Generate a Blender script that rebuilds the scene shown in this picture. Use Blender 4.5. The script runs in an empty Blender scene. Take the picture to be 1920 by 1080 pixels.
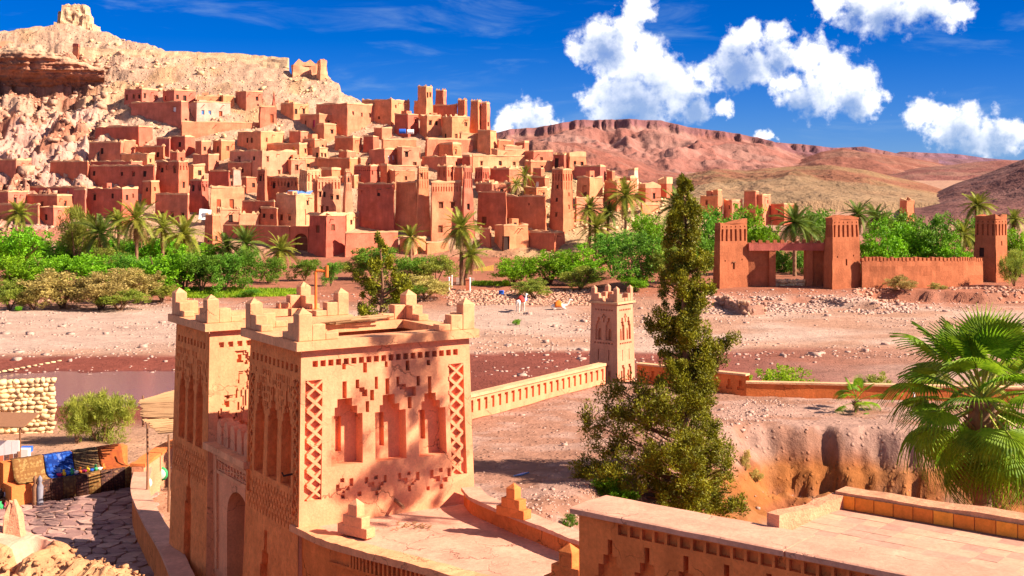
import bpy, math, random
import numpy as np
from mathutils import Vector, Matrix

# ------------------------------------------------------------------ camera, sky, sun, exposure
F, VH, H = 2400.0, 335.0, 15.0           # focal length in 1920-wide pixels, horizon row, eye height (m)
scene = bpy.context.scene
cam_data = bpy.data.cameras.new("camera")
cam = bpy.data.objects.new("camera", cam_data)
scene.collection.objects.link(cam)
cam.location = (0, 0, H)
cam.rotation_euler = (math.pi / 2, 0, 0)
cam_data.sensor_width = 36.0
cam_data.lens = 36.0 * F / 1920.0
cam_data.shift_y = -(540.0 - VH) / 1920.0
cam_data.clip_start = 0.5
cam_data.clip_end = 30000.0
scene.camera = cam
scene.view_settings.view_transform = 'Standard'
scene.view_settings.look = 'None'
scene.view_settings.gamma = 1.0
scene.view_settings.exposure = 1.4
scene.cycles.max_bounces = 6
scene.cycles.diffuse_bounces = 5
scene.cycles.transparent_max_bounces = 6

SUN_EL, SUN_AZ = math.radians(35.5), math.radians(16)      # azimuth: from +X towards the camera (-Y)
SUN = Vector((math.cos(SUN_AZ) * math.cos(SUN_EL), -math.sin(SUN_AZ) * math.cos(SUN_EL), math.sin(SUN_EL)))
sun_data = bpy.data.lights.new("sun", 'SUN')
sun_data.energy = 5.0
sun_data.color = (1.0, 0.86, 0.73)
sun_data.angle = math.radians(0.5)
sun = bpy.data.objects.new("sun", sun_data)
scene.collection.objects.link(sun)
sun.rotation_euler = (-SUN).to_track_quat('-Z', 'Y').to_euler()

world = bpy.data.worlds.new("World")
scene.world = world
world.use_nodes = True


class NT:
    """small node-tree builder"""
    def __init__(self, tree):
        self.t = tree
        self.n = tree.nodes
        self.n.clear()

    def node(self, kind, inputs=None, **attrs):
        nd = self.n.new(kind)
        for k, v in attrs.items():
            setattr(nd, k, v)
        for k, v in (inputs or {}).items():
            s = nd.inputs[k]
            if isinstance(v, bpy.types.NodeSocket):
                self.t.links.new(v, s)
            else:
                s.default_value = v
        return nd

    def math(self, op, a, b=0.0, c=0.0, clamp=False):
        return self.node('ShaderNodeMath', {0: a, 1: b, 2: c}, operation=op, use_clamp=clamp).outputs[0]

    def vmath(self, op, a, b=(0, 0, 0)):
        nd = self.node('ShaderNodeVectorMath', {0: a}, operation=op)
        s = nd.inputs['Scale'] if op == 'SCALE' else nd.inputs[1]
        if isinstance(b, bpy.types.NodeSocket):
            self.t.links.new(b, s)
        else:
            s.default_value = b
        return nd.outputs['Value'] if op in ('DISTANCE', 'DOT_PRODUCT', 'LENGTH') else nd.outputs['Vector']

    def noise(self, vec, scale, detail=4.0, rough=0.55, dist=0.0):
        return self.node('ShaderNodeTexNoise', {'Vector': vec, 'Scale': scale, 'Detail': detail,
                                                'Roughness': rough, 'Distortion': dist})

    def mix(self, fac, a, b, mode='MIX'):
        nd = self.node('ShaderNodeMix', data_type='RGBA', blend_type=mode)
        for s, v in ((nd.inputs[0], fac), (nd.inputs[6], a), (nd.inputs[7], b)):
            if isinstance(v, bpy.types.NodeSocket):
                self.t.links.new(v, s)
            else:
                s.default_value = v if not isinstance(v, tuple) or len(v) == 4 else (*v, 1.0)
        return nd.outputs[2]

    def ramp(self, fac, pts, smooth=False):
        nd = self.node('ShaderNodeValToRGB', {0: fac})
        el = nd.color_ramp.elements
        while len(el) < len(pts):
            el.new(0.5)
        for e, (p, c) in zip(el, pts):
            e.position = p
            e.color = (c, c, c, 1) if isinstance(c, (int, float)) else (*c, 1)
        if smooth:
            nd.color_ramp.interpolation = 'EASE'
        return nd.outputs[0]

    def link(self, a, b):
        self.t.links.new(a, b)


def sky_dir(u, v):
    return Vector(((u - 960) / F, 1.0, (VH - v) / F)).normalized()


CLOUD_BLOBS = [  # towers of cumulus seen over the valley: (column, row, radius)
    (1190, 22, 34), (1120, 78, 48), (1165, 70, 45), (1100, 95, 30), (1150, 110, 50), (1215, 110, 52), (1240, 150, 62),
    (1180, 175, 60), (1270, 185, 55), (1120, 185, 34), (1300, 210, 34), (1210, 205, 55), (1140, 205, 40),
    (1320, 135, 34), (1370, 130, 42), (1420, 120, 40), (1400, 75, 34), (1455, 70, 32), (1465, 100, 40), (1380, 95, 30),
    (1525, 105, 42), (1560, 135, 50), (1600, 160, 46), (1545, 180, 44), (1500, 190, 36), (1600, 190, 40), (1640, 180, 26), (1480, 150, 30),
    (1560, 8, 34), (1610, 10, 44), (1660, 20, 54), (1710, 10, 54), (1760, 10, 44), (1800, 16, 28), (1660, 45, 26), (1640, 0, 60), (1730, -10, 60),
    (1720, 215, 32), (1760, 225, 40), (1810, 235, 44), (1860, 250, 38), (1900, 250, 34), (1780, 255, 32), (1830, 262, 30),
    (980, 212, 34), (1010, 222, 28), (955, 228, 24), (1040, 238, 16), (990, 235, 30),
    (1355, 198, 18), (1442, 260, 16),
]


def build_world():
    g = bpy.data.node_groups.new("cloud_field", 'ShaderNodeTree')
    g.interface.new_socket("Vector", in_out='INPUT', socket_type='NodeSocketVector')
    g.interface.new_socket("Field", in_out='OUTPUT', socket_type='NodeSocketFloat')
    b = NT(g)
    gi = b.node('NodeGroupInput')
    go = b.node('NodeGroupOutput')
    vec = gi.outputs[0]
    blobs = [(sky_dir(u, v), r / F) for u, v, r in CLOUD_BLOBS]
    cur = None
    for c, r in blobs:
        d = b.vmath('DISTANCE', vec, tuple(c))
        f = b.math('MULTIPLY_ADD', d, -1.0 / r, 1.0)
        cur = f if cur is None else b.math('SMOOTH_MAX', cur, f, 0.25)
    b.link(cur, go.inputs[0])

    w = NT(world.node_tree)
    d0 = w.node('ShaderNodeTexCoord').outputs['Generated']
    n1 = w.noise(d0, 34.0, 7.0, 0.62)
    warp = w.vmath('SCALE', w.vmath('SUBTRACT', n1.outputs['Color'], (.5, .5, .5)), 0.030)
    n1b = w.noise(d0, 120.0, 4.0, 0.6)
    dw = w.vmath('ADD', w.vmath('ADD', d0, warp), w.vmath('SCALE', w.vmath('SUBTRACT', n1b.outputs['Color'], (.5, .5, .5)), 0.010))

    def field(vec):
        nd = w.node('ShaderNodeGroup')
        nd.node_tree = g
        w.link(vec, nd.inputs[0])
        return nd.outputs[0]
    f0 = field(dw)
    # the rest of the sky carries unseen broken cumulus, put in for fill light
    away = w.math('MULTIPLY_ADD', w.vmath('DISTANCE', d0, tuple(sky_dir(960, 200))), 6.0, -2.9)
    nb = w.noise(d0, 5.0, 3.0, 0.5)
    fb = w.math('MULTIPLY', w.math('SUBTRACT', nb.outputs[0], .555), 9.0)
    f0 = w.math('MAXIMUM', f0, w.math('MINIMUM', fb, away))
    n2 = w.noise(d0, 70.0, 9.0, 0.60)
    n2b = w.noise(w.vmath('ADD', d0, (0.0035, 0, 0.0045)), 70.0, 4.0, 0.55)
    dens = w.math('ADD', f0, w.math('MULTIPLY', w.math('SUBTRACT', n2.outputs[0], .5), 1.9))
    alpha = w.node('ShaderNodeMapRange', {0: dens, 1: -0.12, 2: 0.58, 3: 0.0, 4: 1.0}, interpolation_type='SMOOTHSTEP').outputs[0]
    # undersides and thin middles of the clouds are greyer
    sh = None
    for u, v, r in ((1190, 225, 110), (1300, 215, 60), (1385, 135, 62), (1455, 110, 40), (1510, 205, 55), (1590, 205, 46), (1130, 95, 50), (1670, 62, 62), (1600, 40, 40), (1740, 50, 45),
                    (1800, 272, 60), (1870, 275, 46), (990, 246, 40)):
        q = w.math('MULTIPLY_ADD', w.vmath('DISTANCE', dw, tuple(sky_dir(u, v))), -F / r, 1.0)
        sh = q if sh is None else w.math('SMOOTH_MAX', sh, q, 0.3)
    sh = w.math('MULTIPLY', w.math('MAXIMUM', sh, 0.0), 1.35)
    lit = w.math('SUBTRACT', 1.02, sh)
    lit = w.math('ADD', lit, w.math('MULTIPLY', w.math('SUBTRACT', n2.outputs[0], n2b.outputs[0]), 1.3), clamp=True)
    alpha = w.math('MULTIPLY', alpha, w.math('SUBTRACT', 1.0, w.math('MULTIPLY', sh, 0.42), clamp=True))
    ccol = w.mix(lit, (0.38, 0.47, 0.62), (1.0, 1.0, 1.0))
    # thin cirrus
    m = w.node('ShaderNodeMapping', {'Vector': d0, 'Rotation': (0, 0.5, 0), 'Scale': (5.0, 5.0, 26.0)})
    n3 = w.noise(m.outputs[0], 1.6, 8.0, 0.62, 0.6)
    cir = w.node('ShaderNodeMapRange', {0: n3.outputs[0], 1: 0.50, 2: 0.82, 3: 0.0, 4: 0.42}, interpolation_type='SMOOTHSTEP').outputs[0]
    sky = w.node('ShaderNodeTexSky')
    sky.sky_type = 'NISHITA'
    sky.sun_disc = False
    sky.sun_elevation = SUN_EL
    sky.sun_rotation = math.atan2(SUN.x, SUN.y)
    sky.altitude = 1300
    sky.air_density = 0.75
    sky.dust_density = 0.1
    sky.ozone_density = 5.0
    hs = w.node('ShaderNodeHueSaturation', {'Hue': 0.508, 'Saturation': 1.22, 'Value': 1.0, 'Color': w.mix(1.0, sky.outputs[0], (0.28, 0.35, 0.50), 'MULTIPLY')})
    white = (6.0, 6.0, 6.15)
    skyc = w.mix(cir, hs.outputs[0], (1.7, 2.5, 3.6))
    cloud = w.mix(1.0, ccol, white, 'MULTIPLY')
    out = w.mix(alpha, skyc, cloud)
    bg = w.node('ShaderNodeBackground', {'Color': out, 'Strength': 0.085})
    o = w.node('ShaderNodeOutputWorld')
    w.link(bg.outputs[0], o.inputs[0])
    world.cycles.sampling_method = 'MANUAL'
    world.cycles.sample_map_resolution = 512


build_world()

# ------------------------------------------------------------------ helpers
COL = scene.collection
RND = random.Random(5)


def P(u, v, d):
    """point seen at photo column u, row v, at depth d in front of the viewer"""
    return Vector(((u - 960) / F * d, d, H - (v - VH) / F * d))


def G(u, v, z):
    """point of the level z seen at column u, row v"""
    d = (H - z) * F / (v - VH)
    return Vector(((u - 960) / F * d, d, z))


def tag(o, label=None, cat=None, group=None, kind=None):
    if label: o['label'] = label
    if cat: o['category'] = cat
    if group: o['group'] = group
    if kind: o['kind'] = kind
    return o


def empty(name, loc=(0, 0, 0), label=None, cat=None, group=None, rz=0.0):
    o = bpy.data.objects.new(name, None)
    o.empty_display_size = 0.2
    o.location = loc
    o.rotation_euler = (0, 0, rz)
    COL.objects.link(o)
    return tag(o, label, cat, group)


class MB:
    """collects polygons; build() links them as one mesh object"""
    def __init__(self):
        self.v, self.f, self.m = [], [], []

    def vert(self, p):
        self.v.append((p[0], p[1], p[2]))
        return len(self.v) - 1

    def poly(self, pts, mi=0):
        i = len(self.v)
        self.v.extend((p[0], p[1], p[2]) for p in pts)
        self.f.append(tuple(range(i, i + len(pts))))
        self.m.append(mi)

    def hexa(self, b, t, mi=0):
        """b, t: 4 bottom and 4 top points, counter-clockwise seen from above"""
        i = len(self.v)
        self.v.extend((p[0], p[1], p[2]) for p in list(b) + list(t))
        for q in ((3, 2, 1, 0), (4, 5, 6, 7), (0, 1, 5, 4), (1, 2, 6, 5), (2, 3, 7, 6), (3, 0, 4, 7)):
            self.f.append(tuple(i + k for k in q))
            self.m.append(mi)

    def box(self, x0, y0, z0, x1, y1, z1, mi=0):
        self.hexa([(x0, y0, z0), (x1, y0, z0), (x1, y1, z0), (x0, y1, z0)],
                  [(x0, y0, z1), (x1, y0, z1), (x1, y1, z1), (x0, y1, z1)], mi)

    def obox(self, o, ex, ey, x0, y0, z0, x1, y1, z1, mi=0):
        """box in a local frame: origin o, horizontal unit axes ex, ey"""
        def q(x, y, z):
            return (o[0] + ex[0] * x + ey[0] * y, o[1] + ex[1] * x + ey[1] * y, o[2] + z)
        self.hexa([q(x0, y0, z0), q(x1, y0, z0), q(x1, y1, z0), q(x0, y1, z0)],
                  [q(x0, y0, z1), q(x1, y0, z1), q(x1, y1, z1), q(x0, y1, z1)], mi)

    def tube(self, pts, radii, n=8, mi=0, caps=True):
        rings = []
        up = Vector((0.12, 0.31, 0.94))
        for k, p in enumerate(pts):
            a = Vector(pts[max(0, k - 1)])
            c = Vector(pts[min(len(pts) - 1, k + 1)])
            t = (c - a).normalized()
            s = t.cross(up)
            if s.length < 1e-3: s = t.cross(Vector((1, 0, 0)))
            s.normalize()
            w = s.cross(t)
            rings.append([self.vert(Vector(p) + (s * math.cos(2 * math.pi * j / n) + w * math.sin(2 * math.pi * j / n)) * radii[k]) for j in range(n)])
        for a, c in zip(rings, rings[1:]):
            for j in range(n):
                self.f.append((a[j], c[j], c[(j + 1) % n], a[(j + 1) % n]))
                self.m.append(mi)
        if caps:
            self.f.append(tuple(rings[0])); self.m.append(mi)
            self.f.append(tuple(reversed(rings[-1]))); self.m.append(mi)

    def mesh(self, name, mats, smooth=False, origin=None):
        me = bpy.data.meshes.new(name)
        v = self.v
        if origin is not None:
            v = [(a - origin[0], b - origin[1], c - origin[2]) for a, b, c in v]
        me.from_pydata(v, [], self.f)
        mats = mats if isinstance(mats, (list, tuple)) else [mats]
        for m in mats:
            me.materials.append(m)
        if len(mats) > 1:
            me.polygons.foreach_set('material_index', self.m)
        if smooth:
            me.polygons.foreach_set('use_smooth', [True] * len(self.f))
        me.update()
        return me

    def build(self, name, mats, parent=None, smooth=False, origin=None):
        """vertices are in world space; origin (or the parent's place) becomes the object's own"""
        if origin is None and parent is not None:
            org = parent.matrix_basis.translation.copy()
            pp = parent.parent
            while pp is not None:
                org += pp.matrix_basis.translation
                pp = pp.parent
            me = self.mesh(name, mats, smooth, org)
            return link(name, me, parent)
        me = self.mesh(name, mats, smooth, origin)
        o = link(name, me, parent)
        if origin is not None: o.location = origin
        return o


def link(name, me, parent=None, loc=None, rot=None, sc=None):
    o = bpy.data.objects.new(name, me)
    COL.objects.link(o)
    if parent is not None: o.parent = parent
    if loc is not None: o.location = loc
    if rot is not None: o.rotation_euler = rot
    if sc is not None: o.scale = sc
    return o


def np_mesh(name, verts, faces, mat, smooth=False, colors=None):
    """verts (n,3), faces (m,3 or 4) numpy arrays"""
    me = bpy.data.meshes.new(name)
    n, k = faces.shape
    me.vertices.add(len(verts))
    me.vertices.foreach_set('co', np.ascontiguousarray(verts, dtype=np.float32).ravel())
    me.loops.add(n * k)
    me.loops.foreach_set('vertex_index', np.ascontiguousarray(faces, dtype=np.int32).ravel())
    me.polygons.add(n)
    me.polygons.foreach_set('loop_start', np.arange(0, n * k, k, dtype=np.int32))
    me.polygons.foreach_set('loop_total', np.full(n, k, dtype=np.int32))
    if smooth:
        me.polygons.foreach_set('use_smooth', np.ones(n, dtype=bool))
    me.update(calc_edges=True)
    if colors is not None:
        a = me.color_attributes.new('soil', 'FLOAT_COLOR', 'POINT')
        c = np.ones((len(verts), 4), dtype=np.float32)
        c[:, :3] = colors
        a.data.foreach_set('color', c.ravel())
    me.materials.append(mat)
    return me


# numpy gradient-free value noise
def _hash(ix, iy, seed):
    h = (ix.astype(np.int64) * 374761393 + iy.astype(np.int64) * 668265263 + seed * 974634777) & 0x7fffffff
    h = ((h ^ (h >> 13)) * 1274126177) & 0x7fffffff
    return ((h ^ (h >> 16)) & 0xffff) / 65535.0


def vnoise(x, y, seed=0):
    ix, iy = np.floor(x), np.floor(y)
    fx, fy = x - ix, y - iy
    fx, fy = fx * fx * (3 - 2 * fx), fy * fy * (3 - 2 * fy)
    a, b = _hash(ix, iy, seed), _hash(ix + 1, iy, seed)
    c, d = _hash(ix, iy + 1, seed), _hash(ix + 1, iy + 1, seed)
    return (a * (1 - fx) + b * fx) * (1 - fy) + (c * (1 - fx) + d * fx) * fy


def fbm(x, y, seed=0, octs=5, gain=0.5, ridged=False):
    s, amp, tot = 0.0, 1.0, 0.0
    for o in range(octs):
        n = vnoise(x * 2 ** o + 17.3 * o, y * 2 ** o - 9.1 * o, seed + o)
        if ridged: n = 1 - np.abs(2 * n - 1)
        s, tot, amp = s + n * amp, tot + amp, amp * gain
    return s / tot


def sstep(a, b, x):
    t = np.clip((x - a) / (b - a), 0, 1)
    return t * t * (3 - 2 * t)


# ------------------------------------------------------------------ materials
def srgb(r, g, b):
    f = lambda c: (c / 255 / 12.92) if c <= 10 else ((c / 255 + 0.055) / 1.055) ** 2.4
    return (f(r), f(g), f(b))


def new_mat(name):
    m = bpy.data.materials.new(name)
    m.use_nodes = True
    return m, NT(m.node_tree)


def surf(m, nt, color, rough=0.9, bump=None, bstr=0.5, bdist=0.1, spec=0.15):
    ins = {'Base Color': color, 'Roughness': rough, 'Specular IOR Level': spec}
    p = nt.node('ShaderNodeBsdfPrincipled', ins)
    if bump is not None:
        bn = nt.node('ShaderNodeBump', {'Height': bump, 'Strength': bstr, 'Distance': bdist})
        nt.link(bn.outputs[0], p.inputs['Normal'])
    o = nt.node('ShaderNodeOutputMaterial')
    nt.link(p.outputs[0], o.inputs[0])
    return m


def mud(name, c, var=0.35, scale=0.6, bstr=0.6, bdist=0.06, fine=9.0, warm=None, objvar=0.0, streak=0.5, crack=0.0, pits=0.0):
    """rammed-earth plaster: blotches, rain streaks, straw-fine relief"""
    m, nt = new_mat(name)
    pos = nt.node('ShaderNodeNewGeometry').outputs['Position']
    n1 = nt.noise(pos, scale, 5, 0.6)
    n2 = nt.noise(pos, fine, 5, 0.7)
    mp = nt.node('ShaderNodeMapping', {'Vector': pos, 'Scale': (1.0, 1.0, 0.12)})
    n3 = nt.noise(mp.outputs[0], scale * 3.5, 4, 0.6)
    dark = tuple(x * (1 - var * .75) for x in c)
    light = warm or tuple(min(.95, x * (1 + var * 0.7)) for x in c)
    col = nt.mix(nt.ramp(n1.outputs[0], [(0.3, 0.0), (0.72, 1.0)]), dark, light)
    col = nt.mix(nt.math('MULTIPLY', nt.ramp(n3.outputs[0], [(0.45, 0.0), (0.7, 1.0)]), streak), col, tuple(x * 0.72 for x in c))
    g = nt.ramp(n2.outputs[0], [(0.25, 0.82), (0.75, 1.18)])
    col = nt.mix(1.0, col, g, 'MULTIPLY')
    if objvar:
        r = nt.node('ShaderNodeObjectInfo').outputs['Random']
        hs = nt.node('ShaderNodeHueSaturation', {'Hue': nt.math('MULTIPLY_ADD', r, 0.02, 0.49), 'Saturation': 1.0,
                                                 'Value': nt.math('MULTIPLY_ADD', r, objvar, 1 - objvar * 0.5), 'Color': col})
        col = hs.outputs[0]
    h = nt.math('ADD', nt.math('MULTIPLY', n1.outputs[0], 0.6), n2.outputs[0])
    if pits:
        mpp = nt.node('ShaderNodeMapping', {'Vector': pos, 'Scale': (1.0, 1.0, 0.38)})
        pn = nt.noise(mpp.outputs[0], pits, 3, .6)
        pk = nt.ramp(pn.outputs[0], [(0.36, 1.0), (0.47, 0.0)])
        col = nt.mix(nt.math('MULTIPLY', pk, .12), col, tuple(x * 0.45 for x in c))
        h = nt.math('SUBTRACT', h, nt.math('MULTIPLY', pk, 0.3))
    if crack:
        wp = nt.vmath('ADD', pos, nt.vmath('SCALE', nt.noise(pos, 2.5, 4, .6).outputs['Color'], 0.55))
        vo = nt.node('ShaderNodeTexVoronoi', {'Vector': wp, 'Scale': crack}, feature='DISTANCE_TO_EDGE')
        line = nt.ramp(vo.outputs['Distance'], [(0.0, 1.0), (0.018, 0.0)])
        where = nt.ramp(nt.noise(pos, crack * .8, 2, .5).outputs[0], [(0.50, 0.0), (0.60, 1.0)])
        line = nt.math('MULTIPLY', line, where)
        col = nt.mix(nt.math('MULTIPLY', line, .75), col, tuple(x * 0.25 for x in c))
        h = nt.math('SUBTRACT', h, nt.math('MULTIPLY', line, 1.5))
        pt = nt.noise(pos, crack * .55, 6, .65, .8)
        col = nt.mix(nt.ramp(pt.outputs[0], [(0.60, 0.0), (0.63, .55)]), col, tuple(min(.95, x * 1.22) for x in c))
        col = nt.mix(nt.ramp(pt.outputs[0], [(0.34, .6), (0.37, 0.0)]), col, tuple(x * .66 for x in c))
    return surf(m, nt, col, 0.95, h, bstr, bdist, 0.08)


def flat(name, c, rough=0.7, var=0.25, scale=6.0, bstr=0.2, metal=0.0):
    m, nt = new_mat(name)
    pos = nt.node('ShaderNodeNewGeometry').outputs['Position']
    n = nt.noise(pos, scale, 4, 0.6)
    col = nt.mix(n.outputs[0], tuple(x * (1 - var) for x in c), tuple(min(1, x * (1 + var)) for x in c))
    return surf(m, nt, col, rough, n.outputs[0], bstr, 0.02)


def leafmat(name, c1, c2, trans=0.35, scale=0.5):
    m, nt = new_mat(name)
    pos = nt.node('ShaderNodeNewGeometry').outputs['Position']
    n = nt.noise(pos, scale, 4, 0.7)
    n2 = nt.noise(pos, 14.0, 2, 0.5)
    f = nt.math('ADD', nt.math('MULTIPLY', n.outputs[0], 0.7), nt.math('MULTIPLY', n2.outputs[0], 0.3))
    c1, c2 = tuple(x * .62 for x in c1), tuple(x * .88 for x in c2)
    col = nt.mix(nt.ramp(f, [(0.36, 0.0), (0.62, 1.0)]), c1, c2)
    r = nt.node('ShaderNodeObjectInfo').outputs['Random']
    col = nt.node('ShaderNodeHueSaturation', {'Hue': nt.math('MULTIPLY_ADD', r, 0.03, 0.485), 'Saturation': 1.0,
                                              'Value': nt.math('MULTIPLY_ADD', r, 0.35, 0.85), 'Color': col}).outputs[0]
    p = nt.node('ShaderNodeBsdfPrincipled', {'Base Color': col, 'Roughness': 0.55, 'Specular IOR Level': 0.2})
    t = nt.node('ShaderNodeBsdfTranslucent', {'Color': col})
    mx = nt.node('ShaderNodeMixShader', {0: trans})
    nt.link(p.outputs[0], mx.inputs[1])
    nt.link(t.outputs[0], mx.inputs[2])
    o = nt.node('ShaderNodeOutputMaterial')
    nt.link(mx.outputs[0], o.inputs[0])
    return m


def soilmat(name, grain=1.2, bdist=0.25, bstr=0.8, spots=True, var=0.3):
    """ground whose basic soil colour is stored per vertex; pebbles and grit on top"""
    m, nt = new_mat(name)
    pos = nt.node('ShaderNodeNewGeometry').outputs['Position']
    base = nt.node('ShaderNodeAttribute', attribute_name='soil').outputs['Color']
    n1 = nt.noise(pos, grain, 6, 0.7)
    n2 = nt.noise(pos, grain * 0.12, 4, 0.6)
    k = nt.ramp(n1.outputs[0], [(0.28, 1 - var), (0.72, 1 + var * 0.45)])
    col = nt.mix(1.0, base, k, 'MULTIPLY')
    k2 = nt.ramp(n2.outputs[0], [(0.3, 1 - var * 0.6), (0.7, 1 + var * 0.35)])
    col = nt.mix(1.0, col, k2, 'MULTIPLY')
    h = n1.outputs[0]
    if spots:
        vo = nt.node('ShaderNodeTexVoronoi', {'Vector': pos, 'Scale': grain * 2.2, 'Randomness': 1.0})
        peb = nt.ramp(vo.outputs['Distance'], [(0.12, 1.0), (0.36, 0.0)])
        pick = nt.math('GREATER_THAN', nt.node('ShaderNodeSeparateColor', {0: vo.outputs['Color']}).outputs[0], 0.55)
        pm = nt.math('MULTIPLY', peb, pick)
        h = nt.math('ADD', nt.math('MULTIPLY', pm, 0.45), h)
    return surf(m, nt, col, 0.95, h, bstr, bdist, 0.05)


M = {}
M['mud_red'] = mud('mud_red', (0.56, 0.165, 0.084), objvar=0.25, bdist=0.12)
M['mud_tan'] = mud('mud_tan', (0.63, 0.222, 0.112), objvar=0.25, bdist=0.12)
M['mud_cream'] = mud('mud_cream', (0.67, 0.285, 0.150), objvar=0.2, bdist=0.12)
M['mud_pale'] = mud('mud_pale', (0.62, 0.38, 0.27), objvar=0.15, bdist=0.08)
M['mud_pink'] = mud('mud_pink', (0.53, 0.170, 0.100), objvar=0.2, bdist=0.1)
M['coping'] = mud('coping_mud', (0.66, 0.37, 0.19), bdist=0.06)
M['roof'] = mud('roof_mud', (0.55, 0.31, 0.18), bdist=0.1)
M['plaster'] = mud('gate_plaster', (0.74, 0.285, 0.140), var=0.22, scale=0.9, bdist=0.02, fine=16, streak=0.4, crack=.9)
M['carved'] = mud('carved_shade_plaster', (0.86, 0.245, 0.075), var=0.28, scale=2.2, bstr=0.9, bdist=0.06, fine=7.0, streak=0.3, pits=17.0)  # carved shaded sides: warm shade put into a stronger orange than the sunlit plaster
M['ledge'] = mud('ledge_plaster', (0.72, 0.305, 0.145), var=0.25, scale=1.2, bdist=0.02, fine=14, crack=1.3)
M['rampart'] = mud('rampart_mud', (0.68, 0.190, 0.052), var=0.3, scale=1.0, bdist=0.03, fine=12, crack=1.0)
M['floor'] = mud('floor_mud', (0.58, 0.285, 0.185), var=0.28, scale=0.8, bdist=0.02, fine=10, crack=.7)
M['gatered'] = mud('gate_red', (0.37, 0.118, 0.052), var=0.3, scale=0.7, bdist=0.08, fine=5)
M['minaret'] = mud('minaret_mud', (0.60, 0.27, 0.15), var=0.2, scale=0.8, bdist=0.03, fine=10)
M['stone'] = mud('stone', (0.68, 0.46, 0.24), var=0.4, scale=2.0, bdist=0.04, objvar=0.45)
M['rock'] = mud('rock', (0.50, 0.28, 0.18), var=0.45, scale=0.35, bdist=0.2, fine=3.0, objvar=0.3)
M['flag'] = mud('flagstone', (0.36, 0.205, 0.165), var=0.3, scale=1.5, bdist=0.02, objvar=0.5)
M['dark'] = flat('window_dark', (0.045, 0.022, 0.016), 0.8)
M['shutter'] = flat('shutter_wood', (0.16, 0.055, 0.025), 0.7)
M['door_red'] = flat('door_red', (0.36, 0.08, 0.03), 0.7)
M['wood'] = flat('old_wood', (0.24, 0.11, 0.055), 0.85, 0.4, 12)
M['reed'] = flat('reed', (0.36, 0.20, 0.095), 0.9, 0.35, 20)
M['white'] = flat('white_paint', (0.78, 0.74, 0.70), 0.8, 0.1)
M['rust'] = flat('rusty_pipe', (0.62, 0.16, 0.03), 0.7)
M['yellow'] = flat('yellow_paint', (0.75, 0.45, 0.03), 0.7)
M['magenta'] = flat('magenta_paint', (0.45, 0.02, 0.10), 0.7)
M['bluec'] = flat('blue_cloth', (0.03, 0.12, 0.50), 0.8)
M['solar'] = flat('solar_blue', (0.10, 0.22, 0.42), 0.25)
M['bark'] = flat('bark', (0.20, 0.105, 0.055), 0.9, 0.4, 9, 0.8)
M['palmbark'] = flat('palm_bark', (0.24, 0.13, 0.07), 0.95, 0.5, 7, 1.0)
M['leaf_bright'] = leafmat('leaf_bright', (0.08, 0.27, 0.006), (0.31, 0.62, 0.016))
M['leaf_mid'] = leafmat('leaf_mid', (0.065, 0.19, 0.012), (0.23, 0.43, 0.03))
M['leaf_olive'] = leafmat('leaf_olive', (0.17, 0.23, 0.025), (0.42, 0.45, 0.055))
M['leaf_brown'] = leafmat('leaf_brown', (0.34, 0.28, 0.05), (0.72, 0.58, 0.17))
M['leaf_conifer'] = leafmat('leaf_conifer', (0.075, 0.090, 0.006), (0.36, 0.36, 0.012), 0.2, 1.6)
M['leaf_pale'] = leafmat('leaf_pale', (0.24, 0.32, 0.03), (0.55, 0.56, 0.08), 0.45)
M['leaf_yellow'] = leafmat('leaf_yellow', (0.17, 0.34, 0.006), (0.40, 0.58, 0.02), 0.45)
M['frond'] = leafmat('frond', (0.12, 0.18, 0.012), (0.40, 0.40, 0.045), 0.3, 0.8)
M['frond_dark'] = leafmat('frond_dark', (0.06, 0.13, 0.018), (0.20, 0.27, 0.03), 0.3, 0.8)
M['frond_dry'] = leafmat('frond_dry', (0.30, 0.15, 0.05), (0.48, 0.29, 0.10), 0.2, 0.8)
M['fan'] = leafmat('fan_leaf', (0.09, 0.22, 0.010), (0.36, 0.52, 0.02), 0.5, 0.7)
M['petiole'] = leafmat('petiole', (0.25, 0.30, 0.03), (0.42, 0.42, 0.06), 0.1)
M['grass'] = leafmat('grass', (0.12, 0.30, 0.01), (0.38, 0.50, 0.02), 0.4)

# ------------------------------------------------------------------ the lie of the land
def Dv(v):
    """depth of the village slope where it is seen at row v"""
    return 230.0 + (460.0 - v) * 0.24


CREST_U = [-700, -300, 0, 60, 130, 170, 250, 330, 440, 535, 548, 612, 640, 690, 800, 930, 1000, 1100, 1180, 1240, 1300, 1360, 1430, 1520]
CREST_V = [120, 75, 57, 50, 46, 52, 76, 98, 110, 124, 140, 138, 163, 190, 222, 268, 285, 309, 328, 350, 388, 432, 474, 492]


def slope_z(d):
    v = 460 - (d - 230) / 0.24
    return H - (v - VH) / F * d


def hill_base(x, y):
    x, y = np.asarray(x, float), np.asarray(y, float)
    u = 960 + F * x / y
    vc = np.interp(u, CREST_U, CREST_V)
    dc = 230 + (460 - vc) * 0.24
    zc = slope_z(dc)
    z = slope_z(np.minimum(y, dc)) - 0.32 * np.maximum(y - dc, 0)
    z = np.where(y < 222, 0.4 - (222 - y) * 0.15, z)
    rnd = np.exp(-((y - dc) / 7.0) ** 2) * 1.2       # round off the ridge
    return z - rnd * (u > 640) * 0.7


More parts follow.
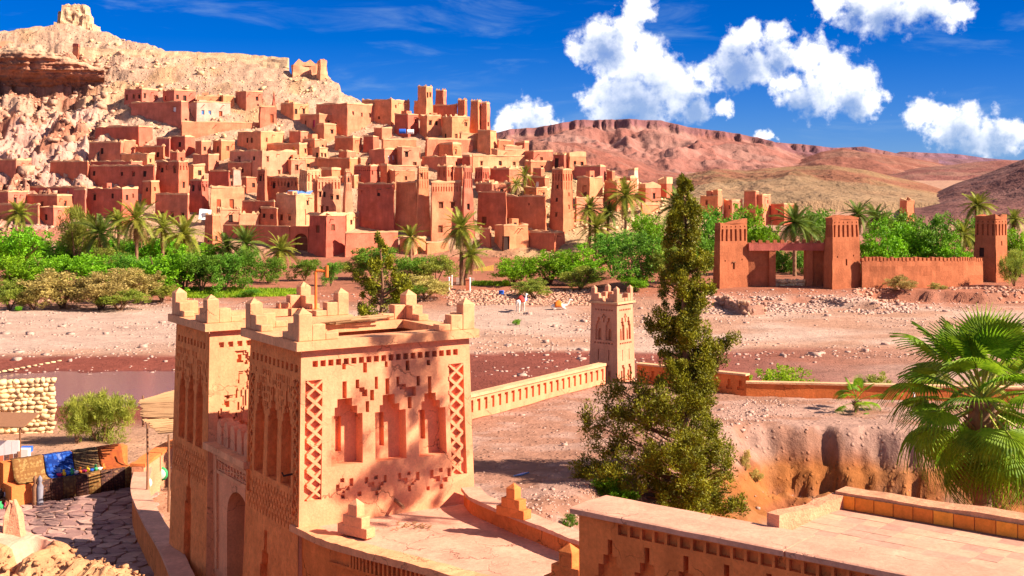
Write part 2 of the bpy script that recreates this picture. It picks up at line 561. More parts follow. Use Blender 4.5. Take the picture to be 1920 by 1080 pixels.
def hill_z(x, y):
    x, y = np.asarray(x, float), np.asarray(y, float)
    u = 960 + F * x / y
    z = hill_base(x, y)
    wl = sstep(300, 130, u) * sstep(234, 250, y) * sstep(330, 300, y)
    rg = fbm(x * 0.085, y * 0.085 + 3, 21, 5, 0.55, True)
    z = z + wl * (rg - 0.55) * 7.0 * sstep(292, 276, y) + wl * (.4 - fbm(x * 0.22, y * 0.16, 25, 4, 0.5, True)) * 7.0
    # the red cliff band below the left summit
    wc = sstep(215, 120, u)
    edge = 307 + (fbm(x * 0.05, z * 0.12 + 1.5, 31, 4) - 0.5) * 9
    z = z - wc * 3.0 * sstep(-26, 0, y - edge) * (y < edge) + wc * 1.0 * sstep(0, 2, y - edge) * sstep(24, 8, y - edge)
    strata = np.sin(z * 1.7 + fbm(x * .02, y * .02, 5, 2) * 5)
    z = z + 0.35 * strata * sstep(285, 300, y)
    z = z + (fbm(x * 0.25, y * 0.25, 41, 4) - 0.5) * (1.0 + 1.8 * wl)
    # scree above the roofs
    z = z + (fbm(x * 0.6, y * 0.6, 43, 3, 0.6) - 0.5) * 0.9 * sstep(262, 285, y)
    return z


TERR = 3.28                                  # level of the gravel terrace
WALL_A = [(-9.0, 52.5), (-1.96, 62.8), (5.35, 73.4)]
WALL_B = [(7.2, 73.6), (12.7, 69.4), (26.8, 67.0), (70.0, 62.0)]


def ground_z(x, y):
    x, y = np.asarray(x, float), np.asarray(y, float)
    # river plain and far bank
    z = (fbm(x * 0.11, y * 0.16, 3, 5, 0.55) - 0.5) * 0.55
    chan = np.exp(-((y - (95 + 2.5 * np.sin(x * 0.06))) / 9.0) ** 2) * sstep(2, -14, x)
    z = z - 0.50 * chan
    z = z + sstep(146, 168, y) * 0.9
    step = 148.0 + 2.0 * np.sin(x * 0.25) + (fbm(x * .2, y * 0, 9, 3) - .5) * 4
    z = z + sstep(0, 2.0, y - step) * 0.75 * sstep(8, 14, x)
    bank = 155.8 + 1.6 * np.sin(x * 0.3) + (fbm(x * .35, y * 0, 19, 3) - .5) * 3
    ba = sstep(41, 45, x)
    z = z + ba * (1.25 * sstep(0, 0.9, y - bank) - 0.9 * sstep(146, 168, y) - 0.75 * sstep(0, 2.0, y - step))
    z = z + np.maximum(y - 200, 0) * 0.0125 * sstep(8000, 900, y)
    z = z + sstep(420, 1500, y) * (fbm(x * 0.004, y * 0.004, 61, 5) - 0.4) * 6
    # near side: market bank on the left
    mk = sstep(84, 64, y)
    z = z * (1 - mk) + mk * (1.5 + (fbm(x * .4, y * .4, 13, 4) - .5) * 0.22)
    # terrace on the right
    ax, ay = WALL_A[1]
    sa = ((x - ax) * 0.823 - (y - ay) * 0.568)             # >0 on the terrace side
    yb = np.interp(x, [p[0] for p in WALL_B], [p[1] for p in WALL_B])
    yb = np.where(x < 7.2, 74.5, yb)
    te = sstep(-0.15, 0.15, sa) * sstep(0.2, -0.2, y - yb) * sstep(-6.4, -5.9, x)
    tz = TERR + (fbm(x * .35, y * .35, 23, 5) - .5) * 0.22
    # excavated pit
    dl = (x - 0.75) * 0.880 - (y - 45.0) * 0.474 + (fbm(x * .5, y * .5, 27, 3) - .5) * 1.6
    back = 61.3 - .24 * np.maximum(x - 13, 0) + (fbm(x * .28, y * .1, 29, 4, .6) - .5) * 3.2 - y
    pit = sstep(0.0, 4.2, dl) * np.minimum(sstep(0.0, 1.5, back) * 0.6 + sstep(1.7, 2.1, back) * 0.4, 1)
    tz = tz - pit * (3.0 + (fbm(x * .7, y * .7, 33, 5, .65) - .5) * 1.3) + pit * sstep(2.0, 9.0, back) * 0.4
    tz = tz + np.exp(-(dl / 1.3) ** 2) * 0.25 * (y < 62) * (fbm(x * 1.5, y * 1.5, 35, 3))
    z = z * (1 - te) + te * tz
    return z


def zone_color(x, y, z):
    u = 960 + F * x / y
    v = VH + (H - z) * F / y
    n = fbm(x * 0.07, y * 0.12, 71, 5)
    n2 = fbm(x * 0.5, y * 0.7, 73, 4)
    def C(c): return np.array(c)[None, :]
    def mixc(a, b, t): return a * (1 - t[:, None]) + b * t[:, None]
    pale, pink = C((.70, .47, .35)), C((.60, .33, .215))
    red, wet = C((.30, .075, .05)), C((.15, .05, .045))
    col = mixc(pale, pink, sstep(.38, .62, n))
    col = mixc(col, pale * np.ones_like(col), sstep(10, -25, x) * sstep(112, 118, y) * sstep(150, 140, y) * .85)
    # damp red bed by the stream
    dry = 110 + 2.5 * np.sin(x * .05) + (n - .5) * 8
    col = mixc(col, red * np.ones_like(col), sstep(2, -2, y - dry) * sstep(46, 12, x) * 0.95)
    col = mixc(col, wet * np.ones_like(col), sstep(-.12, -.28, z) * sstep(115, 105, y) * sstep(46, 12, x))
    # soil of the far bank
    col = mixc(col, C((.50, .19, .11)) * np.ones_like(col), sstep(144, 158, y + (n2 - .5) * 10))
    col = mixc(col, C((.60, .34, .22)) * np.ones_like(col), sstep(230, 330, y))
    # near side
    col = mixc(col, C((.60, .33, .20)) * np.ones_like(col), sstep(80, 70, y))
    ax, ay = WALL_A[1]
    sa = ((x - ax) * 0.823 - (y - ay) * 0.568)
    te = sstep(-0.5, 0.5, sa) * sstep(76, 73, y) * sstep(-6.4, -5.9, x)
    col = mixc(col, mixc(C((.62, .31, .20)) * np.ones_like(col), C((.70, .41, .30)) * np.ones_like(col), sstep(.45, .6, n2)), te)
    pit = te * sstep(2.6, 1.6, z)
    col = mixc(col, mixc(C((.50, .17, .07)) * np.ones_like(col), C((.56, .30, .19)) * np.ones_like(col), sstep(.42, .6, n2)), pit)
    col = mixc(col, C((.60, .22, .06)) * np.ones_like(col), te * sstep(2.0, 1.5, z) * sstep(.3, .6, z) * .8)
    return col * (0.85 + 0.3 * n2[:, None]) * (np.where(te > .5, .54, .66))[:, None]


def grid_faces(nr, nc):
    a = (np.arange(nr - 1)[:, None] * nc + np.arange(nc - 1)[None, :]).ravel()
    return np.stack([a, a + 1, a + nc + 1, a + nc], 1)


M['soil'] = soilmat('soil', 1.6, 0.16, 0.9)
M['hillsoil'] = soilmat('hill_soil', 0.55, 0.55, 1.0, True, 0.35)
M['farsoil'] = soilmat('far_soil', 0.03, 7.0, 1.0, False, 0.3)


def build_ground():
    ys = np.concatenate([np.geomspace(12, 40, 60, endpoint=False), np.linspace(40, 80, 170, endpoint=False),
                         np.linspace(80, 172, 190, endpoint=False), np.geomspace(172, 9000, 130)])
    ks = np.linspace(-0.62, 0.62, 520)
    Y, K = np.meshgrid(ys, ks, indexing='ij')
    X = K * Y
    x, y = X.ravel(), Y.ravel()
    z = ground_z(x, y)
    # the land under the village hill sinks away
    col = zone_color(x, y, z)
    me = np_mesh('ground', np.stack([x, y, z], 1), grid_faces(len(ys), len(ks)), M['soil'], True, col)
    o = link('ground', me)
    tag(o, kind='structure')


HOUSES = []      # filled by plan_house, used to level the slope under each house


def build_hill():
    us = np.concatenate([np.linspace(-650, -40, 60, endpoint=False), np.linspace(-40, 330, 260, endpoint=False), np.linspace(330, 1520, 400)])
    ys = np.concatenate([np.linspace(212, 300, 250, endpoint=False), np.linspace(300, 430, 160)])
    Y, U = np.meshgrid(ys, us, indexing='ij')
    X = (U - 960) / F * Y
    x, y, u = X.ravel(), Y.ravel(), U.ravel()
    z = hill_z(x, y)
    for h in HOUSES:                          # cut the slope back under every house
        c, r, l, tr, tl = h['C'], h['r'], h['l'], h['tR'], h['tL']
        dx, dy = x - c.x, y - c.y
        det = r[0] * l[1] - r[1] * l[0]
        a = (dx * l[1] - dy * l[0]) / det
        b = (r[0] * dy - r[1] * dx) / det
        m = (a > -0.8) & (a < tr + 0.5) & (b > -0.8) & (b < tl + 0.5)
        z[m] = np.minimum(z[m], h['zT'] - 1.3)
    v = VH + (H - z) * F / y
    n = fbm(x * 0.12, y * 0.12, 81, 5)
    n2 = fbm(x * 0.6, y * 0.6, 83, 3)
    o1 = np.ones((len(x), 3))
    def mixc(a, b, t): return a * (1 - t[:, None]) + b * t[:, None]
    cream = o1 * np.array((.73, .45, .29))
    tan = o1 * np.array((.60, .36, .19))
    pink = o1 * np.array((.74, .42, .31))
    red = o1 * np.array((.46, .19, .11))
    col = mixc(tan, cream, sstep(.35, .6, n) * .6)
    up = sstep(262, 285, y)
    col = mixc(col, mixc(cream, o1 * np.array((.70, .41, .22)), sstep(.5, .68, n)), up)
    left = sstep(260, 150, u) * sstep(303, 288, y)
    col = mixc(col, mixc(pink, red * 1.25, sstep(.5, .68, fbm(x * .12, y * .12, 87, 4))), left)
    cliff = sstep(215, 150, u) * sstep(299, 303, y) * sstep(318, 311, y)
    bands = .75 + .5 * sstep(.35, .65, fbm(x * .02, z * .55, 89, 3))
    col = mixc(col, red * (bands * (0.85 + .3 * n2))[:, None], cliff * .9)
    low = sstep(232, 224, y)
    col = mixc(col, o1 * np.array((.52, .24, .14)), low)
    right = sstep(900, 1000, u)
    col = mixc(col, o1 * np.array((.62, .43, .20)), right * sstep(.3, .6, n) * .7)
    me = np_mesh('hill', np.stack([x, y, z], 1), grid_faces(len(ys), len(us)), M['hillsoil'], True, col * (.85 + .3 * n2[:, None]) * .70)
    o = link('hill', me)
    tag(o, kind='structure')


def build_cliff():
    """layered red rock face under the left summit, overhanging its foot"""
    us = np.linspace(-260, 196, 230)
    t = np.linspace(0, 1, 64)
    T, U = np.meshgrid(t, us, indexing='ij')
    taper = sstep(200, 120, U)
    d0 = 303.5
    X = (U - 960) / F * d0
    wob = (fbm(X * .09, X * 0 + .3, 301, 4) - .5) * 8
    vtop = 90 + 10 * (fbm(X * .12, X * 0 + 5, 303, 4) - .5) * 2 + sstep(90, 190, U) * 40
    vbot = 176 + 8 * (fbm(X * .1, X * 0 + 9, 305, 3) - .5) * 2 - sstep(90, 190, U) * 12
    V = vbot + (vtop - vbot) * T
    Z = H - (V - VH) / F * d0
    strat = fbm(X * .015, Z * .75, 307, 4, .6)
    rough = fbm(X * .35, Z * .45, 309, 5, .6)
    Y = d0 + wob + 4.2 - 4.6 * sstep(.05, .62, T) * (.4 + .6 * taper) + 2.6 * sstep(.8, 1.0, T) + (strat - .5) * 3.2 + (rough - .5) * 3.4
    Y = np.where(T > .985, Y + 6, Y)
    X = (U - 960) / F * Y
    band = (.72 + .55 * sstep(.38, .62, strat)) * (.85 + .3 * rough)
    c = np.array((.44, .19, .11))[None, None, :] * band[..., None]
    light = sstep(.72, .98, T)[..., None]
    c = c * (1 - light) + np.array((.52, .33, .20)) * light
    o = link('cliff', np_mesh('cliff', np.stack([X.ravel(), Y.ravel(), Z.ravel()], 1), grid_faces(*T.shape), M['hillsoil'], False, c.reshape(-1, 3)))
    tag(o, kind='structure')


def ridge(name, pts, d_crest, d_front, d_back, z_front, color, seed, rough=0.1, gully=0.5, cap=None, nu=260, nt=70, power=1.0, band=None):
    """a real range of hills: crest line through pts (column,row) at d_crest, falling to d_front"""
    us = np.linspace(pts[0][0], pts[-1][0], nu)
    vc = np.interp(us, [p[0] for p in pts], [p[1] for p in pts])
    zc = H - (vc - VH) / F * d_crest
    t = np.concatenate([np.linspace(0, 1, nt), np.linspace(1, 1.5, 14)[1:]])
    T, U = np.meshgrid(t, us, indexing='ij')
    ZC = np.broadcast_to(zc, T.shape)
    D = np.where(T <= 1, d_front + (d_crest - d_front) * T, d_crest + (T - 1) * 2 * (d_back - d_crest))
    X = (U - 960) / F * D
    hgt = np.maximum(ZC - z_front, 1.0)
    prof = np.where(T <= 1, T ** power, 1 - (T - 1) * 1.6)
    if cap:
        cap = (np.clip(cap[0] + (fbm(X * 26 / d_crest * 3.2, X * 0 + 2, seed + 7, 5, .65) - .5) * .10, .6, .93), cap[1])   # hard cap rock: steep band under the crest
        prof = np.where(T <= 1, np.where(T > cap[0], 1 - (1 - T) / (1 - cap[0]) * 0.03, np.clip(T / cap[0], 0, 1) ** power * (1 - cap[1] - .03) + cap[1] * sstep(cap[0] - .035, cap[0], T)), prof)
    Z = z_front + hgt * prof
    env = np.clip(np.sin(np.pi * np.clip(T / (cap[0] if cap else 1.0), 0, 1)) * 1.1, 0, 1) * (T < (cap[0] if cap else 1.0))
    sc = 26.0 / d_crest
    g1 = fbm(X * sc * .55, D * sc * .16, seed, 5, .55, True)
    g2 = fbm(X * sc * 2.2, D * sc * 2.2, seed + 9, 5, .6)
    Z = Z + hgt * env * ((g1 - .6) * gully + (g2 - .5) * rough * 2)
    Z = Z + hgt * (fbm(X * sc * 3, D * sc, seed + 4, 4) - .5) * rough * .5 * (T > .9)
    Z = np.where(T < 0.02, z_front - 6, Z)
    c0, c1 = np.array(color[0]), np.array(color[1])
    q = sstep(.35, .65, fbm(X * sc * 1.1, D * sc * 1.1, seed + 2, 5))[..., None]
    colr = c0 * (1 - q) + c1 * q
    if band:
        bq = (sstep(band[0], band[0] + .02, prof) * sstep(band[1] + .02, band[1], prof) * (.5 + .8 * g2))[..., None].clip(0, 1)
        colr = colr * (1 - bq) + np.array(band[2]) * bq
    me = np_mesh(name, np.stack([X.ravel(), D.ravel(), Z.ravel()], 1), grid_faces(*T.shape), M['farsoil'], True, colr.reshape(-1, 3) * np.array((.45, .40, .43)))
    o = link(name, me)
    tag(o, kind='structure')


def build_mountains():
    ridge('mountain', [(500, 300), (800, 275), (925, 256), (960, 247), (1000, 245), (1040, 240), (1080, 231), (1150, 230), (1240, 232), (1290, 244),
                       (1340, 250), (1400, 258), (1450, 270), (1500, 288), (1560, 300), (1640, 322), (1720, 335)],
          2300, 1250, 2900, 8, ((.64, .29, .20), (.74, .42, .30)), 101, .13, .62, (0.80, .13), 420, 110, 1.15, (.84, .965, (.46, .22, .20)))
    ridge('mountain', [(1330, 290), (1375, 262), (1392, 257), (1420, 258), (1450, 268), (1500, 271), (1560, 278), (1620, 276), (1690, 290), (1760, 300)],
          3600, 2600, 4200, 10, ((.42, .22, .24), (.50, .26, .22)), 131, .1, .5, (.82, .15), 260, 60, 1.1)
    ridge('mountain', [(1640, 300), (1690, 285), (1740, 287), (1800, 290), (1850, 297), (1900, 301), (2000, 300), (2300, 285), (2700, 290)],
          4300, 3000, 5000, 10, ((.40, .24, .30), (.48, .27, .26)), 141, .1, .5, (.85, .12), 260, 60, 1.1)
    ridge('mountain', [(-1600, 250), (-900, 200), (-500, 210), (100, 240), (500, 280), (700, 300)],
          2600, 1800, 3200, 10, ((.50, .22, .16), (.56, .30, .22)), 151, .1, .5, (.85, .12), 200, 50, 1.1)
    ridge('foothill', [(1430, 330), (1480, 308), (1540, 284), (1580, 278), (1640, 287), (1690, 294), (1740, 302), (1800, 316), (1880, 330)],
          1900, 1250, 2300, 9, ((.55, .24, .15), (.60, .32, .20)), 161, .1, .4, None, 200, 60, .9)
    ridge('foothill', [(1560, 345), (1640, 330), (1720, 315), (1800, 307), (1880, 300), (1960, 303), (2200, 300), (2600, 320)],
          1500, 1000, 1800, 8, ((.50, .22, .16), (.54, .30, .20)), 171, .1, .5, None, 200, 60, 1.0)
    ridge('foothill', [(900, 300), (1000, 262), (1100, 272), (1160, 285), (1230, 318), (1300, 330), (1360, 340)],
          900, 500, 1200, 8, ((.54, .22, .14), (.60, .30, .20)), 181, .16, .45, None, 260, 70, .9)
    ridge('foothill', [(1180, 372), (1240, 345), (1290, 326), (1340, 317), (1400, 320), (1440, 315), (1500, 311), (1560, 309), (1620, 318), (1680, 332), (1730, 343), (1790, 362)],
          640, 420, 820, 6.5, ((.58, .38, .18), (.55, .26, .14)), 191, .09, .55, None, 320, 80, .75, (.0, .5, (.60, .43, .22)))
    ridge('foothill', [(1690, 392), (1740, 368), (1790, 345), (1850, 325), (1920, 298), (2050, 265), (2300, 240), (2700, 250)],
          560, 330, 700, 5, ((.34, .17, .13), (.40, .22, .17)), 201, .08, .5, None, 260, 80, .9)


def build_water():
    xs = np.linspace(-75, 42, 120)
    ys = np.linspace(84, 112, 50)
    Y, X = np.meshgrid(ys, xs, indexing='ij')
    m, nt = new_mat('river_water')
    pos = nt.node('ShaderNodeNewGeometry').outputs['Position']
    mp = nt.node('ShaderNodeMapping', {'Vector': pos, 'Scale': (0.6, 2.0, 1)})
    n = nt.noise(mp.outputs[0], 1.4, 5, .6)
    surf(m, nt, (0.16, 0.075, 0.085, 1), 0.12, n.outputs[0], 0.35, 0.03, 0.5)
    me = np_mesh('river_water', np.stack([X.ravel(), Y.ravel(), np.full(X.size, -0.205)], 1), grid_faces(*X.shape), m, True)
    tag(link('river_water', me), kind='structure')

# ------------------------------------------------------------------ walls with real recesses
from mathutils import noise as mnoise


def relief(mb, p00, p10, p11, p01, w, h, rects, jit=0.0, step=None, mi=0, side_mi=None, back_mi=None, freq=0.5):
    """a wall face w x h metres between four corners (bottom left, bottom right, top right, top left seen
    from outside); rects (x0,y0,x1,y1,depth) are set back into it"""
    p00, p10, p11, p01 = (Vector(p) for p in (p00, p10, p11, p01))
    nrm = (p10 - p00).cross(p01 - p00).normalized()
    side_mi = mi if side_mi is None else side_mi
    back_mi = mi if back_mi is None else back_mi
    def uniq(vals, L):
        vals = sorted(min(max(v, 0.0), L) for v in vals)
        out = [vals[0]]
        for v in vals[1:]:
            if v - out[-1] > 1e-4: out.append(v)
        return out
    cx, cy = [0.0, w], [0.0, h]
    for r in rects:
        cx += [r[0], r[2]]
        cy += [r[1], r[3]]
    if step:
        nx, ny = max(1, int(w / step)), max(1, int(h / step))
        cx += [w * i / nx for i in range(nx)]
        cy += [h * i / ny for i in range(ny)]
    cx, cy = uniq(cx, w), uniq(cy, h)
    nx, ny = len(cx) - 1, len(cy) - 1
    dep = np.zeros((ny, nx))
    mx = [(a + b) / 2 for a, b in zip(cx, cx[1:])]
    my = [(a + b) / 2 for a, b in zip(cy, cy[1:])]
    mxa, mya = np.array(mx), np.array(my)
    for x0, y0, x1, y1, d in rects:
        ii = np.where((mya > y0) & (mya < y1))[0]
        jj = np.where((mxa > x0) & (mxa < x1))[0]
        if len(ii) and len(jj):
            dep[np.ix_(ii, jj)] = d
    cache = {}

    def pt(j, i, d):
        key = (j, i, round(d, 4))
        if key in cache: return cache[key]
        s, t = cx[j] / w, cy[i] / h
        p = (p00 * (1 - s) + p10 * s) * (1 - t) + (p01 * (1 - s) + p11 * s) * t
        if jit:
            p = p + nrm * (mnoise.noise(p * freq) * jit)
        p = p - nrm * d
        k = mb.vert(p)
        cache[key] = k
        return k
    for i in range(ny):
        for j in range(nx):
            d = dep[i, j]
            mb.f.append((pt(j, i, d), pt(j + 1, i, d), pt(j + 1, i + 1, d), pt(j, i + 1, d)))
            mb.m.append(back_mi if d > 0 else mi)
            if j + 1 < nx and dep[i, j + 1] != d:
                e = dep[i, j + 1]
                mb.f.append((pt(j + 1, i, d), pt(j + 1, i, e), pt(j + 1, i + 1, e), pt(j + 1, i + 1, d)))
                mb.m.append(side_mi)
            if i + 1 < ny and dep[i + 1, j] != d:
                e = dep[i + 1, j]
                mb.f.append((pt(j, i + 1, d), pt(j + 1, i + 1, d), pt(j + 1, i + 1, e), pt(j, i + 1, e)))
                mb.m.append(side_mi)


def pane(parent, p00, ex, ey, nrm, x0, y0, x1, y1, depth, mat, name='window', thick=0.05):
    """a thin board set at the back of a recess"""
    b = MB()
    def q(x, y, d): return p00 + ex * x + ey * y - nrm * d
    f = [q(x0, y0, depth - thick), q(x1, y0, depth - thick), q(x1, y1, depth - thick), q(x0, y1, depth - thick)]
    k = [q(x0, y0, depth), q(x1, y0, depth), q(x1, y1, depth), q(x0, y1, depth)]
    b.poly(f)
    for a in range(4):
        c = (a + 1) % 4
        b.poly([f[a], k[a], k[c], f[c]])
    return b.build(name, mat, parent)


def plan_house(uL, uC, uR, vT, vB, **kw):
    d = kw.get('d') or Dv(vB)
    C = Vector(((uC - 960) / F * d, d, 0))
    kL, kR = (uL - 960) / F, (uR - 960) / F
    kC = (uC - 960) / F
    minlen = kw.get('depth', 5.0)
    if uL >= uC - 0.5:                        # only the right-hand face shows
        al = math.radians(kw.get('al', 24))
        r = (math.cos(al), math.sin(al))
        n = math.hypot(kC, 1)
        l = (kC / n, 1 / n)
        tR = (kR * d - C.x) / (r[0] - kR * r[1])
        tL = minlen
    elif uR <= uC + 0.5:                      # only the left-hand face shows
        al = math.radians(kw.get('al', 48))
        l = (-math.sin(al), math.cos(al))
        n = math.hypot(kC, 1)
        r = (kC / n, 1 / n)
        tL = (C.x - kL * d) / (-l[0] + kL * l[1])
        tR = minlen
    else:
        best = None
        for a in range(24, 64, 2):
            al = math.radians(a)
            tl = (C.x - kL * d) / (math.sin(al) + kL * math.cos(al))
            tr = (kR * d - C.x) / (math.cos(al) - kR * math.sin(al))
            if tl <= 0 or tr <= 0: continue
            cost = abs(math.log(tl / tr)) + abs(a - kw.get('al', 36)) * 0.03 + max(0, tl - 11) * .2 + max(0, tr - 14) * .1
            if best is None or cost < best[0]: best = (cost, al, tl, tr)
        _, al, tL, tR = best
        r = (math.cos(al), math.sin(al))
        l = (-math.sin(al), math.cos(al))
    zT = H - (vT - VH) / F * d
    h = dict(C=C, r=r, l=l, tR=max(tR, 0.6), tL=max(tL, 0.6), zT=zT, d=d, u=(uL + uR) / 2, vT=vT, vB=vB, kw=kw, px=(uL, uC, uR))
    HOUSES.append(h)
    return h


MATKEY = {'r': ('mud_red', 'red'), 't': ('mud_tan', 'tan'), 'c': ('mud_cream', 'cream'), 'p': ('mud_pale', 'whitish'), 'k': ('mud_pink', 'pink'),
          'g': ('gatered', 'red'), 'm': ('minaret', 'salmon')}


UPV_ = Vector((0, 0, 1))


def merlon_horn(mb, p, s, h, rz=0.0):
    """little stepped corner finial"""
    for a, z0, z1 in ((1.0, 0, .45), (.62, .45, .8), (.3, .8, 1.0)):
        w = s * a / 2
        mb.box(p[0] - w, p[1] - w, p[2] + h * z0, p[0] + w, p[1] + w, p[2] + h * z1)


def build_house(h, name, label, group=None, cat='house'):
    kw = h['kw']
    rnd = random.Random(int(h['u'] * 13 + h['vT'] * 7))
    C, r, l = h['C'], Vector((*h['r'], 0)), Vector((*h['l'], 0))
    tR, tL, zT = h['tR'], h['tL'], h['zT']
    cs = [C, C + r * tR, C + r * tR + l * tL, C + l * tL]
    zB = kw.get('zB')
    if zB is None:
        zB = min(float(hill_z(c.x, c.y)) for c in cs) - 1.0
        zB = min(zB, zT - 2.5)
    root = empty(name, (C.x, C.y, zB), label, cat, group)
    mat = M[MATKEY[kw.get('m', 't')][0]]
    H_ = zT - zB
    bat = kw.get('bat', 0.03) * H_
    ctr = (cs[0] + cs[2]) / 2
    def inset(p, q):
        # move a corner inwards along both wall directions
        a = r if (p - ctr).dot(r) < 0 else -r
        b = l if (p - ctr).dot(l) < 0 else -l
        return p + a * q + b * q
    tops = [inset(c, bat) for c in cs]
    bot = [Vector((c.x, c.y, zB)) for c in cs]
    top = [Vector((c.x, c.y, zT)) for c in tops]
    mb = MB()
    wins = []
    jit = kw.get('jit', 0.20)
    n_win = kw.get('w', None)
    vis_h = (h['vB'] - h['vT']) / F * h['d']            # height that shows
    for fi, (i0, i1, wid) in enumerate(((3, 0, tL), (0, 1, tR), (1, 2, tL), (2, 3, tR))):
        rects = []
        if fi < 2:
            n = 0
            wpx = (h['px'][fi + 1] - h['px'][fi])
            if n_win is not None:
                n = n_win[fi]
            elif wpx > 11 and wid > 2.5 and vis_h > 2.4:
                n = min(5, max(1, int(wpx / 16 + rnd.random() * 1.3)))
            made = []
            rows = 1 if vis_h < 4.5 else 2
            for k in range(n):
                ww = rnd.uniform(.55, .85)
                hh = ww * rnd.uniform(1.1, 1.7)
                x = wid * (k + 0.5 + rnd.uniform(-.18, .18)) / n
                yt = H_ - 0.8 - rnd.uniform(0.1, 0.4) - (vis_h * .42 if rows == 2 and rnd.random() < .4 else 0)
                if x - ww / 2 < 0.3 or x + ww / 2 > wid - 0.3: continue
                made.append((x - ww / 2, yt - hh, x + ww / 2, yt))
            for q in kw.get('rw', ()) if fi == 1 else kw.get('lw', ()):      # given windows: fractions across, metres below the top
                made.append((q[0] * wid - q[2] / 2, H_ - q[1] - q[3], q[0] * wid + q[2] / 2, H_ - q[1], *q[4:]))
            for q in made:
                rects.append((q[0], q[1], q[2], q[3], 0.24))
                wins.append((fi, q))
            if kw.get('slots') and wid > 1.6:                                  # blind arcade below the parapet
                ns = kw['slots'] if isinstance(kw['slots'], int) else max(3, int(wid / 0.75))
                sh = kw.get('slot_h', 1.3)
                for k in range(ns):
                    x = wid * (k + 0.5) / ns
                    sw = wid / ns * .22
                    rects.append((x - sw, H_ - 0.75 - sh, x + sw, H_ - 0.75, 0.22))
                    rects.append((x - sw * .5, H_ - 0.55, x + sw * .5, H_ - 0.35, 0.18))
                    if kw.get('slots2'):
                        rects.append((x - sw * .45, H_ - 1.2 - sh * 1.9, x + sw * .45, H_ - 1.0 - sh, 0.12))
        relief(mb, bot[i0], bot[i1], top[i1], top[i0], wid, H_, rects, jit, kw.get('step', 1.1))
    # inner faces of the parapet and the roof
    th = min(0.38, tR * .2, tL * .2)
    rz = zT - kw.get('drop', 0.55)
    inn = [inset(c, bat + th) for c in cs]
    for i in range(4):
        a, b = inn[i], inn[(i + 1) % 4]
        mb.poly([(b.x, b.y, rz), (a.x, a.y, rz), (a.x, a.y, zT), (b.x, b.y, zT)])
    wall = mb.build('wall', mat, root)
    rb = MB()
    rb.poly([(c.x, c.y, rz) for c in inn])
    rb.build('roof', M['roof'], root)
    # uneven coping
    pb = MB()
    out_c, in_c = [inset(c, bat - 0.06) for c in cs], [inset(c, bat + th + .02) for c in cs]
    ring = []
    for i in range(4):
        a, b, c, d = out_c[i], out_c[(i + 1) % 4], in_c[i], in_c[(i + 1) % 4]
        n = max(1, int((b - a).length / 1.3))
        for k in range(n):
            s = k / n
            ring.append((a.lerp(b, s), c.lerp(d, s), rnd.uniform(-.06, .16) * kw.get('rag', 2.1) + (0.3 * kw.get('ruin', 0) * rnd.random() * 3)))
    ids = []
    for o, i, dz in ring:
        zt = zT + 0.10 + dz
        ids.append((pb.vert((o.x, o.y, zT - .06)), pb.vert((o.x, o.y, zt)), pb.vert((i.x, i.y, zt)), pb.vert((i.x, i.y, zT - .06))))
    for a, b in zip(ids, ids[1:] + ids[:1]):
        for k in range(3):
            pb.f.append((a[k], b[k], b[k + 1], a[k + 1]))
            pb.m.append(0)
    if not kw.get('horn') and kw.get('rag', 1) < 2 and kw.get('m') != 'g' and not kw.get('plain') and rnd.random() < .4:
        kw['horn'] = rnd.uniform(.3, .5)
    if kw.get('horn'):
        for c in [inset(c, bat + th * .5) for c in cs]:
            merlon_horn(pb, (c.x, c.y, zT + .1), .5, kw['horn'])
    pb.build('parapet', M['coping'] if not kw.get('plain') else mat, root)
    if kw.get('m') != 'g' and not kw.get('plain') and min(tR, tL) > 3.4 and h['vT'] > 0:
        if rnd.random() < .38:                       # stair head on the roof
            sx, sy = rnd.uniform(1.2, 1.8), rnd.uniform(1.1, 1.6)
            o = Vector((C.x, C.y, rz)) + r * rnd.uniform(.5, tR - sx - .4) + l * rnd.uniform(tL * .4, max(tL * .41, tL - sy - .4))
            sb = MB()
            sb.obox(o, r, l, 0, 0, 0, sx, sy, rnd.uniform(1.2, 1.9))
            sh_ = sb.build('stair_head', mat, root)
            sb = MB()
            sb.obox(o, r, l, sx * .3, -.03, 0, sx * .7, .02, 1.0)
            sb.build('door', M['dark'], sh_)
        for _ in range(rnd.randint(0, 2)):           # timber drain spout through the parapet
            x = rnd.uniform(.15, .85) * tR
            nrm_ = Vector((r.y, -r.x, 0))
            o = Vector((C.x, C.y, zT - .55)) + r * x
            sb = MB()
            sb.tube([o - nrm_ * .3, o + nrm_ * .65 - UPV_ * .12], [.08, .07], 6)
            sb.build('drain_spout', M['wood'], root)
    if kw.get('cren'):
        cb = 0
        for i in range(2):
            a, b = tops[(3, 0)[i]], tops[(0, 1)[i]]
            L = (b - a).length
            n = max(2, int(L / kw['cren']))
            ex = (b - a).normalized()
            ey = Vector((-ex.y, ex.x, 0))
            for k in range(n):
                x = L * (k + .5) / n
                mbx = MB()
                o = Vector((a.x, a.y, zT + .12))
                wv = kw['cren'] * .28
                hv = kw.get('cren_h', .55) * rnd.uniform(.7, 1.1)
                mbx.hexa([o + ex * (x - wv) + ey * .05, o + ex * (x + wv) + ey * .05, o + ex * (x + wv) + ey * .33, o + ex * (x - wv) + ey * .33],
                         [o + ex * (x - wv * .5) + ey * .1 + Vector((0, 0, hv)), o + ex * (x + wv * .5) + ey * .1 + Vector((0, 0, hv)),
                          o + ex * (x + wv * .5) + ey * .28 + Vector((0, 0, hv)), o + ex * (x - wv * .5) + ey * .28 + Vector((0, 0, hv))])
                mbx.build('merlon', M['coping'] if not kw.get('plain') else mat, root)
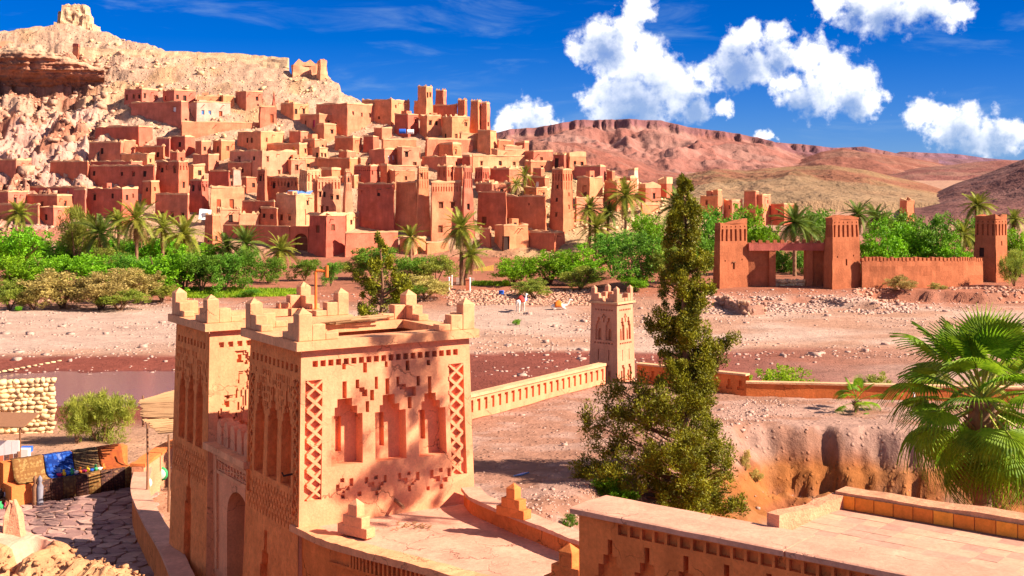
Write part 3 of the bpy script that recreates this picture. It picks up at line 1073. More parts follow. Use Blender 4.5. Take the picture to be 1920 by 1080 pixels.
    for fi, q in wins:
        i0, i1 = ((3, 0), (0, 1))[fi]
        ex = (bot[i1] - bot[i0]).normalized()
        ey = (top[i0] - bot[i0]).normalized()
        nrm = ex.cross(ey).normalized()
        km = q[4] if len(q) > 4 else rnd.choice(['dark', 'dark', 'shutter'])
        nm = q[5] if len(q) > 5 else 'window'
        # follow the leaning wall
        lean = (top[i0] - bot[i0])
        y0, y1 = q[1] * lean.length / H_, q[3] * lean.length / H_
        sx = 1 - 0.0
        base = bot[i0] * 1.0
        t = (q[1] + q[3]) / 2 / H_
        a = bot[i0].lerp(top[i0], t)
        b = bot[i1].lerp(top[i1], t)
        wid = (tL, tR)[fi]
        sc = (b - a).length / wid
        jm = (mnoise.noise(a.lerp(b, (q[0] + q[2]) / 2 / wid) * 0.5) * jit) if jit else 0.0
        wo = pane(root, a + nrm * jm, ex, ey, nrm, q[0] * sc - .02, -(q[3] - q[1]) / 2 - .02, q[2] * sc + .02, (q[3] - q[1]) / 2 + .02, 0.25, M[km], nm)
        if rnd.random() < .25 and km != 'door_red':
            sb = MB()
            o = a + nrm * jm
            o = Vector(o)
            e0, e1 = q[0] * sc - .12, q[2] * sc + .12
            zz = (q[3] - q[1]) / 2 + .06
            def w_(x, y, dd): return o + ex * x + ey * y + nrm * dd
            sb.hexa([w_(e0, zz, .12), w_(e1, zz, .12), w_(e1, zz, -.05), w_(e0, zz, -.05)],
                    [w_(e0, zz + .1, .12), w_(e1, zz + .1, .12), w_(e1, zz + .1, -.05), w_(e0, zz + .1, -.05)])
            sb.build('lintel', M['wood'], wo)
    return root


# columns of: left edge, near corner, right edge, top row, foot row, material, options
VILLAGE = [
 # upper left
 (232,266,298,167,206,'k',{}), (304,326,368,169,208,'k',dict(horn=.5)), (244,340,356,190,242,'k',dict(lw=[(.86,1.2,.9,1.1,'white')],w=(0,1))),
 (352,368,434,191,232,'p',dict(rw=[(.18,1.8,.7,1.0,'solar'),(.38,1.8,.7,1.0,'solar'),(.7,1.9,.8,1.6,'door_red','door')],w=(0,0))),
 (340,340,500,228,264,'t',dict(w=(0,0),rag=2.0)), (440,461,494,171,206,'k',dict(w=(0,1))), (369,369,412,180,206,'t',dict(w=(0,0))),
 (484,487,520,200,240,'t',dict(rw=[(.72,1.6,.8,1.9,'door_red','door')],w=(0,0))), (525,550,580,194,228,'t',dict(w=(0,2))),
 (508,511,519,174,204,'r',dict(w=(0,0),rag=4,bat=.08)),
 (412,418,440,180,202,'t',dict(w=(0,0))),
 # second tier left
 (177,260,288,237,280,'r',dict(w=(3,1))), (165,226,234,267,306,'k',dict(w=(1,0))), (252,306,310,275,304,'r',dict(w=(2,0))), (222,232,256,264,292,'t',dict(w=(0,0))),
 (318,347,367,256,296,'r',dict(w=(1,0))), (292,317,320,260,294,'k',dict(w=(0,0))), (194,276,292,289,320,'t',dict(w=(0,1),rag=3)),
 (444,489,535,247,290,'t',dict(lw=[(.42,1.2,.6,1.1),(.62,1.2,.6,1.1)],rw=[(.25,1.2,.5,.9)],w=(0,0))), (360,391,412,290,324,'k',dict(w=(0,0))),
 (428,491,560,283,345,'c',dict(w=(2,3),rw=[(.76,3.6,.8,1.5,'door_red','door')],horn=.4)), (426,471,493,305,338,'t',dict(w=(1,0))),
 (496,561,586,270,300,'t',dict(w=(0,1),lw=[(.84,.6,.5,1.5,'yellow','door')])), (535,545,575,300,330,'c',dict(w=(0,1))),
 # third tier left
 (168,246,274,303,330,'k',dict(w=(0,0))), (161,288,293,311,370,'r',dict(w=(5,0),step=1.2)), (290,335,356,303,374,'r',dict(w=(2,1),slots=3,slot_h=.9)),
 (352,362,386,310,350,'c',dict(w=(0,1))), (264,283,302,341,382,'r',dict(w=(1,1),bat=.05)), (390,429,433,321,358,'r',dict(w=(0,0))), (435,437,453,318,350,'p',dict(w=(0,1))),
 (136,159,163,356,412,'k',dict(w=(1,0),rag=2)), (160,229,262,354,420,'r',dict(w=(2,2),rag=2.5,slots=0)), (289,352,357,365,420,'k',dict(w=(3,0))),
 (352,379,394,338,404,'r',dict(w=(2,1),bat=.04,slots=2,slot_h=.6)), (393,394,460,352,408,'c',dict(rw=[(.24,2.2,.9,2.6,'door_red'),(.62,2.2,.9,2.6,'door_red')],w=(0,0))),
 (405,412,452,393,430,'c',dict(w=(0,1))),
 # left foot
 (-60,15,56,360,400,'k',dict(w=(1,1))), (41,107,137,367,400,'r',dict(w=(1,1))), (-70,71,74,385,424,'k',dict(w=(2,0))), (72,100,132,389,424,'k',dict(w=(1,0),rag=2)),
 (42,158,162,352,378,'k',dict(w=(0,0))), (92,164,168,303,338,'r',dict(w=(0,0),rag=2)), (-40,30,60,300,330,'k',dict(w=(0,0),rag=3)),
 # left kasbah
 (480,497,504,319,384,'r',dict(w=(1,0),bat=.04,slots=3,horn=.5)), (497,558,560,333,388,'r',dict(w=(2,0),slots=9,slot_h=.9)), (557,574,607,320,410,'c',dict(w=(0,0),bat=.04,slots=4,slots2=1,horn=.5)),
 (592,594,641,334,408,'c',dict(rw=[(.12,2.6,.5,1.0),(.3,2.6,.5,1.0),(.62,3.2,.6,.9),(.86,3.2,.6,.9),(.2,5.3,.6,2.6),(.42,5.3,.6,2.6)],w=(0,0),slots=7)),
 (640,646,664,322,414,'c',dict(w=(0,1),bat=.05,slots=3,slots2=1,horn=.5)),
 # front tier left
 (452,514,518,378,428,'r',dict(w=(1,0))), (487,519,522,391,432,'r',dict(w=(2,0))), (447,448,486,402,432,'c',dict(w=(0,0),cren=1.2)), (515,555,592,366,434,'c',dict(lw=[(.28,3.6,.8,1.1,'shutter'),(.68,3.6,.8,1.1,'shutter')],rw=[(.5,2.6,.25,3.0,'shutter')],w=(0,1))),
 (416,543,546,425,470,'k',dict(w=(0,0),rag=.6,depth=2)), (577,611,651,405,488,'r',dict(lw=[(.5,1.7,1.1,1.3,'shutter')],rw=[(.36,1.5,1.0,1.1,'shutter')],w=(0,0),step=1.0,jit=.25,cren=9.0)),
 (610,650,676,402,440,'c',dict(w=(0,1))), (645,647,748,437,486,'t',dict(w=(0,0),rag=1.2,depth=3)), (748,776,800,448,480,'t',dict(w=(0,0))),
 (380,398,418,404,470,'r',dict(w=(1,1),bat=.05)),
 # centre kasbah
 (667,739,741,345,440,'r',dict(w=(4,0))), (739,781,784,342,442,'r',dict(w=(1,0))), (776,783,809,315,446,'t',dict(w=(0,2),bat=.035,slots=4,slots2=1,horn=.5)),
 (807,809,866,342,453,'t',dict(al=12,rw=[(.32,3.6,.9,1.1,'shutter'),(.72,3.6,.9,1.1,'shutter'),(.3,7.8,.9,1.3,'shutter')],w=(0,0),slots=11,slot_h=.9,bat=.01)),
 (862,868,892,314,450,'t',dict(w=(0,1),bat=.04,slots=4,slots2=1,horn=.5)),
 (893,949,951,361,438,'r',dict(w=(0,0),lw=[(.25,4.5,1.0,1.6,'shutter')],al=60)), (945,1023,1026,369,438,'r',dict(w=(0,0),lw=[(.1,4.0,1.0,1.6,'shutter'),(.6,1.2,.3,.4)],al=62)),
 (1028,1056,1079,318,440,'r',dict(w=(0,0),lw=[(.5,2.8,.6,.7),(.5,5.2,.6,.7),(.5,8.0,.6,.7)],rw=[(.6,4.2,.4,.7),(.6,6.6,.4,.7)],bat=.04,slots=4,slots2=1,horn=.5)),
 (926,944,992,423,472,'t',dict(w=(0,0),rw=[(.1,1.9,1.3,2.6,'dark','door')])), (967,1040,1060,437,472,'r',dict(w=(0,0),depth=3)), (898,919,922,430,466,'t',dict(w=(0,0))),
 (797,800,842,455,480,'t',dict(w=(0,0),depth=3)),
 # upper centre
 (590,651,705,194,256,'t',dict(w=(1,0),rw=[(.22,1.6,.6,.9),(.52,1.8,.6,.9),(.82,1.9,.6,.9),(.62,5.6,.6,1.5,'door_red','door')])),
 (561,598,652,214,254,'t',dict(rw=[(.35,1.4,.6,.9),(.65,1.4,.6,.9)],lw=[(.3,1.2,.7,2.0,'dark','door'),(.72,1.2,.9,2.0,'magenta','door')],w=(0,0))),
 (592,607,632,233,270,'t',dict(w=(0,1),rag=2)), (676,734,770,187,236,'t',dict(w=(1,2),horn=.5)), (738,765,786,214,258,'r',dict(w=(0,2))),
 (780,799,814,163,224,'t',dict(w=(0,2),bat=.03,horn=.5)), (813,832,841,170,208,'t',dict(w=(0,0),horn=.5)), (805,857,860,197,224,'r',dict(w=(0,0))), (855,872,879,188,228,'r',dict(w=(0,0),horn=.5)),
 (879,897,906,190,252,'r',dict(w=(0,1),horn=.5,bat=.03)), (899,913,922,194,252,'t',dict(w=(0,1),horn=.5,bat=.03)), (775,789,792,191,218,'t',dict(w=(0,0))),
 (786,800,829,217,260,'t',dict(w=(0,2))), (827,847,883,219,270,'t',dict(w=(1,2),cren=1.6)), (860,864,906,250,284,'c',dict(w=(0,0))), (894,920,933,245,290,'t',dict(w=(0,1))),
 (700,716,736,240,262,'t',dict(w=(0,0))),
 # middle
 (626,662,680,258,292,'r',dict(w=(0,0),rag=3)), (680,700,712,256,288,'r',dict(w=(0,0))), (714,718,782,262,298,'t',dict(w=(0,1))), (797,800,888,261,300,'t',dict(w=(0,0))),
 (796,819,823,269,296,'r',dict(w=(0,0))), (822,849,866,270,304,'r',dict(w=(0,1))), (690,721,746,280,322,'t',dict(w=(0,0),rw=[(.35,1.2,.7,1.1,'white'),(.7,1.2,.7,1.1,'white')])),
 (742,753,790,276,322,'c',dict(w=(0,2))), (595,656,672,297,332,'r',dict(w=(0,0),lw=[(.98,.6,.3,1.2,'yellow','door')])), (660,676,702,297,320,'c',dict(w=(0,1))),
 (662,695,713,311,352,'r',dict(w=(0,2),slots=8,slot_h=.3)), (790,837,870,294,326,'t',dict(w=(0,1))), (866,881,890,293,318,'r',dict(w=(0,0))), (884,886,984,292,326,'c',dict(w=(0,3))),
 (725,728,782,311,342,'c',dict(w=(0,1))), (712,726,730,310,346,'r',dict(w=(0,0))), (727,740,779,320,356,'t',dict(w=(0,1))), (818,838,853,312,352,'r',dict(w=(0,1),slots=2)), (850,867,870,314,350,'r',dict(w=(0,0))),
 (889,905,919,315,352,'r',dict(w=(0,1),slots=3)), (918,955,977,317,350,'r',dict(w=(0,1),cren=2.0)), (890,922,960,345,376,'t',dict(w=(0,1),cren=2.0)), (600,622,640,318,345,'r',dict(w=(0,0),rag=3)),
 (558,562,600,296,318,'c',dict(w=(0,1))), (640,664,690,330,352,'t',dict(w=(0,0))), (566,590,614,262,292,'t',dict(w=(0,1))), (634,650,668,284,304,'t',dict(w=(0,0))),
 # right shoulder
 (932,934,964,264,286,'r',dict(w=(0,0))), (964,984,993,267,292,'r',dict(w=(0,0))), (943,946,986,274,298,'c',dict(w=(0,0))), (920,932,986,281,306,'c',dict(w=(0,0))),
 (983,1000,1038,284,312,'t',dict(w=(0,1))), (983,995,1041,303,326,'t',dict(w=(0,1))), (1036,1058,1064,290,326,'r',dict(w=(0,0),lw=[(.3,.7,1.0,2.2,'dark','door')])),
 (1060,1067,1102,293,324,'t',dict(w=(0,2),rag=6,ruin=1,bat=.06)), (1075,1126,1137,312,344,'k',dict(w=(1,0))), (1136,1148,1154,321,340,'r',dict(w=(0,0))),
 (1176,1190,1198,318,352,'p',dict(w=(0,0),m2=1)), (1079,1105,1132,333,396,'t',dict(w=(0,2),lw=[(.65,1.5,1.3,3.6,'shutter')],bat=.03)), (1131,1156,1192,342,396,'t',dict(w=(1,1))),
 (1157,1182,1196,334,360,'t',dict(w=(0,1),rag=3)), (1076,1080,1133,371,416,'c',dict(w=(0,1))), (998,1015,1020,316,346,'r',dict(w=(0,0))), (988,1022,1030,333,360,'r',dict(w=(0,0),lw=[(.55,.8,.8,1.2,'white')])),
 (980,1006,1027,352,382,'r',dict(w=(1,1))), (953,956,980,318,346,'c',dict(w=(0,0))), (1196,1210,1240,352,378,'t',dict(w=(0,1),rag=4,ruin=1)), (1232,1250,1262,344,366,'r',dict(w=(0,0),rag=5,ruin=1)),
 (1200,1204,1236,384,404,'t',dict(w=(0,0),rag=3)),
]
ROWS = [(448, 'front row behind the palms'), (424, 'second row up'), (402, 'third row up'), (374, 'fourth row up'), (350, 'fifth row up'), (326, 'sixth row up'),
        (304, 'seventh row up'), (284, 'eighth row up'), (256, 'ninth row up'), (228, 'tenth row up'), (0, 'topmost row')]
ORD = ['first', 'second', 'third', 'fourth', 'fifth', 'sixth', 'seventh', 'eighth', 'ninth', 'tenth', 'eleventh', 'twelfth', 'thirteenth',
       'fourteenth', 'fifteenth', 'sixteenth', 'seventeenth', 'eighteenth', 'nineteenth', 'twentieth', 'twenty-first', 'twenty-second', 'twenty-third', 'twenty-fourth', 'twenty-fifth', 'twenty-sixth', 'twenty-seventh', 'twenty-eighth', 'twenty-ninth', 'thirtieth', 'thirty-first', 'thirty-second', 'thirty-third', 'thirty-fourth', 'thirty-fifth']
VILLAGE_LABEL = {
 (352, 191): 'whitewashed mud house with blue windows above a stone terrace wall',
 (340, 228): 'long stone terrace wall below the whitewashed house',
 (1028, 318): 'tall tapering red corner tower with carved top right of the long wall',
 (776, 315): 'left carved tower of the central kasbah with pointed corners',
 (862, 314): 'right carved tower of the central kasbah, above the tall date palm',
 (807, 342): 'tan kasbah front with slotted frieze between two carved towers',
 (557, 320): 'cream carved tower on the left end of the smaller kasbah',
 (640, 322): 'slender cream carved tower at the right end of the smaller kasbah',
 (592, 334): 'cream kasbah front with slotted frieze between two slender towers',
 (780, 163): 'highest square tower standing at the top of the village',
 (577, 405): 'rough red corner house beside the arched wooden gate',
 (1060, 293): 'eroded tan ruin with ragged top on the right shoulder',
 (1176, 318): 'small block house with whitish sunlit side near the right end',
 (416, 425): 'low red wall left of the arched wooden gate',
 (232, 167): 'pink block house at the far left of the topmost houses',
}


def village_gaps():
    """small houses filling the empty plots between the larger ones"""
    rn = random.Random(41)
    rects = [(e[0], e[3], e[2], e[4]) for e in VILLAGE]
    out = []
    for v in range(268, 436, 13):
        for u0 in range(300, 1190, 19):
            u = u0 + rn.uniform(-7, 7)
            if v < np.interp(u, CREST_U, CREST_V) + 26: continue
            if 355 < u < 480 and v < 285: continue
            if u > 1080 and v > 400: continue
            w, hgt = rn.uniform(26, 46), rn.uniform(20, 30)
            q = (u - w / 2, v - hgt, u + w / 2, v)
            pts = [(u, v - hgt * .35), (u - w * .35, v - hgt * .5), (u + w * .35, v - hgt * .5)]
            if sum(any(a <= p[0] <= c and b <= p[1] <= d for a, b, c, d in rects) for p in pts) > 0: continue
            rects.append(q)
            k = rn.uniform(.3, .6)
            out.append((q[0], q[0] + w * k, q[2], q[1], v + 7, rn.choice('ttrrck'), dict(w=(rn.randint(0, 1), rn.randint(1, 2)), rag=rn.choice([1.5, 2.0, 3.0]))))
    return out


def build_village():
    plans = []
    VILLAGE.extend(village_gaps())
    for e in VILLAGE:
        kw = dict(e[6]); kw['m'] = e[5]
        plans.append((plan_house(*e[:5], **kw), e))
    rows = {}
    for h, e in plans:
        for vmin, nm in ROWS:
            if e[4] >= vmin:
                rows.setdefault(nm, []).append((h, e)); break
    for nm, lst in rows.items():
        lst.sort(key=lambda q: q[0]['u'])
        for k, (h, e) in enumerate(lst):
            col = MATKEY[e[5]][1]
            kind = 'mud house'
            wpx, hp = e[2] - e[0], e[4] - e[3]
            if hp > wpx * 1.5: kind = 'mud tower house'
            elif wpx > hp * 2.2: kind = 'long mud house'
            extra = ' with slotted frieze' if e[6].get('slots') else (' with ragged top' if e[6].get('rag', 1) > 2 else '')
            lab = VILLAGE_LABEL.get((e[0], e[3])) or f"{col} {kind}{extra}, {ORD[k]} from the left in the {nm}"
            nme = 'kasbah_tower' if (e[6].get('slots') and e[6].get('horn')) else 'mud_house'
            if e[0] == 340: nme = 'terrace_wall'
            if e[0] == 416: nme = 'village_wall'
            h['args'] = (nme, lab, 'houses of the hillside village', {'kasbah_tower': 'tower', 'mud_house': 'house'}.get(nme, 'wall'))
    for h, e in plans:
        build_house(h, *h['args'])

# ------------------------------------------------------------------ foreground gatehouse
AL = math.radians(33)
R_ = Vector((math.cos(AL), math.sin(AL), 0))
L_ = Vector((-math.sin(AL), math.cos(AL), 0))
GC = Vector((-5.6, 34.0, 0))
UPV = Vector((0, 0, 1))


def on_face(org, ex, u, v):
    """metres along ex and height of the wall point seen at column u, row v"""
    k = (u - 960) / F
    s = (k * org.y - org.x) / (ex.x - k * ex.y)
    d = org.y + s * ex.y
    return s, H - (v - VH) / F * d


def lattice(mb, p, ex, nrm, x0, z0, x1, z1, cell, bar, thick):
    """crossed bars standing in a recess, flush with the wall"""
    n = max(1, round((z1 - z0) / cell))
    ch = (z1 - z0) / n
    W = x1 - x0
    for k in range(n):
        for s in (0, 1):
            a = Vector((x0 if s == 0 else x1, z0 + k * ch))
            b = Vector((x1 if s == 0 else x0, z0 + (k + 1) * ch))
            d = (b - a).normalized()
            q = Vector((-d.y, d.x)) * bar / 2
            pts = [a - q, b - q, b + q, a + q]
            def w3(t, off): return p + ex * min(max(t.x, x0), x1) + UPV * min(max(t.y, z0), z1) + nrm * off
            off = 0.004 if s else 0.0
            f = [w3(t, off) for t in pts]
            g = [w3(t, -thick) for t in pts]
            if s: f, g = f[::-1], g[::-1]
            mb.poly(f)
            for i in range(4):
                mb.poly([f[i], g[i], g[(i + 1) % 4], f[(i + 1) % 4]])


def corner_merlon(root, c, a, b, mat, s=.78, w=0.50):
    """stepped corner battlement: a tall pointed block with steps along both walls"""
    m = MB()
    w *= s
    m.obox(c, a, b, 0, 0, 0, w, w, .92 * s)
    top = [c + a * x + b * y + UPV * .92 * s for x, y in ((0, 0), (w, 0), (w, w), (0, w))]
    apex = c + (a + b) * (w / 2) + UPV * 1.14 * s
    flip = a.cross(b).z < 0
    for i in range(4):
        m.poly([top[i], top[(i + 1) % 4], apex])
    for k, hh in ((1, .56), (2, .24)):
        m.obox(c, a, b, w * k, 0.01 * k, 0, w * (k + 1), w - .01 * k, hh * s)
        m.obox(c, a, b, 0.01 * k, w * k, 0, w - .01 * k, w * (k + 1), hh * s)
    o = m.build('merlon', mat, root)
    md = o.modifiers.new('soft', 'BEVEL')
    md.width = .025
    md.segments = 2
    return o


def tower_faces(mb, c, tr, tl, z0, z1, bat, rect_r, rect_l):
    """four leaning faces of a tower; c = near corner"""
    cs = [c, c + R_ * tr, c + R_ * tr + L_ * tl, c + L_ * tl]
    out = bat
    def low(i):
        s1 = -1 if i in (0, 3) else 1
        s2 = -1 if i in (0, 1) else 1
        return cs[i] + R_ * s1 * out + L_ * s2 * out
    b = [Vector((*low(i).xy, z0)) for i in range(4)]
    t = [Vector((*cs[i].xy, z1)) for i in range(4)]
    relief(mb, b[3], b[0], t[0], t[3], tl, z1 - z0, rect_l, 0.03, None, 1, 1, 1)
    relief(mb, b[0], b[1], t[1], t[0], tr, z1 - z0, rect_r, 0.02, None, 0, 0, 0)
    relief(mb, b[1], b[2], t[2], t[1], tl, z1 - z0, [], 0, 1.0)
    relief(mb, b[2], b[3], t[3], t[2], tr, z1 - z0, [], 0, 1.0)
    return b, t


def ledge_ring(root, c, tr, tl, z, over, inner, mat, hgt=.24):
    m = MB()
    for x0, y0, x1, y1 in ((-over, -over, tr + over, inner), (-over, tl - inner, tr + over, tl + over),
                           (-over, inner, inner, tl - inner), (tr - inner, inner, tr + over, tl - inner)):
        m.obox(Vector((c.x, c.y, z)), R_, L_, x0, y0, 0, x1, y1, hgt)
    o = m.build('ledge', mat, root)
    return o


def left_face_carving(w, zlo, ztop, seed):
    """carved niches of the shaded sides, in face metres (x from the left, y from z=2)"""
    rn = random.Random(seed)
    rc = []
    y = lambda z: z - 2.0
    # dentil band
    n = int(w / .17)
    for k in range(n):
        if k % 2 == 0: rc.append((.2 + k * (w - .4) / n, y(ztop - .62), .2 + (k + 1) * (w - .4) / n, y(ztop - .42), .10))
    nw = w / 3 * .62
    zb, zs = ztop - 3.75, ztop - 2.05
    for k in range(3):
        cx = w * (.12 + .76 * (k + .5) / 3)
        hw = w * .76 / 3 * .36
        rc.append((cx - hw, y(zb), cx + hw, y(zs), .28))
        rc.append((cx - hw * .75, y(zs), cx + hw * .75, y(zs + .22), .26))
        rc.append((cx - hw * .45, y(zs + .22), cx + hw * .45, y(zs + .45), .22))
        rc.append((cx - hw * .16, y(zs + .45), cx + hw * .16, y(zs + .85), .16))
    # hanging carved drops above the niches
    nx = int(w / .13)
    for i in range(nx):
        for j in range(5):
            z = ztop - .80 - j * .22
            if rn.random() < .62:
                x = .12 + (w - .24) * i / nx
                rc.append((x, y(z - rn.uniform(.10, .22)), x + rn.uniform(.04, .09), y(z), rn.uniform(.05, .11)))
    # zigzag band under the niches
    nx = int(w / .11)
    for i in range(nx):
        x = .15 + (w - .3) * i / nx
        for j in range(3):
            z = zb - .18 - j * .3 - (.12 if i % 2 else 0)
            rc.append((x, y(z - .2), x + .055, y(z), rn.uniform(.05, .09)))
    return rc


def build_gatehouse():
    z0, zt = 2.0, 10.44
    tA = 3.59
    root = empty('gatehouse', (GC.x, GC.y, z0), 'ochre mud-brick gatehouse with two carved towers, stepped battlements and an arched gateway', 'gatehouse')
    # ---- near tower, sunlit face read off the photograph
    def rc(x0, y0, x1, y1, d):
        s0, za = on_face(GC, R_, 560 + x0 / 3, 620 + y1 / 3)
        s1, zb = on_face(GC, R_, 560 + x1 / 3, 620 + y0 / 3)
        _, zm0 = on_face(GC, R_, 560 + (x0 + x1) / 6, 620 + y1 / 3)
        _, zm1 = on_face(GC, R_, 560 + (x0 + x1) / 6, 620 + y0 / 3)
        return (max(s0, .02), zm0 - z0, min(s1, 5.15), zm1 - z0, d)
    rects = []
    for k in range(20):
        x = .33 + k * 4.55 / 20
        rects.append((x, 9.96 - z0, x + .155, 10.13 - z0, .2))
    for q in ((245, 182, 265, 218), (362, 178, 384, 236), (484, 172, 500, 205), (600, 168, 622, 225), (718, 165, 737, 195),
              (246, 284, 270, 380), (486, 268, 508, 358), (722, 256, 741, 350),
              (320, 274, 340, 325), (427, 258, 444, 328), (340, 318, 370, 345), (355, 330, 385, 370), (400, 332, 422, 392), (375, 395, 394, 457),
              (548, 258, 565, 315), (660, 255, 678, 310), (565, 300, 600, 330), (590, 315, 655, 370), (608, 372, 630, 437)):
        rects.append(rc(*q, .19))
    for q in ((213, 860, 232, 900), (232, 880, 262, 912), (235, 825, 258, 850), (285, 825, 306, 870), (262, 868, 287, 895), (240, 915, 260, 940),
              (368, 820, 386, 855), (386, 848, 420, 872), (402, 866, 455, 895), (418, 810, 440, 832), (470, 808, 487, 850), (440, 845, 470, 868), (424, 895, 441, 922),
              (548, 797, 565, 845), (565, 825, 600, 850), (580, 842, 635, 868), (598, 790, 616, 810), (645, 792, 664, 840), (618, 830, 646, 850), (600, 868, 618, 902),
              (720, 780, 740, 830), (740, 815, 775, 848), (770, 770, 790, 795), (815, 770, 833, 818), (788, 822, 815, 850), (770, 860, 790, 888),
              (700, 872, 718, 896), (328, 900, 350, 926)):
        rects.append(rc(*q, .10))
    for steps, slot in ((((218, 380, 300, 426), (203, 425, 328, 470), (187, 469, 357, 750)), (243, 490, 275, 690)),
                        (((470, 358, 537, 413), (452, 412, 562, 450), (426, 449, 596, 725)), (485, 468, 512, 658)),
                        (((700, 350, 763, 394), (683, 393, 785, 437), (665, 436, 815, 700)), (713, 455, 740, 620))):
        for q in steps: rects.append(rc(*q, .42))
        rects.append(rc(*slot, .62))
    colL = (.13, 5.92 - z0 + .5, .62, 9.62 - z0)
    colR = (4.50, 6.55 - z0, 4.98, 9.72 - z0)
    for q in (colL, colR): rects.append((*q, .13))
    rl = left_face_carving(tA, 0, zt, 3)
    rl += [(.08, 6.0 - z0, .40, 9.4 - z0, .08), (tA - .42, 6.0 - z0, tA - .10, 9.6 - z0, .08)]
    cx = tA * .42
    for a, b, c, d in ((.32, 2.2, .32, 4.2), (.22, 4.2, .22, 4.6), (.1, 4.6, .1, 5.2)):
        rl.append((cx - a, b - z0, cx + a, d - z0, .2))
    mb = MB()
    tower_faces(mb, GC, 5.2, tA, z0, zt, .22, rects, rl)
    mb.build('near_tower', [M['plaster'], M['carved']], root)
    nr = Vector((R_.y, -R_.x, 0))
    nl = -R_
    lb = MB()
    p = Vector((*GC.xy, z0))
    lean = lambda zmid: .22 * (zt - zmid) / (zt - z0)
    for q in (colL, colR):
        lb = MB()
        lattice(lb, p + nr * lean((q[1] + q[3]) / 2 + z0) * .95, R_, nr, q[0], q[1], q[2], q[3], .42, .10, .16)
        lb.build('lattice', M['plaster'], root)
    pl = p + L_ * tA
    for x0, x1, zz in ((.08, .40, 9.4), (tA - .42, tA - .10, 9.6)):
        lb = MB()
        lattice(lb, pl + nl * lean(7.8) * .95, -L_, nl, x0, 6.0 - z0, x1, zz - z0, .33, .07, .11)
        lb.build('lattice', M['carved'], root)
    ledge_ring(root, GC, 5.2, tA, zt, .22, .5, M['ledge'])
    fl = MB()
    fl.obox(Vector((GC.x, GC.y, zt - .25)), R_, L_, .5, .5, -.2, 4.7, tA - .5, 0)
    fl.build('roof', M['roof'], root)
    zz = zt + .24
    A = Vector((*GC.xy, zz))
    for c, a, b in ((A - R_ * .12 - L_ * .12, R_, L_), (A + R_ * 5.32 - L_ * .12, -R_, L_), (A + R_ * 5.32 + L_ * (tA + .12), -R_, -L_), (A - R_ * .12 + L_ * (tA + .12), R_, -L_)):
        corner_merlon(root, c, a, b, M['ledge'])
    # reed mat and beams left on the roof edge
    rm = MB()
    rn = random.Random(2)
    for k in range(26):
        y = tA - .2 - rn.random() * .5
        x0 = 1.6 + rn.random() * .8
        a = A + R_ * x0 + L_ * y + UPV * (.03 + rn.random() * .1)
        rm.tube([a, a + R_ * rn.uniform(1.2, 2.2) + L_ * rn.uniform(-.15, .15) + UPV * .05], [.03, .025], 5)
    rm.build('reed_mat', M['reed'], root)
    # ---- far tower
    tG, tB = 7.02, 10.2
    BC = GC + L_ * tG
    wB = tB - tG
    zb = 10.26
    rl = left_face_carving(wB, 0, zb, 8)
    cx = wB * .5
    for a, b, d in ((.30, 2.2, 4.6), (.2, 4.6, 5.1), (.08, 5.1, 5.8)):
        rl.append((cx - a, b - z0, cx + a, d - z0, .2))
    rr = [(.3 + k * .3, zb - .55 - z0, .3 + k * .3 + .17, zb - .38 - z0, .12) for k in range(14)]
    rn = random.Random(4)
    # fallen plaster: a ragged run of missing patches down the pale face
    patch = []
    cell = .065
    for i in range(34):
        for j in range(44):
            x, z = .3 + i * cell, zb - .75 - j * cell
            mid = .95 + .25 * math.sin(j * .16)
            core = 1 - abs(x - mid) / (.42 + .25 * (j > 16))
            v_ = core * 1.1 + mnoise.noise(Vector((x * 2.6, z * 2.6, 3))) * .7 + mnoise.noise(Vector((x * 8, z * 8, 9))) * .35 - .55 - (.9 if j > 38 else 0)
            if v_ > 0:
                deep = abs(mnoise.noise(Vector((x * 3.2, z * 1.4, 31)))) < .09
                patch.append((x, z - z0, x + cell, z + cell - z0, .22 if deep else (.05 if v_ < .25 else .09)))
    mb = MB()
    tower_faces(mb, BC, 4.6, wB, z0, zb, .2, rr + patch, rl)
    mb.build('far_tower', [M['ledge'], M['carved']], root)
    ledge_ring(root, BC, 4.6, wB, zb, .22, .45, M['ledge'])
    fl = MB()
    fl.obox(Vector((BC.x, BC.y, zb - .25)), R_, L_, .45, .45, -.2, 4.15, wB - .45, 0)
    fl.build('roof', M['roof'], root)
    B = Vector((*BC.xy, zb + .24))
    for c, a, b in ((B - R_ * .12 - L_ * .12, R_, L_), (B + R_ * 4.72 - L_ * .12, -R_, L_), (B + R_ * 4.72 + L_ * (wB + .12), -R_, -L_), (B - R_ * .12 + L_ * (wB + .12), R_, -L_)):
        corner_merlon(root, c, a, b, M['ledge'])
    bx = MB()
    bx.obox(Vector((*BC.xy, 7.9)), R_, L_, 2.05, -.35, 0, 3.3, .03, 1.15)
    bx.build('white_box', M['mud_pale'] if False else M['white'], root)
    # ---- gate wall between the towers, with an arch
    zg = 6.62
    gw = tG - tA
    org = Vector((*(GC + L_ * tG + R_ * .06).xy, z0))
    g = MB()
    a0, a1, spring = 1.35, 3.2, 4.75 - z0
    arch_wall(g, org, -L_, nl, gw, zg - z0, a0, a1, spring, .92, 4.4)
    g.build('gate_wall', M['plaster'], root)
    fr = MB()
    # frame and perforated strip over the arch
    for x0, zz0, x1, zz1, dd in ((.5, 5.95, gw, 6.05, .06), (.5, 6.38, gw, 6.48, .06), (.5, 3.0, .62, 6.48, .07)):
        fr.obox(org, -L_, nl, x0, -.02, zz0 - z0, x1, dd, zz1 - z0)
    lattice(fr, org + nl * .05, -L_, nl, .66, 6.07 - z0, gw - .02, 6.36 - z0, .29, .05, .05)
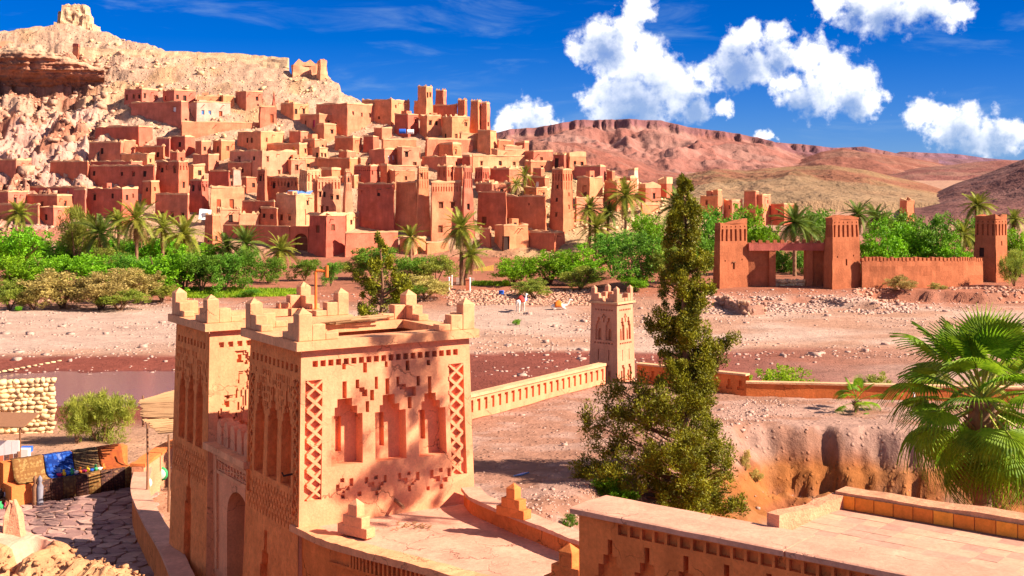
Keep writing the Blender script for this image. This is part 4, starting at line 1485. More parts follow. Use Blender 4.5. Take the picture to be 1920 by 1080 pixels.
    for k in range(11):
        x = .75 + k * .25
        fr.obox(org, -L_, nl, x, -.02, 6.09 - z0, x + .05, .045, 6.34 - z0)
    fr.build('frieze', M['ledge'], root)
    lg = MB()
    lg.obox(Vector((*org.xy, zg)), -L_, nl, 0.0, -2.2, 0, gw, .28, .2)
    lg.build('ledge', M['ledge'], root)
    for k in range(5):
        x = .55 + k * .56
        m = MB()
        prof = [(-.19, 0), (.19, 0), (.19, .5), (.12, .68), (0, .76), (-.12, .68), (-.19, .5)]
        o = Vector((*(org - L_ * x + nl * -.05).xy, zg + .2))
        f = [o + (-L_) * a + UPV * b for a, b in prof]
        bk = [q - nl * .42 for q in f]
        m.poly(f)
        m.poly(bk[::-1])
        for i in range(len(f)):
            m.poly([f[i], bk[i], bk[(i + 1) % len(f)], f[(i + 1) % len(f)]])
        m.build('rounded_merlon', M['plaster'], root)
    # cast bracket on the near tower's shaded side
    sp = MB()
    a = pl + nl * .1 - L_ * (tA - .35) + UPV * 5.1
    sp.tube([a, a + nl * .25 + UPV * -.02, a + nl * .3 + UPV * .08], [.03, .03, .02], 6)
    sp.build('bracket', M['dark'], root)
    sp = MB()
    s, zq = on_face(GC, R_, 738, 935)
    a = Vector((*GC.xy, zq)) + R_ * s
    sp.tube([a, a + nr * .55 - UPV * .12], [.055, .055], 8)
    sp.build('waterspout', M['wood'], root)
    return root


def arch_wall(mb, o, ex, nrm, w, h, a0, a1, spring, rise, thick, n=14, close=True):
    """wall w x h with an arched opening a0..a1; o = bottom-left corner of the face"""
    def q(x, z, d): return o + ex * x + UPV * z - nrm * d
    mid, rad = (a0 + a1) / 2, (a1 - a0) / 2
    pts = [(a0, 0.0), (a0, spring)]
    for k in range(1, n):
        t = math.pi * (1 - k / n)
        pts.append((mid + rad * math.cos(t), spring + rise * abs(math.sin(t)) ** .85))
    pts += [(a1, spring), (a1, 0.0)]
    mb.poly([q(0, 0, 0), q(a0, 0, 0), q(a0, h, 0), q(0, h, 0)])
    mb.poly([q(a1, 0, 0), q(w, 0, 0), q(w, h, 0), q(a1, h, 0)])
    arc = pts[1:-1]
    for (xa, za), (xb, zb) in zip(arc, arc[1:]):
        mb.poly([q(xa, za, 0), q(xb, zb, 0), q(xb, h, 0), q(xa, h, 0)])
    for (xa, za), (xb, zb) in zip(pts, pts[1:]):
        mb.poly([q(xa, za, 0), q(xa, za, thick), q(xb, zb, thick), q(xb, zb, 0)])
    # a moulding step inside the passage
    if close:
        mb.poly([q(a0, 0, thick), q(a1, 0, thick), q(a1, spring + rise + .1, thick), q(a0, spring + rise + .1, thick)])
    mb.poly([q(0, h, 0), q(w, h, 0), q(w, h, thick), q(0, h, thick)])
    mb.poly([q(w, 0, 0), q(w, 0, thick), q(w, h, thick), q(w, h, 0)])
    mb.poly([q(0, 0, thick), q(0, 0, 0), q(0, h, 0), q(0, h, thick)])


def smooth_line(pts, n=8):
    """Catmull-Rom through 2-D points"""
    out = []
    P_ = [Vector(p) for p in pts]
    P_ = [P_[0] * 2 - P_[1]] + P_ + [P_[-1] * 2 - P_[-2]]
    for i in range(1, len(P_) - 2):
        for k in range(n):
            t = k / n
            a, b, c, d = P_[i - 1:i + 3]
            out.append(0.5 * ((2 * b) + (c - a) * t + (2 * a - 5 * b + 4 * c - d) * t * t + (3 * b - a - 3 * c + d) * t ** 3))
    out.append(P_[-2])
    return out


def strip_wall(mb, line, off0, off1, z0, z1, jit=0.0, seed=0):
    """a wall following a 2-D line between two sideways offsets (left positive)"""
    rn = random.Random(seed)
    L = []
    for i, p in enumerate(line):
        t = (line[min(i + 1, len(line) - 1)] - line[max(i - 1, 0)]).normalized()
        n = Vector((-t.y, t.x))
        a, b = p + n * off0, p + n * off1
        zz = z1 + rn.uniform(-jit, jit)
        L.append([(a.x, a.y, z0), (a.x, a.y, zz), (b.x, b.y, zz), (b.x, b.y, z0)])
    ids = [[mb.vert(q) for q in s] for s in L]
    for a, b in zip(ids, ids[1:]):
        for k in range(4):
            mb.f.append((a[k], b[k], b[(k + 1) % 4], a[(k + 1) % 4]))
            mb.m.append(0)
    mb.f.append(tuple(ids[0])); mb.m.append(0)
    mb.f.append(tuple(reversed(ids[-1]))); mb.m.append(0)


def build_rampart():
    """walled roof walk leading from the gatehouse towards the viewer"""
    zf = 5.72
    root = empty('rampart_walk', (-2.0, 31.5, 2.0), 'curved roof walk with low parapets running from the gatehouse towards the lower right', 'rampart')
    front = smooth_line([(-5.75, 34.3), (-4.7, 32.9), (-3.6, 31.9), (-2.0, 30.6), (-.7, 29.5), (1.3, 28.2), (2.6, 27.4)], 7)
    back = smooth_line([(-1.35, 36.4), (-1.0, 35.2), (.2, 33.3), (1.0, 32.1), (1.75, 31.0), (3.2, 29.6)], 7)
    m = MB()
    ids = []
    for i in range(30):
        t = i / 29
        a = front[int(t * (len(front) - 1))]
        b = back[int(t * (len(back) - 1))]
        ids.append([m.vert((*a.lerp(b, s / 8), zf + .02 * mnoise.noise(Vector((t * 9, s, 0))))) for s in range(9)])
    for a, b in zip(ids, ids[1:]):
        for s in range(8):
            m.f.append((a[s], b[s], b[s + 1], a[s + 1])); m.m.append(0)
    tri = [(-5.6, 34.0), (-1.3, 36.8)]
    m.poly([(*front[0], zf - .004), (*back[0], zf - .004), (-1.0, 37.2, zf - .004), (-5.4, 34.4, zf - .004)])
    m.build('floor', M['floor'], root)
    w = MB()
    strip_wall(w, front, -.10, .12, 1.6, zf - .12)
    w.build('outer_wall', M['rampart'], root)
    c = MB()
    strip_wall(c, front, -.24, .30, zf - .12, zf + .06, .015, 3)
    c.build('coping', M['ledge'], root)
    d = MB()
    for i in range(12, len(front) - 2):
        for h2 in (0, .5):
            p, q = front[i], front[i + 1]
            t = (q - p).normalized()
            n = Vector((t.y, -t.x))
            L = (q - p).length
            o = p + t * L * h2 + n * .10
            d.obox(Vector((*o, zf)), Vector((*t, 0)), Vector((*n, 0)), 0, -.02, -.46, .06, .10, -.12)
    strip_wall(d, front[8:], -.18, -.09, zf - .52, zf - .46)
    d.build('dentil_frieze', M['rampart'], root)
    b = MB()
    strip_wall(b, back, -.02, .36, 1.6, 6.12)
    b.build('inner_parapet', M['rampart'], root)
    b = MB()
    strip_wall(b, back, -.10, .44, 6.12, 6.22, .012, 5)
    b.build('coping', M['floor'], root)
    # stepped battlements
    def stepped(pos, ex, z, s, mat, half=False):
        k = MB()
        ey = Vector((-ex.y, ex.x, 0))
        o = Vector((*pos, z))
        for x0, x1, hh in ((-.52, .52, .26), (-.34, .34, .52), (-.16, .16, .80)):
            e = .012 * (hh > .3) + .012 * (hh > .6)
            k.obox(o, ex, ey, (0 if half else x0) * s, (-.17 + e) * s, 0, x1 * s, (.17 - e) * s, hh * s)
        tp = [o + ex * x * s + ey * y * s + UPV * .8 * s for x, y in ((-.16, -.146), (.16, -.146), (.16, .146), (-.16, .146))]
        ap = o + UPV * .95 * s
        for i in range(4): k.poly([tp[i], tp[(i + 1) % 4], ap])
        ob = k.build('stepped_merlon', mat, root)
        md = ob.modifiers.new('soft', 'BEVEL'); md.width = .02; md.segments = 2
    stepped(G(668, 1003, zf + .05).xy, Vector((.80, -.60, 0)), zf + .05, 1.0, M['ledge'])
    stepped(G(963, 968, 6.22).xy, Vector((.75, -.66, 0)), 6.22, .92, M['rampart'])
    stepped(G(1068, 1084, 6.0).xy, Vector((.78, -.625, 0)), 5.7, 1.15, M['rampart'])
    tr = MB()
    rn = random.Random(6)
    for k in range(60):                                   # dead leaves swept against the parapet
        p = G(770 + rn.gauss(0, 22), 985 + rn.gauss(0, 4), zf + .03)
        a = rn.random() * 6.3
        e = Vector((math.cos(a), math.sin(a), rn.uniform(-.2, .3))) * .05
        f = Vector((-e.y, e.x, 0)) * .6
        tr.poly([p - e, p + f, p + e, p - f])
    o = tr.build('leaf_litter', M['frond_dry'], root)
    o['kind'] = 'stuff'


def build_roof_terrace():
    e1, e2 = Vector((.780, -.626, 0)), Vector((.626, .780, 0))
    Q = Vector((1.43, 27.3, 0))
    zt = 8.0
    root = empty('roof_terrace', (Q.x, Q.y, 2.0), 'broad orange wall with carved niches and a tiled roof terrace at lower right', 'building')
    Lw, z0 = 15.0, 2.0
    rects = []
    n = int(Lw / .30)
    for k in range(n):
        if 2 < k:
            x = .1 + k * .30
            rects.append((x, 7.58 - z0, x + .24, 7.80 - z0, .12))
    for k in range(15):
        x = .80 + k * .92
        rects += [(x - .06, 7.10 - z0, x + .06, 7.44 - z0, .2), (x - .17, 6.88 - z0, x + .17, 7.11 - z0, .2), (x - .30, 6.62 - z0, x + .30, 6.89 - z0, .2), (x - .38, 4.6 - z0, x + .38, 6.63 - z0, .2)]
    mb = MB()
    b0, b1 = Vector((*Q.xy, z0)), Vector((*(Q + e1 * Lw).xy, z0))
    relief(mb, b0, b1, b1 + UPV * (zt - .13 - z0), b0 + UPV * (zt - .13 - z0), Lw, zt - .13 - z0, rects, .025, .6)
    c0 = b0 + e2 * 1.17
    relief(mb, c0, b0, b0 + UPV * (zt - .13 - z0), c0 + UPV * (zt - .13 - z0), 1.17, zt - .13 - z0, [], .04, .3)
    # body behind
    s0 = 4.0
    cs = [Q + e2 * 1.17, Q + e2 * 1.17 + e1 * s0, Q + e2 * 3.95 + e1 * (s0 + .3), Q + e2 * 3.95 + e1 * Lw, Q + e1 * Lw]
    for a, b in zip(cs, cs[1:]):
        mb.poly([(b.x, b.y, z0), (a.x, a.y, z0), (a.x, a.y, zt - .13), (b.x, b.y, zt - .13)])
    mb.poly([(q.x, q.y, zt - .13) for q in [Q] + cs[::1]][::-1])
    mb.build('wall', M['rampart'], root)
    # crack beside the corner: a thin dark buttress strip
    for x0, x1 in ((-.12, 4.86), (4.90, Lw)):
        c = MB()
        N = 24
        ids = []
        for i in range(N + 1):
            x = x0 + (x1 - x0) * i / N
            j = mnoise.noise(Vector((x * 1.7, 0, 3))) * .03
            k2 = mnoise.noise(Vector((x * 1.3, 5, 3))) * .012
            row = []
            for yy, zz in ((-.16 + j, zt - .125), (-.17 + j, zt - .02), (-.13 + j, zt + .0 + k2), (.5, zt + .02 + k2), (1.2 + j, zt + k2), (1.21, zt - .125)):
                p = Q + e1 * x + e2 * yy
                row.append(c.vert((p.x, p.y, zz)))
            ids.append(row)
        for a, b in zip(ids, ids[1:]):
            for k in range(5):
                c.f.append((a[k], b[k], b[k + 1], a[k + 1])); c.m.append(0)
        c.f.append(tuple(ids[0])); c.m.append(0)
        c.f.append(tuple(reversed(ids[-1]))); c.m.append(0)
        c.build('cap_slab', M['floor'], root)
    # floor tiles
    rn = random.Random(9)
    tm = MB(); tm.box(-.215, -.215, -.05, .215, .215, 0)
    me = tm.mesh('tile', M['tile'])
    rz = math.atan2(e1.y, e1.x)
    base = root.location
    for i in range(24):
        for j in range(5):
            p = Q + e1 * (s0 + .52 + i * .436) + e2 * (1.45 + j * .436)
            link('tile', me, root, (p.x - base.x, p.y - base.y, zt - .035 + rn.uniform(-.004, .004) - base.z), (rn.uniform(-.008, .008), rn.uniform(-.008, .008), rz))
    # far low parapet faced with clay tiles
    m = MB()
    st = [Q + e2 * 3.55 + e1 * (s0 + .2 + k * .5) for k in range(22)]
    strip_wall(m, [p.xy for p in st], .0, .55, zt - .3, zt + .32, .03, 4)
    m.build('far_parapet', M['rubble'], root)
    fm = MB(); fm.box(-.20, -.03, 0, .20, 0, .27)
    fe = fm.mesh('facing_tile', M['facing'])
    for k in range(25):
        p = Q + e2 * 3.545 + e1 * (s0 + .45 + k * .42)
        link('facing_tile', fe, root, (p.x - base.x, p.y - base.y, zt - .03 - base.z), (rn.uniform(-.02, .02), 0, rz))
    m = MB()
    strip_wall(m, [(Q + e1 * (s0 - .05 + .32 * k / 7) + e2 * (1.2 + 2.4 * k / 7)).xy for k in range(8)], -.14, .16, zt - .3, zt + .22, .05, 6)
    m.build('side_parapet', M['mud_cream'], root)


def build_terrace_walls():
    # balustrade from the gatehouse to the small tower
    a, b = Vector((-6.2, 56.65, 0)), Vector((5.35, 73.4, 0))
    ex = (b - a).normalized()
    L = (b - a).length
    root = empty('balustrade_wall', (a.x, a.y, TERR - .3), 'cream wall with a row of dark slots leading to the small tower', 'wall')
    mb = MB()
    rects = []
    n = 34
    for k in range(n):
        x = L * (k + .5) / n
        rects += [(x - .09, .55, x + .09, 1.15, .17), (x - .2, 1.02, x - .05, 1.15, .17)]
    p0, p1 = Vector((a.x, a.y, TERR - .3)), Vector((b.x, b.y, TERR - .3))
    relief(mb, p0, p1, p1 + UPV * 1.3, p0 + UPV * 1.3, L, 1.3, rects, .02, .8)
    nrm = ex.cross(UPV)
    q0, q1 = p0 - nrm * .4, p1 - nrm * .4
    lowz = Vector((0, 0, -3.2))
    relief(mb, q1 + lowz, q0 + lowz, q0 + UPV * 1.3, q1 + UPV * 1.3, L, 4.5, [], .02, 1.2)
    mb.build('wall', M['plaster'], root)
    c = MB()
    c.obox(p0 + UPV * 1.3, ex, nrm, 0, -.46, 0, L, .07, .14)
    c.build('coping', M['coping'], root)
    # low orange wall on the right of the small tower
    line = [Vector(p) for p in WALL_B]
    for i, (s, t, hh, lab) in enumerate(((line[0], line[1], 1.02, 'orange low wall right of the small tower, behind the conifer'),
                                         (line[1], line[2].lerp(line[3], .6), .62, 'long low orange wall at the far edge of the gravel terrace'))):
        ex = Vector((*(t - s).normalized(), 0))
        L = (t - s).length
        p0, p1 = Vector((*s, TERR - .4)), Vector((*t, TERR - .4))
        root = empty('terrace_wall', p0, lab, 'wall')
        mb = MB()
        rc = []
        if i == 0:
            for k in range(10):
                x = L * (k + .5) / 10
                rc += [(x - .09, .7, x + .09, 1.15, .12), (x - .2, .62, x + .2, .8, .12)]
        relief(mb, p0, p1, p1 + UPV * (hh + .4), p0 + UPV * (hh + .4), L, hh + .4, rc, .03, 1.0)
        nrm = ex.cross(UPV)
        q0, q1 = p0 - nrm * .35, p1 - nrm * .35
        relief(mb, q1 + lowz, q0 + lowz, q0 + UPV * (hh + .4), q1 + UPV * (hh + .4), L, hh + 3.6, [], .02, 1.5)
        mb.poly([p0, p0 + UPV * (hh + .4), q0 + UPV * (hh + .4), q0])
        mb.build('wall', M['rampart'], root)
        c = MB()
        c.obox(p0 + UPV * (hh + .4), ex, nrm, -.03, -.42, 0, L, .06, .1)
        c.build('coping', M['coping'], root)


def build_minaret():
    h = plan_house(1108, 1157, 1187, 571, 712, d=75.0, al=36)
    HOUSES.pop()
    C, r, l = h['C'], Vector((*h['r'], 0)), Vector((*h['l'], 0))
    tR, tL = h['tR'], h['tL']
    z0, zt = TERR - .6, h['zT']
    Hh = zt - z0
    root = empty('watch_tower', (C.x, C.y, z0), 'slender salmon mud tower with carved arched niches and horned corners on the terrace edge', 'tower')
    y = lambda m: Hh - m
    def face(w):
        rc = []
        for x in (.31, .69):
            cx, hw = w * x, w * .125
            rc += [(cx - hw, y(2.15), cx + hw, y(1.25), .12), (cx - hw * .7, y(1.25), cx + hw * .7, y(1.05), .12), (cx - hw * .35, y(1.05), cx + hw * .35, y(.82), .12),
                   (cx - hw * .45, y(2.15), cx + hw * .45, y(1.62), .26), (cx - hw * .25, y(1.62), cx + hw * .25, y(1.48), .26),
                   (cx - .03, y(3.35), cx + .03, y(2.7), .12),
                   (cx - hw * .9, y(4.6), cx + hw * .9, y(3.75), .10), (cx - hw * .4, y(4.6), cx + hw * .4, y(3.95), .24), (cx - hw * .5, y(3.75), cx + hw * .5, y(3.6), .1)]
        for k in range(7):
            x = w * (.14 + .72 * (k + .5) / 7)
            rc += [(x - .06, y(.42), x + .06, y(.32), .08), (x - .06, y(2.38), x + .06, y(2.28), .08)]
        rc += [(w * .46, y(.72), w * .54, y(.6), .08), (w * .42, y(.84), w * .48, y(.72), .08), (w * .52, y(.84), w * .58, y(.72), .08), (w * .47, y(1.1), w * .53, y(.84), .08)]
        return rc
    mb = MB()
    cs = [C, C + r * tR, C + r * tR + l * tL, C + l * tL]
    ctr = (cs[0] + cs[2]) / 2
    b = [Vector((*(c + (c - ctr) * .10).xy, z0)) for c in cs]
    t = [Vector((*(c - (c - ctr) * .02).xy, zt)) for c in cs]
    for i0, i1, w in ((3, 0, tL), (0, 1, tR), (1, 2, tL), (2, 3, tR)):
        relief(mb, b[i0], b[i1], t[i1], t[i0], w, Hh, face(w), .02, .5)
    mb.build('shaft', M['minaret'], root)
    m = MB()
    m.obox(Vector((*C.xy, zt)), r, l, -.12, -.12, 0, tR + .12, tL + .12, .12)
    m.build('ledge', M['coping'], root)
    for sx, sy in ((0, 0), (1, 0), (1, 1), (0, 1)):
        c = C + r * (tR * sx) + l * (tL * sy)
        a = r * (1 - 2 * sx)
        bb = l * (1 - 2 * sy)
        corner_merlon(root, Vector((*c.xy, zt + .12)) , a, bb, M['minaret'], .82, .34)


def build_far_gate():
    for a, lab in (((1335, 1349, 1406, 419, 548, dict(d=160, al=22)), 'left tower of the red mud gateway across the river'),
                   ((1541, 1560, 1616, 411, 549, dict(d=158.5, al=22)), 'taller right tower of the red mud gateway across the river'),
                   ((1823, 1868, 1893, 410, 527, dict(d=168, al=45)), 'lone red mud tower at the far right end of the river wall')):
        kw = dict(m='g', bat=.03, slots=6 if a[5]['d'] < 165 else 4, slot_h=1.5, rag=3.5, plain=1, zB=-.6, drop=1.1, jit=.16, step=.9,
                  rw=[(.5, 5.0, .28, .8), (.2, 4.6, .18, .22), (.78, 4.5, .18, .22)] if a[5]['d'] < 165 else [(.5, 3.0, .3, .6)],
                  lw=[] if a[5]['d'] < 165 else [(.35, 3.9, .8, 1.2)], w=(0, 0), **a[5])
        h = plan_house(*a[:5], **kw)
        HOUSES.pop()
        build_house(h, 'gate_tower', lab, 'towers of the river gate', 'tower')
    # lintel, posts and side panels between the two towers
    d = 162.0
    X = lambda u: (u - 960) / F * d
    Z = lambda v: H - (v - VH) / F * d
    root = empty('gateway', (X(1480), d, 0), 'red gateway with pale crenellated lintel between two mud towers', 'gate')
    for u0, u1, v0, y0, y1, nm, mt in ((1398, 1441, 470, 0, .8, 'side_panel', 'gatered'), (1441, 1453, 468, -.5, 1.0, 'post', 'gatered'), (1510, 1522, 468, -.5, 1.0, 'post', 'gatered'),
                                       (1522, 1552, 470, 0, .8, 'side_panel', 'gatered'), (1403, 1548, 456, -.55, 1.05, 'lintel', 'mud_pink')):
        mb = MB()
        zb = -.6 if nm != 'lintel' else Z(469.5)
        x0, x1 = X(u0), X(u1)
        p0, p1 = Vector((x0, d + y0, zb)), Vector((x1, d + y0, zb))
        hh = Z(v0) - zb
        relief(mb, p0, p1, p1 + UPV * hh, p0 + UPV * hh, x1 - x0, hh, [], .10, .6, freq=1.3)
        q0, q1 = Vector((x0, d + y1, zb)), Vector((x1, d + y1, zb))
        relief(mb, q1, q0, q0 + UPV * hh, q1 + UPV * hh, x1 - x0, hh, [], .1, .8)
        for s, e in ((q0, p0), (p1, q1)):
            mb.poly([s, e, e + UPV * hh, s + UPV * hh])
        mb.poly([p0 + UPV * hh, p1 + UPV * hh, q1 + UPV * hh, q0 + UPV * hh])
        if nm == 'lintel': mb.poly([p1, p0, q0, q1])
        mb.build(nm, M[mt], root)
    rn = random.Random(3)
    for k in range(11):
        u = 1408 + k * 13.6
        mb = MB()
        x = X(u)
        hh = rn.uniform(.3, .55)
        mb.hexa([(x, d - .4, Z(456) - .05), (x + .5, d - .4, Z(456) - .05), (x + .5, d + .1, Z(456) - .05), (x, d + .1, Z(456) - .05)],
                [(x + .06, d - .36, Z(456) + hh), (x + .44, d - .36, Z(456) + hh), (x + .42, d + .06, Z(456) + hh * .9), (x + .06, d + .06, Z(456) + hh)])
        mb.build('merlon', M['gatered'], root)
    sm = stone_mesh(4)
    for i in range(12):
        for j in range(4):
            link('stone', sm, root, (X(1455 + i * 4.8) - root.location.x, rn.uniform(-.15, .15) + .3, Z(546) + .15 + j * .36), (rn.random() * 6, rn.random() * 6, rn.random() * 6), (.26, .3, .2))
    # curtain wall with ragged battlements
    pts = smooth_line([(G(1614, 545, 1.0).x, 159.5), ((1700 - 960) / F * 161, 161), ((1790 - 960) / F * 164, 164), ((1843 - 960) / F * 167, 167)], 12)
    root = empty('river_wall', (pts[0].x, pts[0].y, 0), 'long eroded red mud wall with notched top right of the river gateway', 'wall')
    mb = MB()
    ids = []
    for i, p in enumerate(pts):
        d_ = p.y
        zt = H - (489 - VH) / F * d_
        row = []
        for k in range(9):
            t = k / 8
            off = mnoise.noise(Vector((p.x * .9, t * 4.0, 1))) * .16 + .35 * (1 - t) * .4
            row.append(mb.vert((p.x, p.y - off, -.6 + (zt + .6) * t)))
        row.append(mb.vert((p.x, p.y + .55, zt)))
        row.append(mb.vert((p.x, p.y + .6, -.6)))
        ids.append(row)
    for a, b in zip(ids, ids[1:]):
        for k in range(10):
            mb.f.append((a[k], b[k], b[k + 1], a[k + 1])); mb.m.append(0)
    mb.f.append(tuple(reversed(ids[-1]))); mb.m.append(0)
    mb.build('wall', M['gatered'], root)
    for i in range(len(pts) - 1):
        p, q = pts[i], pts[i + 1]
        d_ = p.y
        zt = H - (489 - VH) / F * d_
        t = (q - p).normalized()
        L = (q - p).length
        mb = MB()
        hh = rn.uniform(.35, .55)
        e = Vector((*t, 0)); n = Vector((-t.y, t.x, 0))
        mb.obox(Vector((p.x, p.y, zt - .05)), e, n, 0, -.02, 0, L * .62, .5, hh)
        mb.build('merlon', M['gatered'], root)


def stone_mesh(seed, mat='stone', flat_=1.0):
    """one rough block: a cube cut to a lumpy stone, 26 points"""
    rn = random.Random(seed)
    mb = MB()
    idx = {}
    for x in (-1, 0, 1):
        for y in (-1, 0, 1):
            for z in (-1, 0, 1):
                if (x, y, z) == (0, 0, 0): continue
                n = abs(x) + abs(y) + abs(z)
                k = (0, 1.0, .90, .76)[n]
                q = Vector((x * (k + rn.uniform(-.16, .12)), y * (k + rn.uniform(-.16, .12)), z * (k + rn.uniform(-.16, .12))))
                q += Vector((rn.uniform(-.1, .1), rn.uniform(-.1, .1), rn.uniform(-.1, .1)))
                idx[(x, y, z)] = mb.vert((q.x, q.y, q.z * flat_))
    for ax in range(3):
        for s in (-1, 1):
            for a in (-1, 0):
                for b in (-1, 0):
                    def K(i, j):
                        c = [0, 0, 0]; c[ax] = s; c[(ax + 1) % 3] = i; c[(ax + 2) % 3] = j
                        return idx[tuple(c)]
                    q = (K(a, b), K(a + 1, b), K(a + 1, b + 1), K(a, b + 1))
                    mb.f.append(q if s > 0 else q[::-1]); mb.m.append(0)
    return mb.mesh('stone', M[mat], True)


def build_village_gate():
    d = Dv(470)
    p0 = P(544, 476, d); p0.z -= 1.2
    p1 = P(578, 476, d - 1.0); p1.z = p0.z
    ex = (p1 - p0).normalized()
    w = (p1 - p0).length
    nrm = ex.cross(UPV)
    top = H - (424 - VH) / F * d
    root = empty('village_gate', p0, 'red mud gateway with a tall arched plank door at the foot of the village', 'gate')
    mb = MB()
    a0, a1 = w * .22, w * .96
    arch_wall(mb, p0, ex, nrm, w, top - p0.z, a0, a1, 3.6, 1.25, .7)
    mb.build('wall', M['mud_red'], root)
    n = 8
    for k in range(n):
        b = MB()
        x0, x1 = a0 + (a1 - a0) * k / n, a0 + (a1 - a0) * (k + 1) / n
        xm = ((x0 + x1) / 2 - (a0 + a1) / 2) / ((a1 - a0) / 2)
        b.obox(p0, ex, -nrm, x0 + .015, .48, 0, x1 - .015, .54 + .012 * (k % 2), 3.6 + 1.25 * math.sqrt(max(0, 1 - xm * xm)) ** .85)
        b.build('plank', M['shutter'], root)
    b = MB()
    for z in (1.6, 2.9, 4.0):
        b.obox(p0, ex, -nrm, a0 + .05, .42, z, a1 - .05, .47, z + .14)
    b.build('crossbar', M['wood'], root)


M['tile'] = mud('floor_tile', (0.50, 0.275, 0.18), var=0.15, scale=1.5, bdist=0.005, fine=14, objvar=0.25)
M['facing'] = mud('facing_tile', (0.78, 0.25, 0.040), var=0.15, scale=2, bdist=0.005, fine=12, objvar=0.2)
M['rubble'] = mud('rubble_top', (0.55, 0.26, 0.14), var=0.4, scale=3, bdist=0.06, fine=9)

# ------------------------------------------------------------------ plants
def leaf_cloud(rng, centers, radii, per, length, width, mat, name, up=0.3, flatten=1.0, spread=1.0):
    """leaf-sized faces clustered round clump centres"""
    n = len(centers)
    cen = np.repeat(np.asarray(centers, float), per, 0)
    rad = np.repeat(np.asarray(radii, float), per, 0)
    d = rng.normal(size=(n * per, 3))
    d /= np.linalg.norm(d, axis=1)[:, None]
    rr = rng.random(n * per) ** 0.45
    off = d * (rr * rad)[:, None] * spread
    off[:, 2] *= flatten
    p = cen + off
    a = rng.normal(size=p.shape) * .55 + d * .8 + np.array([0, 0, up])
    a /= np.linalg.norm(a, axis=1)[:, None]
    b = np.cross(a, rng.normal(size=p.shape))
    b /= np.linalg.norm(b, axis=1)[:, None]
    ln = (length * rng.uniform(.6, 1.3, n * per))[:, None]
    wd = (width * rng.uniform(.6, 1.3, n * per))[:, None]
    v = np.stack([p - a * ln / 2, p + b * wd / 2 + a * ln * .05, p + a * ln / 2, p - b * wd / 2 + a * ln * .05], 1).reshape(-1, 3)
    f = np.arange(len(v)).reshape(-1, 4)
    return np_mesh(name, v, f, M[mat])


def unit_bush(seed, mat, leaves=5200, feathery=False, dense=1.0):
    """crown about 2 wide, base 0, top 2"""
    rng = np.random.default_rng(seed)
    nb = 9
    blobs = []
    for k in range(nb):
        a = 2.4 * k + rng.uniform(-.4, .4)
        r = .48 * math.sqrt((k + .3) / nb) + .08
        blobs.append((r * math.cos(a), r * math.sin(a), rng.uniform(.62, 1.5) - .25 * r, rng.uniform(.34, .52)))
    nc = 150
    cen, rad = [], []
    for k in range(nc):
        b = blobs[int(rng.integers(nb))]
        d = rng.normal(size=3)
        d /= np.linalg.norm(d)
        q = np.array(b[:3]) + d * b[3] * rng.random() ** .35 * np.array([1, 1, .95])
        q[2] = max(q[2], .12)
        cen.append(q)
        rad.append(rng.uniform(.09, .19))
    if feathery:
        return leaf_cloud(rng, cen, rad, leaves // nc, .15, .018, mat, 'crown', .9, 1.4)
    return leaf_cloud(rng, cen, rad, leaves // nc, .075, .042, mat, 'crown', .25)


def unit_stems(seed, n=6):
    rn = random.Random(seed)
    m = MB()
    for k in range(n):
        a = rn.random() * 6.28
        r = rn.uniform(.25, .55)
        top = Vector((r * math.cos(a), r * math.sin(a), rn.uniform(.8, 1.5)))
        mid = Vector((top.x * .35 + rn.uniform(-.05, .05), top.y * .35, .45))
        m.tube([(rn.uniform(-.06, .06), rn.uniform(-.06, .06), -.08), mid, top], [.035, .028, .008], 5)
    return m.mesh('stems', M['bark'])


BUSH = {}


def bush(name, label, u, vc, rx, ry, kind, d=None, vb=None, cat='shrub', group=None, rz=None, seed=0):
    """a shrub or small tree whose crown is seen centred on column u, row vc"""
    vb = vb if vb is not None else vc + ry
    if d is None:
        d = 160.0
        for _ in range(8):
            x = (u - 960) / F * d
            z = land(x, d)
            d = 0.5 * d + 0.5 * (H - z) * F / (vb - VH)
        d = min(d, 226.0)
    x = (u - 960) / F * d
    z = H - (vb - VH) / F * d
    gz = land(x, d)
    top = H - (vc - ry - VH) / F * d
    base = min(z, gz) - .05
    root = empty(name, (x, d, base), label, cat, group, rz if rz is not None else (u * 1.7 + vc) % 6.28)
    if vc < 600 and rx > 15: rx, ry = rx * 1.22, ry * 1.1
    s = rx / F * d / .86
    root.scale = (s, s, (top - base) / 1.92)
    var = (int(u) + seed) % 2
    link('crown', BUSH[(kind, var)], root)
    link('stems', BUSH[('stems', var)], root)
    return root


def land(x, y):
    g = float(ground_z(x, y))
    if y > 214: g = max(g, float(hill_z(x, y)))
    return g


